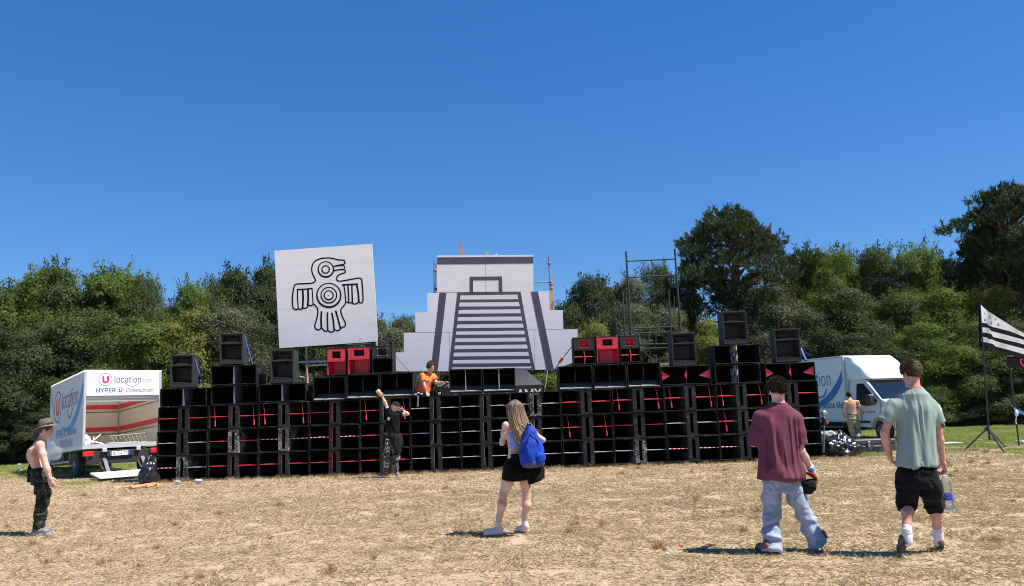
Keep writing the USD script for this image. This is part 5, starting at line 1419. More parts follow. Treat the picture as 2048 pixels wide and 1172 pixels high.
# ------------------------------------------------------------------ people: smooth bodies and clothes from blended distance fields
class Blob:
    def __init__(s):
        s.ops = []
    def cap(s, a, b, ra, rb=None, k=0.03):
        a, b = np.asarray(a, float), np.asarray(b, float)
        rb = ra if rb is None else rb
        ab = b - a
        L2 = float(ab @ ab) + 1e-12
        m = max(ra, rb)
        def fn(p):
            t = np.clip((p - a) @ ab / L2, 0, 1)
            return np.linalg.norm(p - a - t[:, None] * ab, axis=1) - (ra + t * (rb - ra))
        s.ops.append(('add', fn, np.minimum(a, b) - m, np.maximum(a, b) + m, k))
        return s
    def chain(s, pts, rs, k=0.03):
        for i in range(len(pts) - 1):
            s.cap(pts[i], pts[i + 1], rs[i], rs[i + 1], k)
        return s
    def ell(s, c, r, M=None, k=0.03, op='add'):
        c, r = np.asarray(c, float), np.asarray(r, float)
        M = np.eye(3) if M is None else np.asarray(M, float)          # rows: own axes
        def fn(p):
            q = (p - c) @ M.T
            k0 = np.linalg.norm(q / r, axis=1)
            k1 = np.linalg.norm(q / (r * r), axis=1)
            return k0 * (k0 - 1) / np.maximum(k1, 1e-9)
        R = r.max()
        s.ops.append((op, fn, c - R, c + R, k))
        return s
    def loft(s, a, b, right, st, k=0.03, z0=-9., z1=9.):
        """Elliptic sections along the axis a -> b. st: (t, across, deep[, shift across, shift deep])."""
        a, b = np.asarray(a, float), np.asarray(b, float)
        u = b - a; L = np.linalg.norm(u); u = u / L
        r = np.asarray(right, float); r = r - u * (r @ u); r /= np.linalg.norm(r)
        f = np.cross(u, r)
        st = [tuple(x) + (0, 0)[len(x) - 3:] if len(x) < 5 else tuple(x) for x in st]
        T = np.array([x[0] for x in st]); A = np.array([x[1] for x in st]); D = np.array([x[2] for x in st])
        S0 = np.array([x[3] for x in st]); S1 = np.array([x[4] for x in st])
        def fn(p):
            q = p - a
            t = (q @ u) / L
            ax, ay = np.interp(t, T, A), np.interp(t, T, D)
            x, y = q @ r - np.interp(t, T, S0), q @ f - np.interp(t, T, S1)
            d = (np.sqrt((x / ax) ** 2 + (y / ay) ** 2) - 1) * np.minimum(ax, ay)
            return np.maximum(d, np.maximum((T[0] - t) * L, (t - T[-1]) * L))
        lo, hi = a + u * L * T[0], a + u * L * T[-1]
        m = max(A.max(), D.max()) + np.abs(S0).max() + np.abs(S1).max()
        s.ops.append(('add', fn, np.minimum(lo, hi) - m, np.maximum(lo, hi) + m, k))
        return s
    def sub(s, other, k=0.01):
        lo, hi = other.bounds()
        s.ops.append(('sub', other.ev, lo, hi, k))
        return s
    def join(s, other, k=0.02):
        lo, hi = other.bounds()
        s.ops.append(('add', other.ev, lo, hi, k))
        return s
    def hem(s, pt, n, hollow=0.05, t=0.012):
        """Cut everything beyond the plane at pt (outward normal n) and hollow the end out."""
        pt, n = np.asarray(pt, float), unit(n)
        s.ops.append(('hem', (pt, n, hollow, t), None, None, 0))
        return s
    def bounds(s):
        lo = np.min([o[2] for o in s.ops if o[2] is not None], axis=0)
        hi = np.max([o[3] for o in s.ops if o[3] is not None], axis=0)
        return lo, hi
    def ev(s, p):
        d = np.full(len(p), 0.5)
        for op, fn, lo, hi, k in s.ops:
            if op == 'hem':
                pt, n, hol, t = fn
                q = (p - pt) @ n
                cav = np.maximum(d + t, -q - hol)
                d = np.maximum(np.maximum(d, q), -cav)
                continue
            m = np.all((p > lo - 0.08) & (p < hi + 0.08), axis=1)
            if not m.any():
                continue
            e, c = fn(p[m]), d[m]
            if op == 'sub':
                e = -e
                h = np.clip(0.5 - 0.5 * (c - e) / k, 0, 1)
                d[m] = c * (1 - h) + e * h + k * h * (1 - h)
            else:
                h = np.clip(0.5 + 0.5 * (c - e) / k, 0, 1)
                d[m] = c * (1 - h) + e * h - k * h * (1 - h)
        return d
    def mesh(s, h=0.01, fold=None):
        lo, hi = s.bounds()
        lo, hi = lo - 2.5 * h, hi + 2.5 * h
        n = np.ceil((hi - lo) / h).astype(int) + 1
        ax = [lo[i] + h * np.arange(n[i]) for i in range(3)]
        X = np.stack(np.meshgrid(*ax, indexing='ij'), -1).reshape(-1, 3)
        D = np.concatenate([s.ev(X[i:i + 400000]) for i in range(0, len(X), 400000)]).reshape(n)
        v, f = surface_nets(D, lo, h)
        if fold is not None:
            m = trimesh.Trimesh(v, f, process=False)
            v = v + np.array(m.vertex_normals) * fold(v)[:, None]
        return v, f

def surface_nets(D, lo, h):
    ins = D < 0
    n = D.shape
    c = np.zeros(tuple(k - 1 for k in n), int)
    for i, j, k in np.ndindex(2, 2, 2):
        c += ins[i:n[0] - 1 + i, j:n[1] - 1 + j, k:n[2] - 1 + k]
    act = (c > 0) & (c < 8)
    idx = -np.ones(act.shape, int)
    idx[act] = np.arange(act.sum())
    I = np.argwhere(act)
    acc, cnt = np.zeros((len(I), 3)), np.zeros(len(I))
    corners = list(np.ndindex(2, 2, 2))
    for a in corners:
        for ax in range(3):
            if a[ax] == 0:
                b = list(a); b[ax] = 1
                da = D[I[:, 0] + a[0], I[:, 1] + a[1], I[:, 2] + a[2]]
                db = D[I[:, 0] + b[0], I[:, 1] + b[1], I[:, 2] + b[2]]
                x = (da < 0) != (db < 0)
                t = np.where(x, da / np.where(x, da - db, 1), 0)
                q = np.array(a, float)[None].repeat(len(I), 0)
                q[:, ax] = t
                acc[x] += q[x]; cnt[x] += 1
    v = lo + (I + acc / cnt[:, None]) * h
    F = []
    for ax in range(3):
        o1, o2 = (ax + 1) % 3, (ax + 2) % 3
        sl = [slice(1, -1)] * 3
        sl[ax] = slice(0, n[ax] - 1)
        sl2 = list(sl); sl2[ax] = slice(1, n[ax])
        A, Bb = ins[tuple(sl)], ins[tuple(sl2)]
        for flip, M in ((False, A & ~Bb), (True, ~A & Bb)):
            E = np.argwhere(M)
            if not len(E):
                continue
            E[:, o1] += 1; E[:, o2] += 1
            def cell(d1, d2):
                q = E.copy(); q[:, o1] -= d1; q[:, o2] -= d2
                return idx[q[:, 0], q[:, 1], q[:, 2]]
            q = np.stack([cell(1, 1), cell(0, 1), cell(0, 0), cell(1, 0)], 1)
            if flip:
                q = q[:, ::-1]
            F.append(q)
    q = np.vstack(F)
    return v, np.vstack([q[:, [0, 1, 2]], q[:, [0, 2, 3]]])

def ridges(v, freq, seed, amp):
    """Cloth folds: soft ridges; freq gives cycles per metre on each axis."""
    w = meshkit.noise(v * np.asarray(freq) * .5 + seed, seed + 1) - .5
    n = meshkit.noise(v * np.asarray(freq) + seed * 7.3 + w[:, None] * 1.2, seed)
    r = np.clip(1 - 4.0 * np.abs(n - 0.5), 0, 1)
    r = r * r * (3 - 2 * r)
    return amp * (r - 0.25)

def folds(*terms):
    return lambda v: sum(ridges(v, *t) for t in terms)

def torso_only(fn, neck, half, drop=.09):
    """Folds on the trunk of a shirt, fading out towards collar and sleeves."""
    def g(v):
        x = np.clip((half - np.abs(v[:, 0] - neck[0])) / .06, 0, 1)
        z = np.clip((neck[2] - drop - v[:, 2]) / .10, 0, 1)
        return fn(v) * (.22 + .78 * x * z)
    return g

def frame(fwd, up=(0, 0, 1)):
    up = unit(up)
    f = np.asarray(fwd, float); f = unit(f - up * (f @ up))
    return np.stack([np.cross(f, up), f, up])                 # rows: right, forward, up

def head_blob(B, c, M, s=1.0):
    """Skull, face, jaw, nose, brow, ears; c is the middle of the head, M its frame."""
    R, F_, U_ = M
    p = lambda x, y, z: c + s * (x * R + y * F_ + z * U_)
    B.ell(p(0, -.012, .025), np.array([.074, .094, .092]) * s, M, .02)
    B.ell(p(0, .020, -.035), np.array([.060, .070, .078]) * s, M, .03)
    B.ell(p(0, .048, -.085), np.array([.038, .036, .030]) * s, M, .03)
    B.cap(p(0, .086, .005), p(0, .104, -.030), .010 * s, .014 * s, .012)
    B.cap(p(-.03, .080, .018), p(.03, .080, .018), .012 * s, None, .015)
    for x in (-1, 1):
        B.ell(p(x * .030, .088, .0), np.array([.014, .012, .010]) * s, M, .008, 'sub_') if False else None
        B.ell(p(x * .076, -.008, -.010), np.array([.011, .022, .032]) * s, M, .008)
    B.cap(p(-.018, .082, -.058), p(.018, .082, -.058), .009 * s, None, .006)
    eyes = [p(x * .030, .0765, .002) for x in (-1, 1)]
    return eyes

def hand(wr, d, palm, thumb, curl=0.5, s=1.0, spread=0.16, tcurl=0.4):
    """A hand: palm and five fingers. d: from wrist to knuckles; palm: the way the palm faces; thumb: side of the thumb."""
    d = unit(d); palm = unit(np.asarray(palm) - d * (np.asarray(palm) @ d)); t = np.cross(palm, d)
    if t @ np.asarray(thumb) < 0:
        t = -t
    B = Blob()
    q = lambda a, b, c: np.asarray(wr) + s * (a * d + b * t + c * palm)
    B.cap(q(-.035, 0, 0), q(.012, 0, 0), .027 * s, .028 * s, .015)
    for b in (-.026, -.009, .009, .026):
        B.cap(q(.012, b * .75, 0), q(.082 - abs(b) * .2, b, .0), .0155 * s, .0125 * s, .014)
    lens = [(.040, .025, .020), (.045, .029, .021), (.041, .027, .021), (.032, .020, .018)]
    for (b, L, e) in zip((.028, .0095, -.0095, -.028), lens, (0, 1, 2, 3)):
        p = q(.084 - abs(b) * .25, b, 0)
        a = curl * .55 * (1 + .08 * e)
        dirv = unit(d + t * b / .028 * spread)
        for j, l in enumerate(L):
            dd = unit(dirv * math.cos(a) + palm * math.sin(a))
            n = p + dd * l * s
            B.cap(p, n, (.0102 - .0009 * j) * s, (.0094 - .0010 * j) * s, .004)
            p = n
            a += curl * .85
    p = q(.018, .026, .006)
    dd = unit(d * .62 + t * .75 + palm * .25)
    for j, l in enumerate((.038, .032, .026)):
        n = p + dd * l * s
        B.cap(p, n, (.0135 - .0014 * j) * s, (.0120 - .0014 * j) * s, .008)
        p = n
        dd = unit(dd + (palm * .5 - t * .45 + d * .2) * tcurl)
    return B

def shoe(heel, toe, s=1.0, up=(0, 0, 1), h=.0075):
    """(upper, sole) of a shoe from the heel point to the toe point, both on the sole's underside."""
    heel, toe = np.asarray(heel, float), np.asarray(toe, float)
    L = np.linalg.norm(toe - heel)
    f = (toe - heel) / L
    up = unit(np.asarray(up) - f * (np.asarray(up) @ f))
    r = np.cross(f, up)
    p = lambda x, y, z: heel + f * (x * L) + r * (y * L) + up * (z * L)
    B = Blob()
    B.cap(p(.16, 0, .17), p(.34, 0, .19), .115 * L, .115 * L, .03)
    B.cap(p(.15, 0, .26), p(.22, 0, .34), .105 * L, .115 * L, .03)
    B.cap(p(.36, 0, .17), p(.70, .01, .12), .125 * L, .125 * L, .05)
    B.cap(p(.70, .01, .115), p(.87, .0, .10), .125 * L, .095 * L, .04)
    B.hem(p(0, 0, .055), -up, 0, .01)
    So = Blob()
    g = [(.12, 0, .105), (.40, 0, .105), (.70, .012, .145), (.86, .0, .11)]
    pts = []
    for x, y, rr in g:
        for a in np.linspace(0, 2 * np.pi, 12, endpoint=False):
            for z in (0, .085):
                pts.append(p(x + (rr * (1 if z else .96)) * math.cos(a), y + (rr * (1 if z else .96)) * math.sin(a), z))
    return B.mesh(h), hull(pts)

def short_hair(c, M, s, seed, length=.03, low=-.02, lift=.4, sweep=(0, 0, 0), n=1500, thick=.010, front=.062, wild=.28, lockw=.0065):
    """Cropped hair: a cap over the skull plus many small locks."""
    R, F_, U_ = M
    r = np.random.default_rng(seed)
    p = lambda x, y, z: c + s * (x * R + y * F_ + z * U_)
    B = Blob()
    B.ell(p(0, -.014, .028), (np.array([.074, .094, .092]) + thick) * s, M, .02)
    B.hem(p(0, front, .03), unit(F_ * .9 - U_ * .35), 0)
    B.hem(p(0, -.02, low), unit(-U_ + F_ * .45), 0)
    m = B.mesh(.008 * s, folds(((70, 70, 40), seed, .006)))
    d = rand_dirs(r, n * 3)
    q = np.stack([d @ np.array([1, 0, 0]), d @ np.array([0, 1, 0]), d @ np.array([0, 0, 1])], 1)
    pos = q * (np.array([.074, .094, .092]) + thick * .6) + [0, -.014, .028]
    keep = (pos[:, 1] * .9 - pos[:, 2] * .35 < front * .9 - .03 * .35) & (-pos[:, 2] + .45 * pos[:, 1] < -low - .02 * .45)
    pos, q = pos[keep][:n], q[keep][:n]
    base = c + s * (pos @ M)
    out = q @ M
    down = unit(-U_ + (out @ U_)[:, None] * out + 1e-3)
    flat = np.clip(1.15 - np.abs(out @ U_) , .15, 1)[:, None]
    dd = unit(out * lift + down * .75 * flat + np.asarray(sweep) + r.normal(0, wild, out.shape))
    side = unit(np.cross(dd, rand_dirs(r, len(dd))))
    L = length * r.uniform(.5, 1.3, len(dd)) * s
    bl = blades(base, dd, side, L, lockw * r.uniform(.6, 1.3, len(dd)), bend=out * (-.25 * L)[:, None])
    return cat_(m, bl)

def skin_mat(name, c, c2):
    nodes = {'g': ('geometry', {}), 'n': ('noise_texture', {'scale': 14.0, 'detail': 4.0}), 'r': ('rgb_ramp', {'ramp': [(.35, c), (.65, c2)]}),
             'n2': ('noise_texture', {'scale': 160.0}), 'b': ('bump', {'strength': .12, 'distance': .003}),
             'p': ('principled_bsdf', {'roughness': .52, 'specular_ior_level': .35, 'subsurface_weight': .18, 'subsurface_scale': .012, 'subsurface_radius': (1.0, .35, .2)})}
    return usdkit.material(stage, '/World/Looks/' + name, nodes, [('g.position', 'n.vector'), ('g.position', 'n2.vector'), ('n.fac', 'r.fac'), ('r.color', 'p.base_color'), ('n2.fac', 'b.height'), ('b.normal', 'p.normal')], surface='p.BSDF')
skin_pale = skin_mat('skin_pale', (.47, .28, .21), (.53, .33, .255))
skin_red = skin_mat('skin_sunburnt', (.43, .20, .14), (.50, .26, .19))
skin_tan = skin_mat('skin_tanned', (.44, .21, .13), (.50, .26, .165))
eye_m = mat('eye_dark', (.02, .015, .012), .2)
def hair_mat(name, tones):
    return leaf_mat(name, tones, .12, .45)
hair_brown = hair_mat('brown_hair', [(.11, .075, .05), (.18, .125, .085), (.26, .185, .13), (.36, .27, .20)])
hair_dark = hair_mat('dark_brown_hair', [(.045, .033, .025), (.09, .068, .052), (.15, .115, .09), (.24, .19, .155)])
hair_black = hair_mat('black_hair', [(.008, .007, .007), (.018, .015, .014), (.03, .026, .023)])
hair_sandy = hair_mat('sandy_hair', [(.14, .085, .05), (.22, .14, .08), (.32, .21, .13), (.42, .30, .20)])

def cloth(name, c, c2, rough=.85, sheen=.03, bump=.25, bscale=220, scale=5):
    return mat(name, c, rough, c2, scale, bump, bscale, sheen=sheen, spec=.08)
def camo(name, tones, scale):
    nodes = {'g': ('geometry', {}), 'n': ('noise_texture', {'scale': scale, 'detail': 1.5, 'distortion': .6}), 'r': ('rgb_ramp', {'ramp': tones, 'interpolate': False}), 'p': ('principled_bsdf', {'roughness': .85, 'specular_ior_level': .2}),
             'm': ('mapping', {'mapping_type': 'point', 'scale': (1, 1, .75)})}
    return usdkit.material(stage, '/World/Looks/' + name, nodes, [('g.position', 'm.vector'), ('m.vector', 'n.vector'), ('n.fac', 'r.fac'), ('r.color', 'p.base_color')], surface='p.BSDF')

class Who:
    """A person: joints given as photograph points plus a depth offset."""
    def __init__(s, label, Y, foot, size=1.0):
        s.Y, s.s = Y, size
        s.t = thing('person', label, 'person', (foot[0], foot[1], 0))
    def J(s, px, py, dy=0.0):
        return P(px, py, s.Y + dy)
    def part(s, name, m, mt, label=None, smooth=True):
        return obj(name, m, mt, s.t, smooth=smooth, label=label)

def torso(B, neck, pel, right, w=1.0, d=1.0, belly=1.0):
    """Trunk from the pelvis (t=0) to the base of the neck (t=1)."""
    B.loft(pel, neck, right, [(-.16, .10 * w, .08 * d), (-.05, .155 * w, .105 * d), (.10, .158 * w, .108 * d * belly), (.30, .138 * w, .095 * d * belly), (.45, .142 * w, .098 * d), (.62, .163 * w, .108 * d), (.78, .165 * w, .105 * d), (.90, .125 * w, .085 * d), (1.0, .06 * w, .055 * d)], .04)

def limbs_arm(B, sh, el, wr, r=1.0, k=.03):
    B.cap(sh, sh, .047 * r, None, .04)
    B.chain([sh, sh * .55 + el * .45, el], [.050 * r, .046 * r, .036 * r], k)
    B.chain([el, el * .7 + wr * .3, wr], [.036 * r, .040 * r, .0255 * r], k)

def limbs_leg(B, hip, kn, an, r=1.0, back=(0, -1, 0)):
    B.chain([hip, hip * .5 + kn * .5, kn], [.088 * r, .072 * r, .052 * r], .04)
    calf = kn * .68 + an * .32 + np.asarray(back) * .018
    B.chain([kn, calf, kn * .3 + an * .7, an], [.050 * r, .055 * r, .038 * r, .034 * r], .03)

# ================================================================= man in the green T-shirt
def man_green():
    w = Who('man walking away in sage green T-shirt, black cropped trousers, brown shoes', 8.12, G(1845, 1104))
    J = w.J
    M = frame([-.28, .95, 0], [-.03, .06, 1])
    neck, pel = J(1825, 775), J(1835, 945)
    shL, shR = J(1787, 813, .0), J(1860, 812, .03)
    elL, wrL = J(1769, 866, .02), J(1778, 908, .10)
    elR, wrR = J(1876, 862, .05), J(1886, 924, .10)
    hipL, hipR = J(1817, 952), J(1853, 952)
    knL, anL = J(1813, 1004, .05), J(1814, 1070, -.12)
    knR, anR = J(1866, 1006, .12), J(1877, 1073, .20)
    hc = J(1822, 744, .02)
    B = Blob()
    eyes = head_blob(B, hc, M, 1.0)
    B.cap(neck + [0, -.005, -.03], hc + [0, -.015, -.05], .068, .064, .025)
    torso(B, neck, pel, [1, 0, 0])
    B.cap(shL, neck + [0, 0, -.03], .045, .04, .04); B.cap(shR, neck + [0, 0, -.03], .045, .04, .04)
    limbs_arm(B, shL, elL, wrL); limbs_arm(B, shR, elR, wrR)
    limbs_leg(B, hipL, knL, anL); limbs_leg(B, hipR, knR, anR)
    body = B.mesh(.010)
    hL = hand(wrL, wrL - elL + [.02, 0, 0], [1, .1, 0], [0, 1, 0], .75)
    hR = hand(wrR, J(1893, 948, .12) - wrR, [-1, .1, 0], [0, 1, 0], 1.05)
    w.part('body', cat_(body, hL.mesh(.0045), hR.mesh(.0045)), skin_red)
    w.part('eye', cat_(*[trimesh.creation.icosphere(1, .0105).apply_translation(e) for e in eyes]), eye_m)
    w.part('hair', short_hair(hc, M, 1.0, 4, .036, -.030, .22, (-.45, .25, .0), 5200, .013), hair_brown, smooth=False)
    # T-shirt
    T = Blob()
    hem = J(1834, 932)
    T.loft(hem, neck + [0, 0, .01], [1, 0, .02], [(-.05, .203, .142), (.0, .203, .142), (.25, .182, .134), (.5, .168, .130), (.7, .172, .128), (.82, .160, .112), (.90, .155, .110), (.955, .105, .092), (1.0, .080, .078)], .04)
    T.hem(neck + [0, 0, .0], [0, -.25, 1], .02, .008)
    T.cap(shL + [.015, 0, -.005], neck + [0, 0, -.03], .058, .045, .05); T.cap(shR + [-.015, 0, -.005], neck + [0, 0, -.03], .058, .045, .05)
    T.hem(hem, [0, 0, -1], .05)
    for sh, el, e2 in ((shL, elL, J(1768, 842, 0)), (shR, elR, J(1875, 846, .03))):
        S = Blob().chain([sh, sh * .5 + e2 * .5, e2 + (e2 - sh) * .3], [.070, .072, .076], .03)
        S.hem(e2, (e2 - sh) + np.array([0, 0, -.05]), .06)
        T.join(S, .06)
    w.part('t_shirt', T.mesh(.0085, torso_only(folds(((6, 5, 1.2), 3, .026), ((19, 13, 1.6), 8, .016)), neck, .19)), cloth('sage_cotton', (0.195, 0.262, 0.238), (0.22, 0.288, 0.264)))
    # cropped trousers
    Tr = Blob()
    Tr.loft(J(1835, 965), J(1834, 925), [1, 0, 0], [(-.2, .16, .125), (.4, .175, .125), (1.0, .160, .115)], .03)
    for hip, kn, an, hm in ((hipL, knL, anL, J(1813, 1020, .03)), (hipR, knR, anR, J(1870, 1023, .14))):
        Q = Blob().chain([hip + [0, 0, -.01], hip * .5 + kn * .5, kn, hm + (hm - kn) * .8], [.112, .105, .079, .076], .035)
        Q.hem(hm, hm - kn, .04)
        Tr.join(Q, .03)
    w.part('cropped_trousers', Tr.mesh(.009, folds(((5, 5, 9), 5, .016), ((12, 12, 16), 6, .006))), cloth('black_twill', (0.005, 0.005, 0.0055), (0.008, 0.008, 0.0085)))
    sock, shoe_m, sole_m = cloth('white_sock', (.62, .60, .58), (.5, .48, .46), scale=40), mat('brown_suede', (.16, .09, .06), .8, (.11, .065, .045), 18, .3, 120), mat('dark_rubber_sole', (.02, .019, .018), .7)
    for kn, an, hl, toe, up in ((knL, anL, J(1814, 1092, -.17), G(1816, 1108, -.0), None), (knR, anR, None, None, None)):
        if hl is None:
            hl = np.array([anR[0] - .015, anR[1] - .06, .0]); toe = hl + np.array([.10, .27, .0]); up = (0, 0, 1)
        else:
            toe = np.array([hl[0] + .01, hl[1] + .20, .0]); hl = np.array([hl[0], hl[1], .13]); up = (0, .5, .9)
        sk = Blob().chain([an + [0, 0, -.06], an + (kn - an) * .10, an + (kn - an) * .20], [.046, .046, .047], .01)
        w.part('sock', sk.mesh(.009, folds(((15, 15, 40), 3, .003))), sock)
        u_, so = shoe(hl, toe, up=up)
        s_ = w.part('shoe', u_, shoe_m)
        obj('sole', so, sole_m, s_)
    return w, wrR, elR
wg, g_wr, g_el = man_green()

# ================================================================= man in the maroon T-shirt
def man_maroon():
    w = Who('young man walking away in loose maroon T-shirt and pale blue jeans', 8.5, G(1580, 1104))
    J = w.J
    M = frame([-.10, .99, 0], [.0, .10, 1])
    neck, pel = J(1556, 806), J(1561, 955)
    shL, shR = J(1521, 836), J(1592, 839)
    elL, wrL = J(1508, 886, .06), J(1522, 882, .28)
    elR, wrR = J(1603, 903, -.02), J(1624, 941, .06)
    hipL, hipR = J(1546, 962), J(1580, 964)
    knL, anL = J(1543, 1024, .05), J(1540, 1090, -.05)
    knR, anR = J(1608, 1026, .05), J(1642, 1076, .05)
    hc = J(1555, 781, .02)
    B = Blob()
    eyes = head_blob(B, hc, M, 1.0)
    B.cap(neck + [0, 0, -.03], hc + [0, -.015, -.05], .064, .060, .025)
    torso(B, neck, pel, [1, 0, 0])
    B.cap(shL, neck + [0, 0, -.03], .045, .04, .04); B.cap(shR, neck + [0, 0, -.03], .045, .04, .04)
    limbs_arm(B, shL, elL, wrL); limbs_arm(B, shR, elR, wrR)
    limbs_leg(B, hipL, knL, anL, .78); limbs_leg(B, hipR, knR, anR, .78)
    hR = hand(wrR, J(1640, 962, .10) - wrR, [-.75, .2, -.5], [-.3, .6, .6], .45)
    hL = hand(wrL, wrL - elL, [.4, 0, -1], [1, 0, 0], .6)
    w.part('body', cat_(B.mesh(.010), hR.mesh(.0045), hL.mesh(.0045)), skin_pale)
    w.part('eye', cat_(*[trimesh.creation.icosphere(1, .0105).apply_translation(e) for e in eyes]), eye_m)
    w.part('hair', short_hair(hc, M, 1.0, 11, .046, .012, .38, (.10, .20, .15), 2600, .015, .062, .35), hair_dark, smooth=False)
    w.part('cropped_nape', short_hair(hc, M, .985, 12, .006, -.036, .3, (0, 0, -.3), 900, .004), mat('cropped_hair', (.20, .125, .09), .8, (.27, .17, .125), 60), smooth=False)
    T = Blob()
    hem = J(1560, 957)
    T.loft(hem, neck + [0, 0, .01], [1, 0, -.02], [(-.05, .238, .160), (.0, .238, .160), (.25, .215, .152), (.5, .195, .146), (.7, .185, .138), (.82, .175, .122), (.90, .155, .110), (.955, .105, .092), (1.0, .080, .078)], .04)
    T.hem(neck + [0, 0, .0], [0, -.25, 1], .02, .008)
    T.cap(shL + [.015, 0, -.005], neck + [0, 0, -.03], .060, .045, .05); T.cap(shR + [-.015, 0, -.005], neck + [0, 0, -.03], .060, .045, .05)
    T.hem(hem, [0.02, 0, -1], .05)
    for sh, e2 in ((shL, J(1510, 890, .05)), (shR, J(1600, 888, 0))):
        S = Blob().chain([sh, sh * .5 + e2 * .5, e2 + (e2 - sh) * .3], [.071, .077, .086], .03)
        S.hem(e2, (e2 - sh), .06)
        T.join(S, .06)
    w.part('t_shirt', T.mesh(.0085, torso_only(folds(((5, 5, 1.5), 13, .036), ((16, 12, 1.7), 18, .015)), neck, .23)), cloth('maroon_cotton', (0.1116, 0.0324, 0.054), (0.1332, 0.04032, 0.0648)))
    Tr = Blob()
    Tr.loft(J(1561, 975), J(1561, 935), [1, 0, 0], [(-.2, .16, .125), (.4, .175, .13), (1.0, .17, .125)], .03)
    for hip, kn, an, hm, n in ((hipL, knL, anL, J(1543, 1103, -.05), None), (hipR, knR, anR, J(1636, 1089, .05), None)):
        Q = Blob().chain([hip, hip * .5 + kn * .5, kn, kn * .45 + hm * .55, hm + unit(hm - kn) * .05], [.098, .086, .074, .084, .094], .04)
        Q.hem(hm, hm - kn, .05)
        Tr.join(Q, .03)
    denim = cloth('pale_denim', (.215, .262, .345), (.262, .31, .395), .8, .15, .3, 260, 7)
    w.part('jeans', Tr.mesh(.009, folds(((5, 5, 5.5), 15, .022), ((11, 11, 13), 16, .008))), denim)
    leather, sole_m = mat('brown_leather', (.14, .065, .045), .5, (.10, .05, .035), 20), mat('dark_brown_sole', (.028, .018, .014), .6)
    hl = np.array([anL[0] - .03, anL[1] - .08, .0]); u_, so = shoe(hl, hl + [-.06, .27, 0], up=(0, 0, 1)); s_ = w.part('shoe', u_, leather); obj('sole', so, sole_m, s_)
    hl = J(1655, 1074, -.03); to = np.array([hl[0] - .10, hl[1] + .19, .0]); u_, so = shoe(hl, to, up=(-.2, .6, .7)); s_ = w.part('shoe', u_, leather); obj('sole', so, sole_m, s_)
    dv = unit(wrR - elR)
    for k, (m, o) in enumerate(((mat('blue_band', (.04, .25, .50), .5), -.030), (mat('white_band', (.65, .65, .62), .5), -.052), (mat('blue_band', (.04, .25, .50), .5), -.012))):
        a = np.linspace(0, 2 * np.pi, 17)
        e1 = unit(np.cross(dv, [0, 1, 0])); e2 = np.cross(dv, e1)
        ringp = wrR + dv * o + .0325 * (np.cos(a)[:, None] * e1 + np.sin(a)[:, None] * e2)
        w.part('wristband', tube(ringp, .009, 6), m)
    # the cap in his hand
    c = J(1612, 968, .03)
    cp = thing('baseball_cap', 'black baseball cap with red peak held by the man in maroon', 'cap', c)
    B = Blob().ell(c, (.088, .105, .105), frame([.35, .4, .5], [.55, -.2, -.85]), .02)
    B.hem(c + [0, 0, .035], [-.12, .0, 1], .06)
    obj('crown', B.mesh(.009, folds(((14, 14, 14), 3, .008))), cloth('black_cap_cloth', (0.005, 0.005, 0.0055), (0.007, 0.007, 0.0075)), cp, smooth=True)
    V, Fq = [], []
    for i in range(9):
        for j in range(5):
            u, t_ = i / 8 * 2 - 1, j / 4
            q = J(1616, 952, .03) * (1 - t_) + J(1636, 962, .03) * t_
            V.append(J(1598, 948, .0) * (1 - i / 8) + J(1633, 958, .02) * (i / 8) + np.array([.0, .09 * (t_ - .5) * (1 - .5 * u * u), .045 * (1 - u * u) - .02 * t_]))
    V = np.array(V)
    for i in range(8):
        for j in range(4):
            a = i * 5 + j
            Fq.append([a, a + 1, a + 6, a + 5])
    V2 = np.vstack([V, V + [0, 0, -.006]])
    Fq = np.array(Fq)
    obj('peak', (V2, np.vstack([Fq, (Fq + len(V))[:, ::-1]])), cloth('red_cap_cloth', (.33, .02, .035), (.38, .03, .05)), cp, smooth=True)
man_maroon()

# water bottle held by the man in green
def bottle():
    top = P(1889, 951, 8.20); bot = P(1899, 1018, 8.25)
    up = unit(top - bot); H = np.linalg.norm(top - bot)
    t = thing('water_bottle', 'large clear plastic water bottle with blue label held by the man in green', 'bottle', bot)
    z = np.linspace(0, .84, 60)
    r = .046 + .0028 * np.cos(z * 75) * ((z < .27) | (z > .46))
    r = np.where(z < .03, .038 + z * .25, r)
    prof = [(0.0, .012), (.03, .004)] + [(a, b * H) for a, b in zip(r, z)] + [(.040, .87 * H), (.026, .93 * H), (.015, .955 * H), (.015, .97 * H)]
    Mx = np.stack([unit(np.cross(up, [0, 1, 0])), unit(np.cross(up, np.cross(up, [0, 1, 0]))), up], 1)
    obj('bottle_wall', move(revolve(prof, 28), bot, Mx), clear_m, t, smooth=40)
    obj('label', move(revolve([(.0478, .29 * H), (.0482, .30 * H), (.0482, .44 * H), (.0478, .45 * H)], 28), bot, Mx), mat('bottle_label', (.02, .07, .50), .4, (.45, .50, .65), 16, lo=.56, hi=.60), t, smooth=40)
    obj('cap', move(revolve([(0, 1.005 * H), (.016, 1.0 * H), (.017, .965 * H), (0, .964 * H)], 18), bot, Mx), mat('bottle_cap', (.6, .62, .66), .4), t, smooth=30)
bottle()

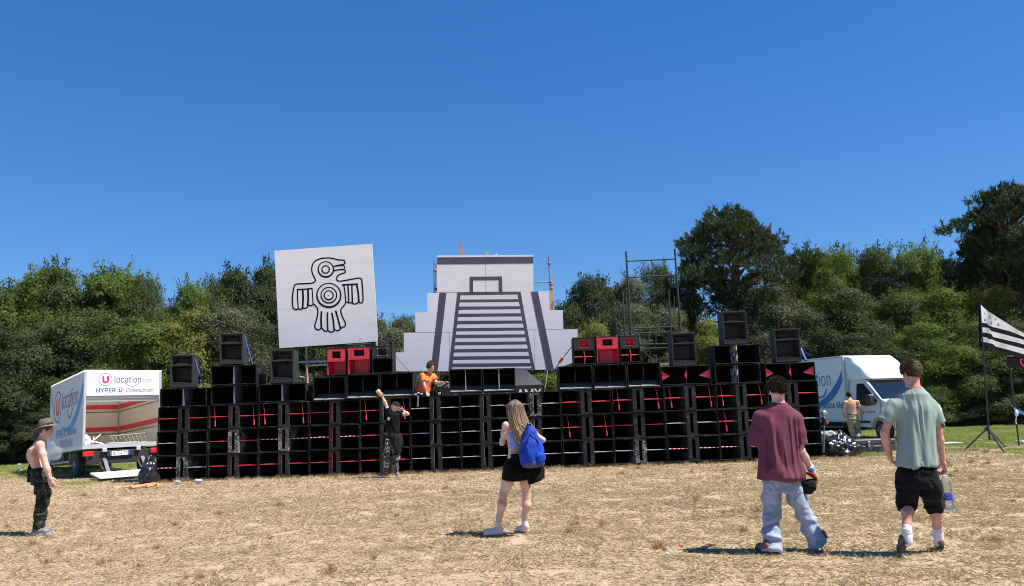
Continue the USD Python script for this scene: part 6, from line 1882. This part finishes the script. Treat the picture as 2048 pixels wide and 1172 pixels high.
# ================================================================= girl with the blue backpack
def girl():
    w = Who('girl with long light brown hair, blue crop top and black shorts, seen from behind', 10.25, G(1020, 1062))
    J = w.J
    M = frame([-.55, .83, 0], [.02, .05, 1])
    R3 = unit([.86, .5, 0])
    neck, pel = J(1031, 842), J(1035, 925)
    shL, shR = J(1012, 851, -.08), J(1050, 854, .08)
    elL, wrL = J(1004, 886, -.06), J(1007, 868, .17)
    elR, wrR = J(1086, 880, .10), J(1064, 884, .30)
    hipL, hipR = J(1025, 936, -.05), J(1050, 936, .05)
    knL, anL = J(1006, 990, -.02), J(996, 1050, -.02)
    knR, anR = J(1053, 992, .10), J(1049, 1047, .12)
    hc = J(1030, 819, .02)
    B = Blob()
    eyes = head_blob(B, hc, M, .96)
    B.cap(neck + [0, 0, -.03], hc + [0, -.01, -.05], .048, .046, .025)
    torso(B, neck, pel, R3, .84, .84, .92)
    B.cap(shL, neck + [0, 0, -.03], .034, .034, .04); B.cap(shR, neck + [0, 0, -.03], .034, .034, .04)
    limbs_arm(B, shL, elL, wrL, .82); limbs_arm(B, shR, elR, wrR, .82)
    bk = np.array([.5, -.85, 0])
    limbs_leg(B, hipL, knL, anL, .98, bk); limbs_leg(B, hipR, knR, anR, .98, bk)
    hL = hand(wrL, wrL - elL + [.1, .1, 0], [.5, -.3, -.6], [.2, .2, .9], .8, .88)
    hR = hand(wrR, wrR - elR, [-.2, -.4, -1], [-.6, .2, .5], .8, .88)
    w.part('body', cat_(B.mesh(.0095), hL.mesh(.0045), hR.mesh(.0045)), skin_mat('skin_light', (.50, .30, .225), (.56, .35, .27)))
    w.part('eye', cat_(*[trimesh.creation.icosphere(1, .011).apply_translation(e) for e in eyes]), eye_m)
    # long hair: overlapping strands from the crown down the back
    r = np.random.default_rng(17)
    R_, F_, U_ = M
    hm = usdkit.material(stage, '/World/Looks/long_brown_blond_hair', {
        'g': ('geometry', {}), 's': ('separate_xyz', {}), 'mr': ('map_range', {'from_min': float(J(1030, 893)[2]), 'from_max': float(J(1030, 815)[2]), 'clamp': True}),
        'a': ('rgb_ramp', {'ramp': [(0, (.72, .52, .30)), (.45, (.62, .42, .23)), (.75, (.34, .225, .145)), (1, (.22, .15, .105))]}),
        'v': ('rgb_ramp', {'ramp': [(0, (.55, .55, .55)), (.5, (1, 1, 1)), (1, (1.5, 1.45, 1.35))]}), 'm': ('mix', {'mix_type': 'multiply', 'fac': 1.0}), 'p': ('principled_bsdf', {'roughness': .55, 'specular_ior_level': .25})},
        [('g.position', 's.vector'), ('s.z', 'mr.value'), ('mr.result', 'a.fac'), ('g.random_per_island', 'v.fac'), ('a.color', 'm.color1'), ('v.color', 'm.color2'), ('m.color', 'p.base_color')], surface='p.BSDF')
    strands = []
    for k in range(760):
        u = r.uniform(-1, 1); ring_ = r.uniform(0, 1)
        az = u * 2.25                                            # around the head, 0 = back
        root = hc + .96 * (np.sin(az) * .07 * ring_ * R_ - np.cos(az) * .085 * ring_ * F_ + (.025 + .105 * math.sqrt(max(0, 1 - ring_ ** 2 * .9))) * U_)
        vol = r.uniform(.92, 1.22)
        side = hc + .96 * (np.sin(az) * .094 * vol * R_ - np.cos(az) * .112 * vol * F_ + r.uniform(-.03, .02) * U_)
        low = hc + np.sin(az) * .112 * vol * R_ - (np.cos(az) * .075 + .060) * vol * F_ + [0, 0, -.15]
        endz = r.uniform(-.50, -.30) + .04 * abs(u)
        tip = hc + np.sin(az) * .065 * R_ - .135 * F_ + [r.normal(.07, .045), r.normal(-.01, .03), endz]
        p = np.array([root, (root + side) / 2 + unit((root + side) / 2 - hc) * .018, side, low, (low + tip) / 2 + r.normal(0, .016, 3), tip])
        tt = np.linspace(0, 1, 6); t2 = np.linspace(0, 1, 14)
        q = np.stack([np.interp(t2, tt, p[:, i]) for i in range(3)], 1)
        for _ in range(2):
            q[1:-1] = (q[:-2] + 2 * q[1:-1] + q[2:]) / 4
        wv = np.sin(t2 * r.uniform(7, 11) + r.uniform(0, 6)) * .015 * t2
        q += wv[:, None] * R_
        strands.append(tube(q, np.interp(t2, [0, .15, .7, 1], [.004, .0055, .0048, .0012]), 5, caps=False))
    capm = Blob().ell(hc + .96 * (-.014 * F_ + .026 * U_), np.array([.078, .098, .094]) * .97, M, .02).hem(hc + .05 * F_, unit(F_ * .9 - U_ * .3), 0).hem(hc - .05 * U_, -U_, 0)
    w.part('long_hair', cat_(capm.mesh(.009), *strands), hm)
    # crop top
    T = Blob()
    a, b = J(1036, 897), J(1032, 845)
    T.loft(a, b, R3, [(-.05, .124, .108), (0, .124, .108), (.4, .135, .112), (.62, .136, .108), (.72, .128, .10)], .03)
    T.hem(a, [0, 0, -1], .03)
    T.hem(J(1034, 862, 0), [.10, -.12, 1], 0)
    top_m = cloth('light_blue_rib', (.155, .235, .50), (.185, .27, .55))
    w.part('crop_top', T.mesh(.008, folds(((20, 20, 5), 23, .006))), top_m)
    for s_, d_ in ((J(1018, 849, -.06), J(1024, 866, -.13)), (J(1044, 849, .04), J(1040, 866, -.08))):
        w.part('shoulder_strap', tube([s_ + [0, .03, .03], s_ + [0, -.02, .045], d_ + [0, 0, .01]], .007, 6), top_m)
    S = Blob()
    S.loft(J(1035, 938), J(1035, 908), R3, [(-.3, .155, .125), (.3, .158, .128), (.8, .128, .105), (1.0, .120, .10)], .03)
    for hip, kn, h2 in ((hipL, knL, J(1022, 960, -.04)), (hipR, knR, J(1050, 958, .06))):
        Q = Blob().chain([hip, h2 + (h2 - hip) * .4], [.112, .116], .03)
        Q.hem(h2, h2 - hip, .04)
        S.join(Q, .03)
    w.part('shorts', S.mesh(.0085, folds(((7, 7, 6), 25, .010))), cloth('black_short_cloth', (0.004, 0.004, 0.0045), (0.0065, 0.0065, 0.007)))
    pink, psole = mat('dusty_pink_trainer', (.60, .42, .39), .6, (.66, .52, .48), 25), mat('pale_sole', (.62, .55, .52), .6)
    sock = cloth('pale_sock', (.66, .58, .55), (.6, .5, .48), scale=40)
    for kn, an, hl, to in ((knL, anL, [anL[0] + .07, anL[1] - .0, 0], [anL[0] - .19, anL[1] - .03, 0]), (knR, anR, [anR[0] + .05, anR[1] - .05, 0], [anR[0] - .11, anR[1] + .15, 0])):
        w.part('sock', Blob().chain([an + [0, 0, -.05], an + (kn - an) * .06], [.036, .037], .01).mesh(.008), sock)
        u_, so = shoe(hl, to); s_ = w.part('shoe', u_, pink); obj('sole', so, psole, s_)
    # backpack on the right shoulder, jacket hanging under it
    bp = thing('backpack', 'bright blue backpack hanging from the right shoulder of the long haired girl', 'backpack', J(1066, 890, -.2))
    blue = cloth('blue_nylon', (.010, .036, .26), (.016, .055, .33), .55, .0, .3, 120)
    c = lambda x, y, d: P(x, y, 10.25 - .20 + d)
    K = Blob()
    K.loft(c(1067, 930, 0), c(1058, 850, .03), R3, [(-.02, .10, .075), (.06, .150, .115), (.3, .162, .125), (.55, .130, .105), (.8, .075, .07), (1.0, .022, .025)], .03)
    obj('bag', K.mesh(.0085, folds(((9, 9, 2.2), 33, .016), ((16, 16, 7), 34, .005))), blue, bp, smooth=True)
    PK = Blob().ell(c(1078, 916, -.05), (.082, .075, .085), None, .02)
    obj('front_pocket', PK.mesh(.008, folds(((18, 18, 9), 36, .008))), blue, bp, smooth=True)
    grey = cloth('grey_nylon', (.06, .07, .11), (.08, .09, .14))
    obj('base_panel', Blob().loft(c(1067, 934, 0), c(1066, 922, 0), R3, [(-.1, .09, .07), (.2, .145, .112), (1.0, .153, .12)], .02).mesh(.0085), grey, bp, smooth=True)
    wb = cloth('black_webbing_strap', (0.006, 0.006, 0.0065), (0.009, 0.009, 0.01))
    obj('shoulder_strap', tube([c(1047, 926, .05), c(1046, 902, -.02), c(1050, 872, .0), shR + [.0, -.07, .03], shR + [0, .0, .066], shR + [-.03, .08, .0]], [.016, .02, .024, .026, .026, .02], 8), wb, bp, smooth=True)
    obj('grab_loop', tube([c(1054, 850, .0), c(1057, 843, -.02), c(1062, 850, .0)], .009, 6), wb, bp, smooth=True)
    obj('zip', tube([c(1050, 905, -.10), c(1055, 880, -.105), c(1063, 862, -.07), c(1074, 880, -.075), c(1084, 905, -.06)], .006, 5), wb, bp, smooth=True)
    obj('zip_pull', tube([c(1088, 903, -.06), c(1091, 902, -.07)], .008, 5), wb, bp)
    jk = thing('black_jacket', 'black jacket hanging below the blue backpack', 'jacket', J(1074, 950, -.1))
    Q = Blob().loft(c(1074, 964, .03), c(1067, 920, .05), R3, [(-.06, .105, .03), (.0, .110, .035), (.5, .125, .045), (1.0, .11, .05)], .02)
    Q.hem(c(1074, 962, .03), [.25, 0, -1], .03)
    obj('cloth', Q.mesh(.008, folds(((9, 9, 2.5), 41, .02))), cloth('black_jacket_cloth', (0.0035, 0.0035, 0.004), (0.0055, 0.0055, 0.006)), jk, smooth=True)
    obj('drawcord', tube([c(1059, 938, -.04), c(1058, 958, -.05), c(1060, 975, -.04)], .005, 5), wb, jk, smooth=True)
girl()

# ================================================================= bare-chested man in a hat
def man_hat():
    w = Who('shirtless man in a wide brimmed hat and dark camouflage trousers at the left', 11.75, G(82, 1065))
    J = w.J
    M = frame([.93, .30, 0], [.10, 0, 1])
    Rr = unit([.42, -.9, 0])                                     # shoulders lie nearly along the view
    neck, pel = J(80, 883), J(83, 943)
    shN, shF = J(80, 890, -.18), J(84, 890, .18)
    elN, wrN = J(92, 932, -.22), J(100, 956, -.21)
    elF, wrF = J(88, 928, .22), J(97, 950, .20)
    hipN, hipF = J(80, 951, -.09), J(86, 951, .09)
    knN, anN = J(83, 1000, -.09), J(74, 1056, -.09)
    knF, anF = J(87, 1000, .10), J(81, 1054, .10)
    hc = J(92, 860, .0)
    B = Blob()
    eyes = head_blob(B, hc, M, 1.0)
    B.cap(neck + [0, 0, -.03], hc + [-.02, 0, -.06], .058, .055, .025)
    B.loft(pel, neck, Rr, [(-.16, .10, .08, 0, 0), (-.05, .145, .105, 0, 0), (.10, .145, .112, 0, 0), (.30, .135, .105, 0, -.035), (.45, .142, .11, 0, -.06), (.62, .160, .115, 0, -.065), (.78, .162, .11, 0, -.05), (.90, .125, .088, 0, -.02), (1.0, .06, .055, 0, 0)], .04)
    B.cap(shN, neck + [0, 0, -.03], .045, .045, .05); B.cap(shF, neck + [0, 0, -.03], .045, .045, .05)
    limbs_arm(B, shN, elN, wrN, 1.05); limbs_arm(B, shF, elF, wrF, 1.05)
    limbs_leg(B, hipN, knN, anN, .74, (-1, 0, 0)); limbs_leg(B, hipF, knF, anF, .74, (-1, 0, 0))
    hN = hand(wrN, J(104, 974, -.21) - wrN, [0, 1, 0], [1, 0, 0], .75, tcurl=1.0)
    hF = hand(wrF, [.3, 0, -1], [0, -1, 0], [1, 0, 0], .75)
    w.part('body', cat_(B.mesh(.010), hN.mesh(.0048), hF.mesh(.0048)), skin_mat('skin_warm', (.45, .26, .19), (.51, .31, .235)))
    w.part('eye', cat_(*[trimesh.creation.icosphere(1, .0105).apply_translation(e) for e in eyes]), eye_m)
    w.part('hair', short_hair(hc, M, 1.0, 31, .015, -.045, .3, (0, 0, 0), 600, .006), hair_brown, smooth=False)
    Tr = Blob()
    Tr.loft(J(83, 962), J(81, 935), Rr, [(-.2, .155, .135), (.4, .165, .145), (1.0, .165, .14)], .03)
    for hip, kn, an in ((hipN, knN, anN), (hipF, knF, anF)):
        Q = Blob().chain([hip, hip * .5 + kn * .5, kn, kn * .4 + an * .6, an + [0, 0, -.03]], [.084, .076, .062, .058, .048], .04)
        Q.hem(an + [0, 0, .0], [0, 0, -1], .03)
        Tr.join(Q, .03)
    Tr.ell(J(91, 977, -.17), (.055, .05, .085), None, .03); Tr.ell(J(97, 988, -.12), (.03, .05, .075), None, .02)
    w.part('camouflage_trousers', Tr.mesh(.009, folds(((5, 5, 9), 35, .016), ((12, 12, 17), 36, .007))), camo('dark_camouflage', [(0, (.010, .011, .009)), (.44, (.030, .034, .024)), (.52, (.014, .016, .013)), (.60, (.060, .062, .045)), (.66, (.012, .012, .010))], 16))
    w.part('belt', Blob().loft(J(81.5, 941), J(81, 936), Rr, [(0, .172, .148), (1.0, .170, .145)], .01).mesh(.008), cloth('black_belt', (.01, .01, .01), (.014, .014, .014)))
    trainer, tsole = mat('grey_trainer', (.085, .08, .075), .7, (.2, .19, .18), 22), mat('light_sole', (.38, .36, .33), .7)
    for an, d in ((anN, [.27, .02]), (anF, [.26, .03])):
        hl = np.array([an[0] - .075, an[1], 0]); u_, so = shoe(hl, hl + [d[0], d[1], 0]); s_ = w.part('shoe', u_, trainer); obj('sole', so, tsole, s_)
    w.part('hanging_shirt', Blob().loft(J(67, 962, .05), J(68, 928, .05), [.3, 1, 0], [(0, .09, .025), (.6, .10, .03), (1, .06, .03)], .02).mesh(.009, folds(((12, 12, 4), 52, .02))), cloth('black_hanging_shirt', (0.004, 0.004, 0.0045), (0.006, 0.006, 0.0065)), 'black shirt tucked into the waistband at the back')
    # hat
    hat = thing('bush_hat', 'wide brimmed khaki hat with dark band on the shirtless man', 'hat', hc)
    R_, F_, U_ = M
    tilt = np.stack([R_, unit(F_ + .30 * U_), unit(U_ - .30 * F_)])
    hp = lambda m: move((arr(m)[0] * [.82, .82, .9], arr(m)[1]), hc + .050 * U_ - .005 * F_, tilt.T)
    khaki = cloth('khaki_canvas', (.105, .092, .07), (.145, .127, .10))
    v, f = revolve([(0, .125), (.055, .128), (.085, .112), (.098, .06), (.106, .0)], 32)
    v[:, 1] *= 1.12
    obj('crown', hp((v + ridges(v, (12, 12, 12), 5, .008)[:, None] * unit(v), f)), khaki, hat, smooth=50)
    prof = [(.100, .006), (.14, .002), (.19, -.012), (.225, -.022), (.226, -.028), (.19, -.02), (.14, -.006), (.100, -.002)]
    v, f = revolve(prof, 48)
    a = np.arctan2(v[:, 0], v[:, 1]); rr_ = np.hypot(v[:, 0], v[:, 1])
    v[:, 2] += (rr_ - .1) * (.30 * np.abs(np.sin(a)) - .16 * np.abs(np.cos(a)) + .05 * np.sin(3 * a))
    obj('brim', hp((v, f)), khaki, hat, smooth=50)
    v, f = revolve([(.106, .0), (.1075, .004), (.104, .048), (.100, .050)], 32); v[:, 1] *= 1.12
    obj('hat_band', hp((v, f)), cloth('dark_band', (.02, .018, .016), (.03, .027, .024)), hat, smooth=50)
    a = np.linspace(-.4, 2.2, 18)
    obj('braid', hp(tube(np.stack([.110 * np.cos(a), .122 * np.sin(a) - .0, .010 + .004 * np.sin(a * 9)], 1), .006, 5)), mat('pale_braid', (.45, .40, .33), .8, (.1, .08, .06), 60), hat, smooth=True)
    # puff of vapour in front of his chest
    vp = usdkit.material(stage, '/World/Looks/vapour', {'g': ('texture_coordinate', {}), 'n': ('noise_texture', {'scale': 7.0, 'detail': 3.0}), 'geo': ('geometry', {}),
        'mr': ('map_range', {'from_min': .38, 'from_max': .62, 'to_min': 1.5, 'to_max': 16.0, 'clamp': True}), 'v': ('principled_volume', {'color': (.95, .95, .97), 'anisotropy': .2})},
        [('geo.position', 'n.vector'), ('n.fac', 'mr.value'), ('mr.result', 'v.density')], volume='v.volume')
    pc = J(103, 905, -.02)
    K = Blob().ell(pc, (.085, .07, .085), None, .05).ell(pc + [.06, 0, .02], (.08, .07, .06), None, .05).ell(pc + [-.02, .02, .09], (.04, .04, .06), None, .05).ell(pc + [.05, 0, -.06], (.07, .06, .035), None, .05)
    vv = K.mesh(.014, folds(((9, 9, 9), 61, .03)))
    obj('vapour', vv, vp, smooth=True, kind='stuff', label='small white puff of vapour before the chest of the man in the hat', cat='vapour')
man_hat()

# ================================================================= dancing man in black
def man_black():
    w = Who('man in black T-shirt and cap with raised arm dancing before the wall', 19.75, G(786, 950))
    J = w.J
    M = frame([-.92, .05, .25], [.22, 0, 1])
    neck, pel = J(788, 823), J(783, 875)
    shL, shR = J(777, 826, -.05), J(797, 829, .06)
    elL, wrL = J(771.5, 808, -.06), J(764.5, 793, -.08)
    elR, wrR = J(815.5, 828, .02), J(807, 822, .10)
    hipL, hipR = J(776, 882, -.05), J(789, 882, .03)
    knL, anL = J(774, 913, -.08), J(773, 944, -.03)
    knR, anR = J(791, 915, -.06), J(789, 946, .0)
    hc = J(790, 812.5, -.02)
    B = Blob()
    eyes = head_blob(B, hc, M, .95)
    B.cap(neck + [0, 0, -.03], hc + [.01, 0, -.05], .055, .052, .025)
    torso(B, neck, pel, [.95, .3, 0], .85, .85)
    B.cap(shL, neck + [0, 0, -.03], .042, .04, .04); B.cap(shR, neck + [0, 0, -.03], .042, .04, .04)
    limbs_arm(B, shL, elL, wrL); limbs_arm(B, shR, elR, wrR)
    limbs_leg(B, hipL, knL, anL); limbs_leg(B, hipR, knR, anR)
    hL = hand(wrL, wrL - elL, [-.5, -.7, .2], [.5, -.5, .3], 1.1)
    hR = hand(wrR, J(798, 818, .10) - wrR, [-.3, -.8, 0], [0, 0, 1], .7)
    w.part('body', cat_(B.mesh(.0115), hL.mesh(.006), hR.mesh(.006)), skin_pale)
    w.part('eye', cat_(*[trimesh.creation.icosphere(1, .0105).apply_translation(e) for e in eyes]), eye_m)
    R_, F_, U_ = M
    capb = Blob().ell(hc + .024 * U_ - .012 * F_, np.array([.086, .106, .098]), M, .02)
    capb.hem(hc + .030 * U_, unit(-U_ + F_ * .25), 0)
    capb.cap(hc - .09 * F_ + .035 * U_, hc - .15 * F_ + .005 * U_, .03, .012, .02)
    cap_m = cloth('charcoal_cap_cloth', (0.0121, 0.0121, 0.0132), (0.0187, 0.0187, 0.0198))
    w.part('cap', capb.mesh(.011), cap_m, 'charcoal cap worn backwards')
    T = Blob()
    hem = J(784, 868)
    T.loft(hem, neck, [.95, .3, 0], [(-.05, .172, .13), (0, .172, .13), (.4, .165, .125), (.7, .17, .125), (.85, .155, .11), (.93, .10, .085), (1.0, .064, .062)], .04)
    T.cap(shL, neck + [0, 0, -.04], .06, .045, .05); T.cap(shR, neck + [0, 0, -.04], .06, .045, .05)
    T.hem(hem, [0, 0, -1], .04)
    for sh, el in ((shL, elL), (shR, elR)):
        e2 = sh * .45 + el * .55
        S = Blob().chain([sh, e2 + (e2 - sh) * .3], [.068, .078], .03); S.hem(e2, e2 - sh, .04); T.join(S, .03)
    ts = w.part('t_shirt', T.mesh(.0105, folds(((9, 9, 5), 43, .016))), cloth('black_cotton', (0.004, 0.004, 0.0045), (0.0065, 0.0065, 0.007)))
    q = J(779, 838, 0)
    obj('shirt_print', Blob().ell([q[0], q[1] - .138, q[2]], (.034, .014, .042), None, .01).mesh(.008), mat('pale_print', (.5, .52, .52), .7, (.05, .05, .05), 40), ts, smooth=True)
    Tr = Blob()
    Tr.loft(J(783, 890), J(783, 866), [.95, .3, 0], [(-.2, .15, .12), (.4, .165, .13), (1.0, .155, .12)], .03)
    for hip, kn, an in ((hipL, knL, anL), (hipR, knR, anR)):
        Q = Blob().chain([hip, hip * .5 + kn * .5, kn, an + [0, 0, -.02]], [.105, .10, .095, .085], .04); Q.hem(an + [0, 0, .0], [0, 0, -1], .03); Tr.join(Q, .025)
    w.part('camouflage_trousers', Tr.mesh(.0105, folds(((5, 5, 8), 45, .018))), camo('grey_camouflage', [(0, (.012, .012, .011)), (.42, (.20, .19, .165)), (.47, (.035, .033, .028)), (.57, (.012, .012, .011)), (.60, (.26, .25, .22)), (.64, (.05, .046, .038))], 7))
    jb = Blob().loft(J(796, 902, -.14), J(788, 872, -.13), [1, .1, 0], [(-.15, .06, .03), (.3, .10, .04), (.8, .13, .05), (1.05, .10, .05)], .03)
    jb.loft(J(804, 892, .0), J(795, 870, .0), [1, .2, 0], [(0, .035, .05), (1, .10, .10)], .03)
    jb.loft(J(784, 876), J(784, 867), [.95, .3, 0], [(0, .178, .145), (1, .175, .14)], .02)
    jb.ell(J(770, 870, -.12), (.06, .05, .05), None, .02); jb.cap(J(770, 872, -.13), J(767, 890, -.12), .035, .028, .02)
    w.part('tied_jumper', jb.mesh(.0105, folds(((7, 7, 3), 47, .018))), cloth('charcoal_jumper', (0.0088, 0.0088, 0.0099), (0.0143, 0.0143, 0.0154)))
    sh_m, so_m = mat('worn_trainer', (.22, .21, .20), .7, (.04, .04, .04), 30), mat('white_trainer_sole', (.55, .53, .5), .7)
    for an, d in ((anL, [-.25, -.10]), (anR, [.08, -.26])):
        hl = np.array([an[0] + .05, an[1] + .04, 0]); u_, so = shoe(hl, hl + [d[0], d[1], 0]); s_ = w.part('shoe', u_, sh_m); obj('sole', so, so_m, s_)
    a, b = J(762.5, 792, -.13), J(753.5, 778, -.15)
    ct = thing('drink_can', 'orange and white drink can raised by the dancing man', 'can', a)
    ax = unit(b - a); e1 = unit(np.cross(ax, [0, 1, 0])); Mx = np.stack([e1, np.cross(ax, e1), ax], 1)
    obj('can', move(revolve([(0, 0), (.045, .002), (.052, .012), (.052, .12), (.050, .125)], 20), a, Mx), mat('orange_can', (.50, .16, .025), .35, (.6, .3, .1), 20), ct, smooth=30)
    obj('can_end', move(revolve([(.0515, .125), (.052, .155), (.046, .175), (.044, .172), (0, .170)], 20), a, Mx), mat('can_end_white', (.62, .60, .56), .4), ct, smooth=30)
man_black()

# ================================================================= man in orange on the wall
def man_orange():
    w = Who('curly haired man in a bright orange T-shirt sitting on the wall top', 20.95, P(850, 787, 20.9))
    J = w.J
    M = frame([.55, -.75, -.35], [.12, -.25, 1])
    R3 = unit([.75, .55, 0])
    neck, pel = J(857, 748), J(846, 781)
    shL, shR = J(846, 752, -.12), J(867, 752, .08)
    elL, wrL = J(848.5, 771, -.22), J(853, 784, -.20)
    elR, wrR = J(873, 767, -.05), J(888, 764, -.22)
    hc = J(862.5, 734, -.06)
    B = Blob()
    eyes = head_blob(B, hc, M, 1.02)
    B.cap(neck + [0, 0, -.03], hc + [-.01, .02, -.05], .058, .054, .025)
    torso(B, neck, pel, R3, .95, .95)
    B.cap(shL, neck + [0, 0, -.03], .045, .04, .04); B.cap(shR, neck + [0, 0, -.03], .045, .04, .04)
    limbs_arm(B, shL, elL, wrL, 1.1); limbs_arm(B, shR, elR, wrR, 1.1)
    hips = (J(843, 783, .0), J(851, 783, .08))
    knees = (J(845, 788, .40), J(853, 787, .46))
    ank = (J(842, 800, .72), J(851, 800, .76))
    for h, k_, a in zip(hips, knees, ank):
        limbs_leg(B, h, k_, a, .95, (0, 0, -1))
        B.chain([a, a + [0, .06, -.12]], [.036, .03], .02)
    hL = hand(wrL, [.3, -.5, -.5], [0, -.2, -1], [1, 0, 0], .35)
    hR = hand(wrR, wrR - elR, [0, .2, -1], [-.3, -.8, .2], .35)
    w.part('body', cat_(B.mesh(.0115), hL.mesh(.006), hR.mesh(.006)), skin_tan)
    w.part('eye', cat_(*[trimesh.creation.icosphere(1, .012).apply_translation(e) for e in eyes]), eye_m)
    w.part('hair', short_hair(hc, M, 1.05, 51, .05, -.03, .8, (0, 0, .3), 1500, .022, .055, .6), hair_sandy, smooth=False)
    T = Blob()
    hem = pel + [0, 0, -.04]
    T.loft(hem, neck, R3, [(-.05, .19, .15), (0, .19, .15), (.4, .18, .14), (.7, .185, .14), (.85, .165, .12), (.93, .10, .085), (1.0, .066, .064)], .04)
    T.cap(shL, neck + [0, 0, -.04], .065, .045, .05); T.cap(shR, neck + [0, 0, -.04], .065, .045, .05)
    T.hem(hem, [0, 0, -1], .04)
    for sh, el in ((shL, elL), (shR, elR)):
        e2 = sh * .42 + el * .58
        S = Blob().chain([sh, e2 + (e2 - sh) * .3], [.072, .088], .03); S.hem(e2, e2 - sh, .04); T.join(S, .03)
    z0, z1 = float(J(846, 772)[2]), float(J(846, 764)[2])
    om = usdkit.material(stage, '/World/Looks/orange_cotton_grey_band', {'g': ('geometry', {}), 's': ('separate_xyz', {}), 'mr': ('map_range', {'from_min': z0 - .02, 'from_max': z1 + .02, 'clamp': True}),
        'r': ('rgb_ramp', {'ramp': [(0, (.72, .085, .02)), (.26, (.72, .085, .02)), (.28, (.25, .17, .14)), (.72, (.25, .17, .14)), (.74, (.80, .17, .03)), (1, (.80, .17, .03))]}), 'p': ('principled_bsdf', {'roughness': .85, 'sheen_weight': .2, 'specular_ior_level': .2})},
        [('g.position', 's.vector'), ('s.z', 'mr.value'), ('mr.result', 'r.fac'), ('r.color', 'p.base_color')], surface='p.BSDF')
    w.part('t_shirt', T.mesh(.0105, folds(((9, 9, 6), 53, .014))), om)
    S = Blob()
    for h, k_ in zip(hips, knees):
        S.chain([h, h * .35 + k_ * .65], [.105, .095], .04)
    w.part('shorts', S.mesh(.0105, folds(((9, 9, 9), 55, .014))), cloth('grey_khaki_shorts', (.20, .185, .15), (.30, .28, .24), scale=9))
man_orange()

# ================================================================= shirtless man by the white van
def man_van():
    w = Who('shirtless dark haired man in khaki trousers walking past the white van', 27.9, G(1709, 877))
    J = w.J
    M = frame([-.2, .95, -.25], [-.05, .35, 1])
    neck, pel = J(1700, 800, .0), J(1705, 834)
    shL, shR = J(1690, 805), J(1715, 804)
    elL, wrL = J(1687, 822, .0), J(1689, 835, .12)
    elR, wrR = J(1722, 822, -.02), J(1724, 835, .12)
    hipL, hipR = J(1700, 839), J(1711, 839)
    knL, anL = J(1703, 858, .05), J(1708, 874, .1)
    knR, anR = J(1716, 858, .12), J(1716, 874, -.05)
    hc = J(1697.5, 792, .10)
    B = Blob()
    eyes = head_blob(B, hc, M, 1.0)
    B.cap(neck + [0, 0, -.03], hc + [0, -.03, -.05], .06, .056, .03)
    torso(B, neck, pel, [1, 0, 0], 1.12, 1.0)
    B.cap(shL, neck + [0, 0, -.04], .05, .045, .05); B.cap(shR, neck + [0, 0, -.04], .05, .045, .05)
    limbs_arm(B, shL, elL, wrL, 1.1); limbs_arm(B, shR, elR, wrR, 1.1)
    limbs_leg(B, hipL, knL, anL); limbs_leg(B, hipR, knR, anR)
    hL, hR = hand(wrL, wrL - elL, [1, 0, 0], [0, 1, 0], .9), hand(wrR, wrR - elR, [-1, 0, 0], [0, 1, 0], .9)
    w.part('body', cat_(B.mesh(.012), hL.mesh(.007), hR.mesh(.007)), skin_tan)
    w.part('eye', cat_(*[trimesh.creation.icosphere(1, .0105).apply_translation(e) for e in eyes]), eye_m)
    w.part('hair', short_hair(hc, M, 1.0, 71, .02, -.035, .4, (0, 0, 0), 700, .010), hair_black, smooth=False)
    Tr = Blob()
    Tr.loft(J(1705, 844), J(1705, 829), [1, 0, 0], [(-.2, .15, .12), (.4, .18, .135), (1.0, .17, .125)], .03)
    for hip, kn, an in ((hipL, knL, anL), (hipR, knR, anR)):
        Q = Blob().chain([hip, hip * .5 + kn * .5, kn, an], [.11, .10, .09, .082], .04); Q.hem(an + [0, 0, .0], [0, 0, -1], .03); Tr.join(Q, .03)
    w.part('trousers', Tr.mesh(.011, folds(((7, 7, 9), 75, .018))), cloth('khaki_trousers', (0.25, 0.215, 0.165), (0.30, 0.262, 0.208)))
    w.part('belt', Blob().loft(J(1705, 830), J(1705, 828), [1, 0, 0], [(0, .175, .13), (1, .173, .128)], .01).mesh(.009), cloth('brown_belt', (.06, .03, .025), (.08, .04, .03)))
    sm_, so_m = mat('dusty_shoe', (.22, .2, .17), .8), mat('dusty_sole', (.1, .09, .08), .8)
    for an in (anL, anR):
        hl = np.array([an[0], an[1] - .06, 0]); u_, so = shoe(hl, hl + [.02, .27, 0]); s_ = w.part('shoe', u_, sm_); obj('sole', so, so_m, s_)
man_van()
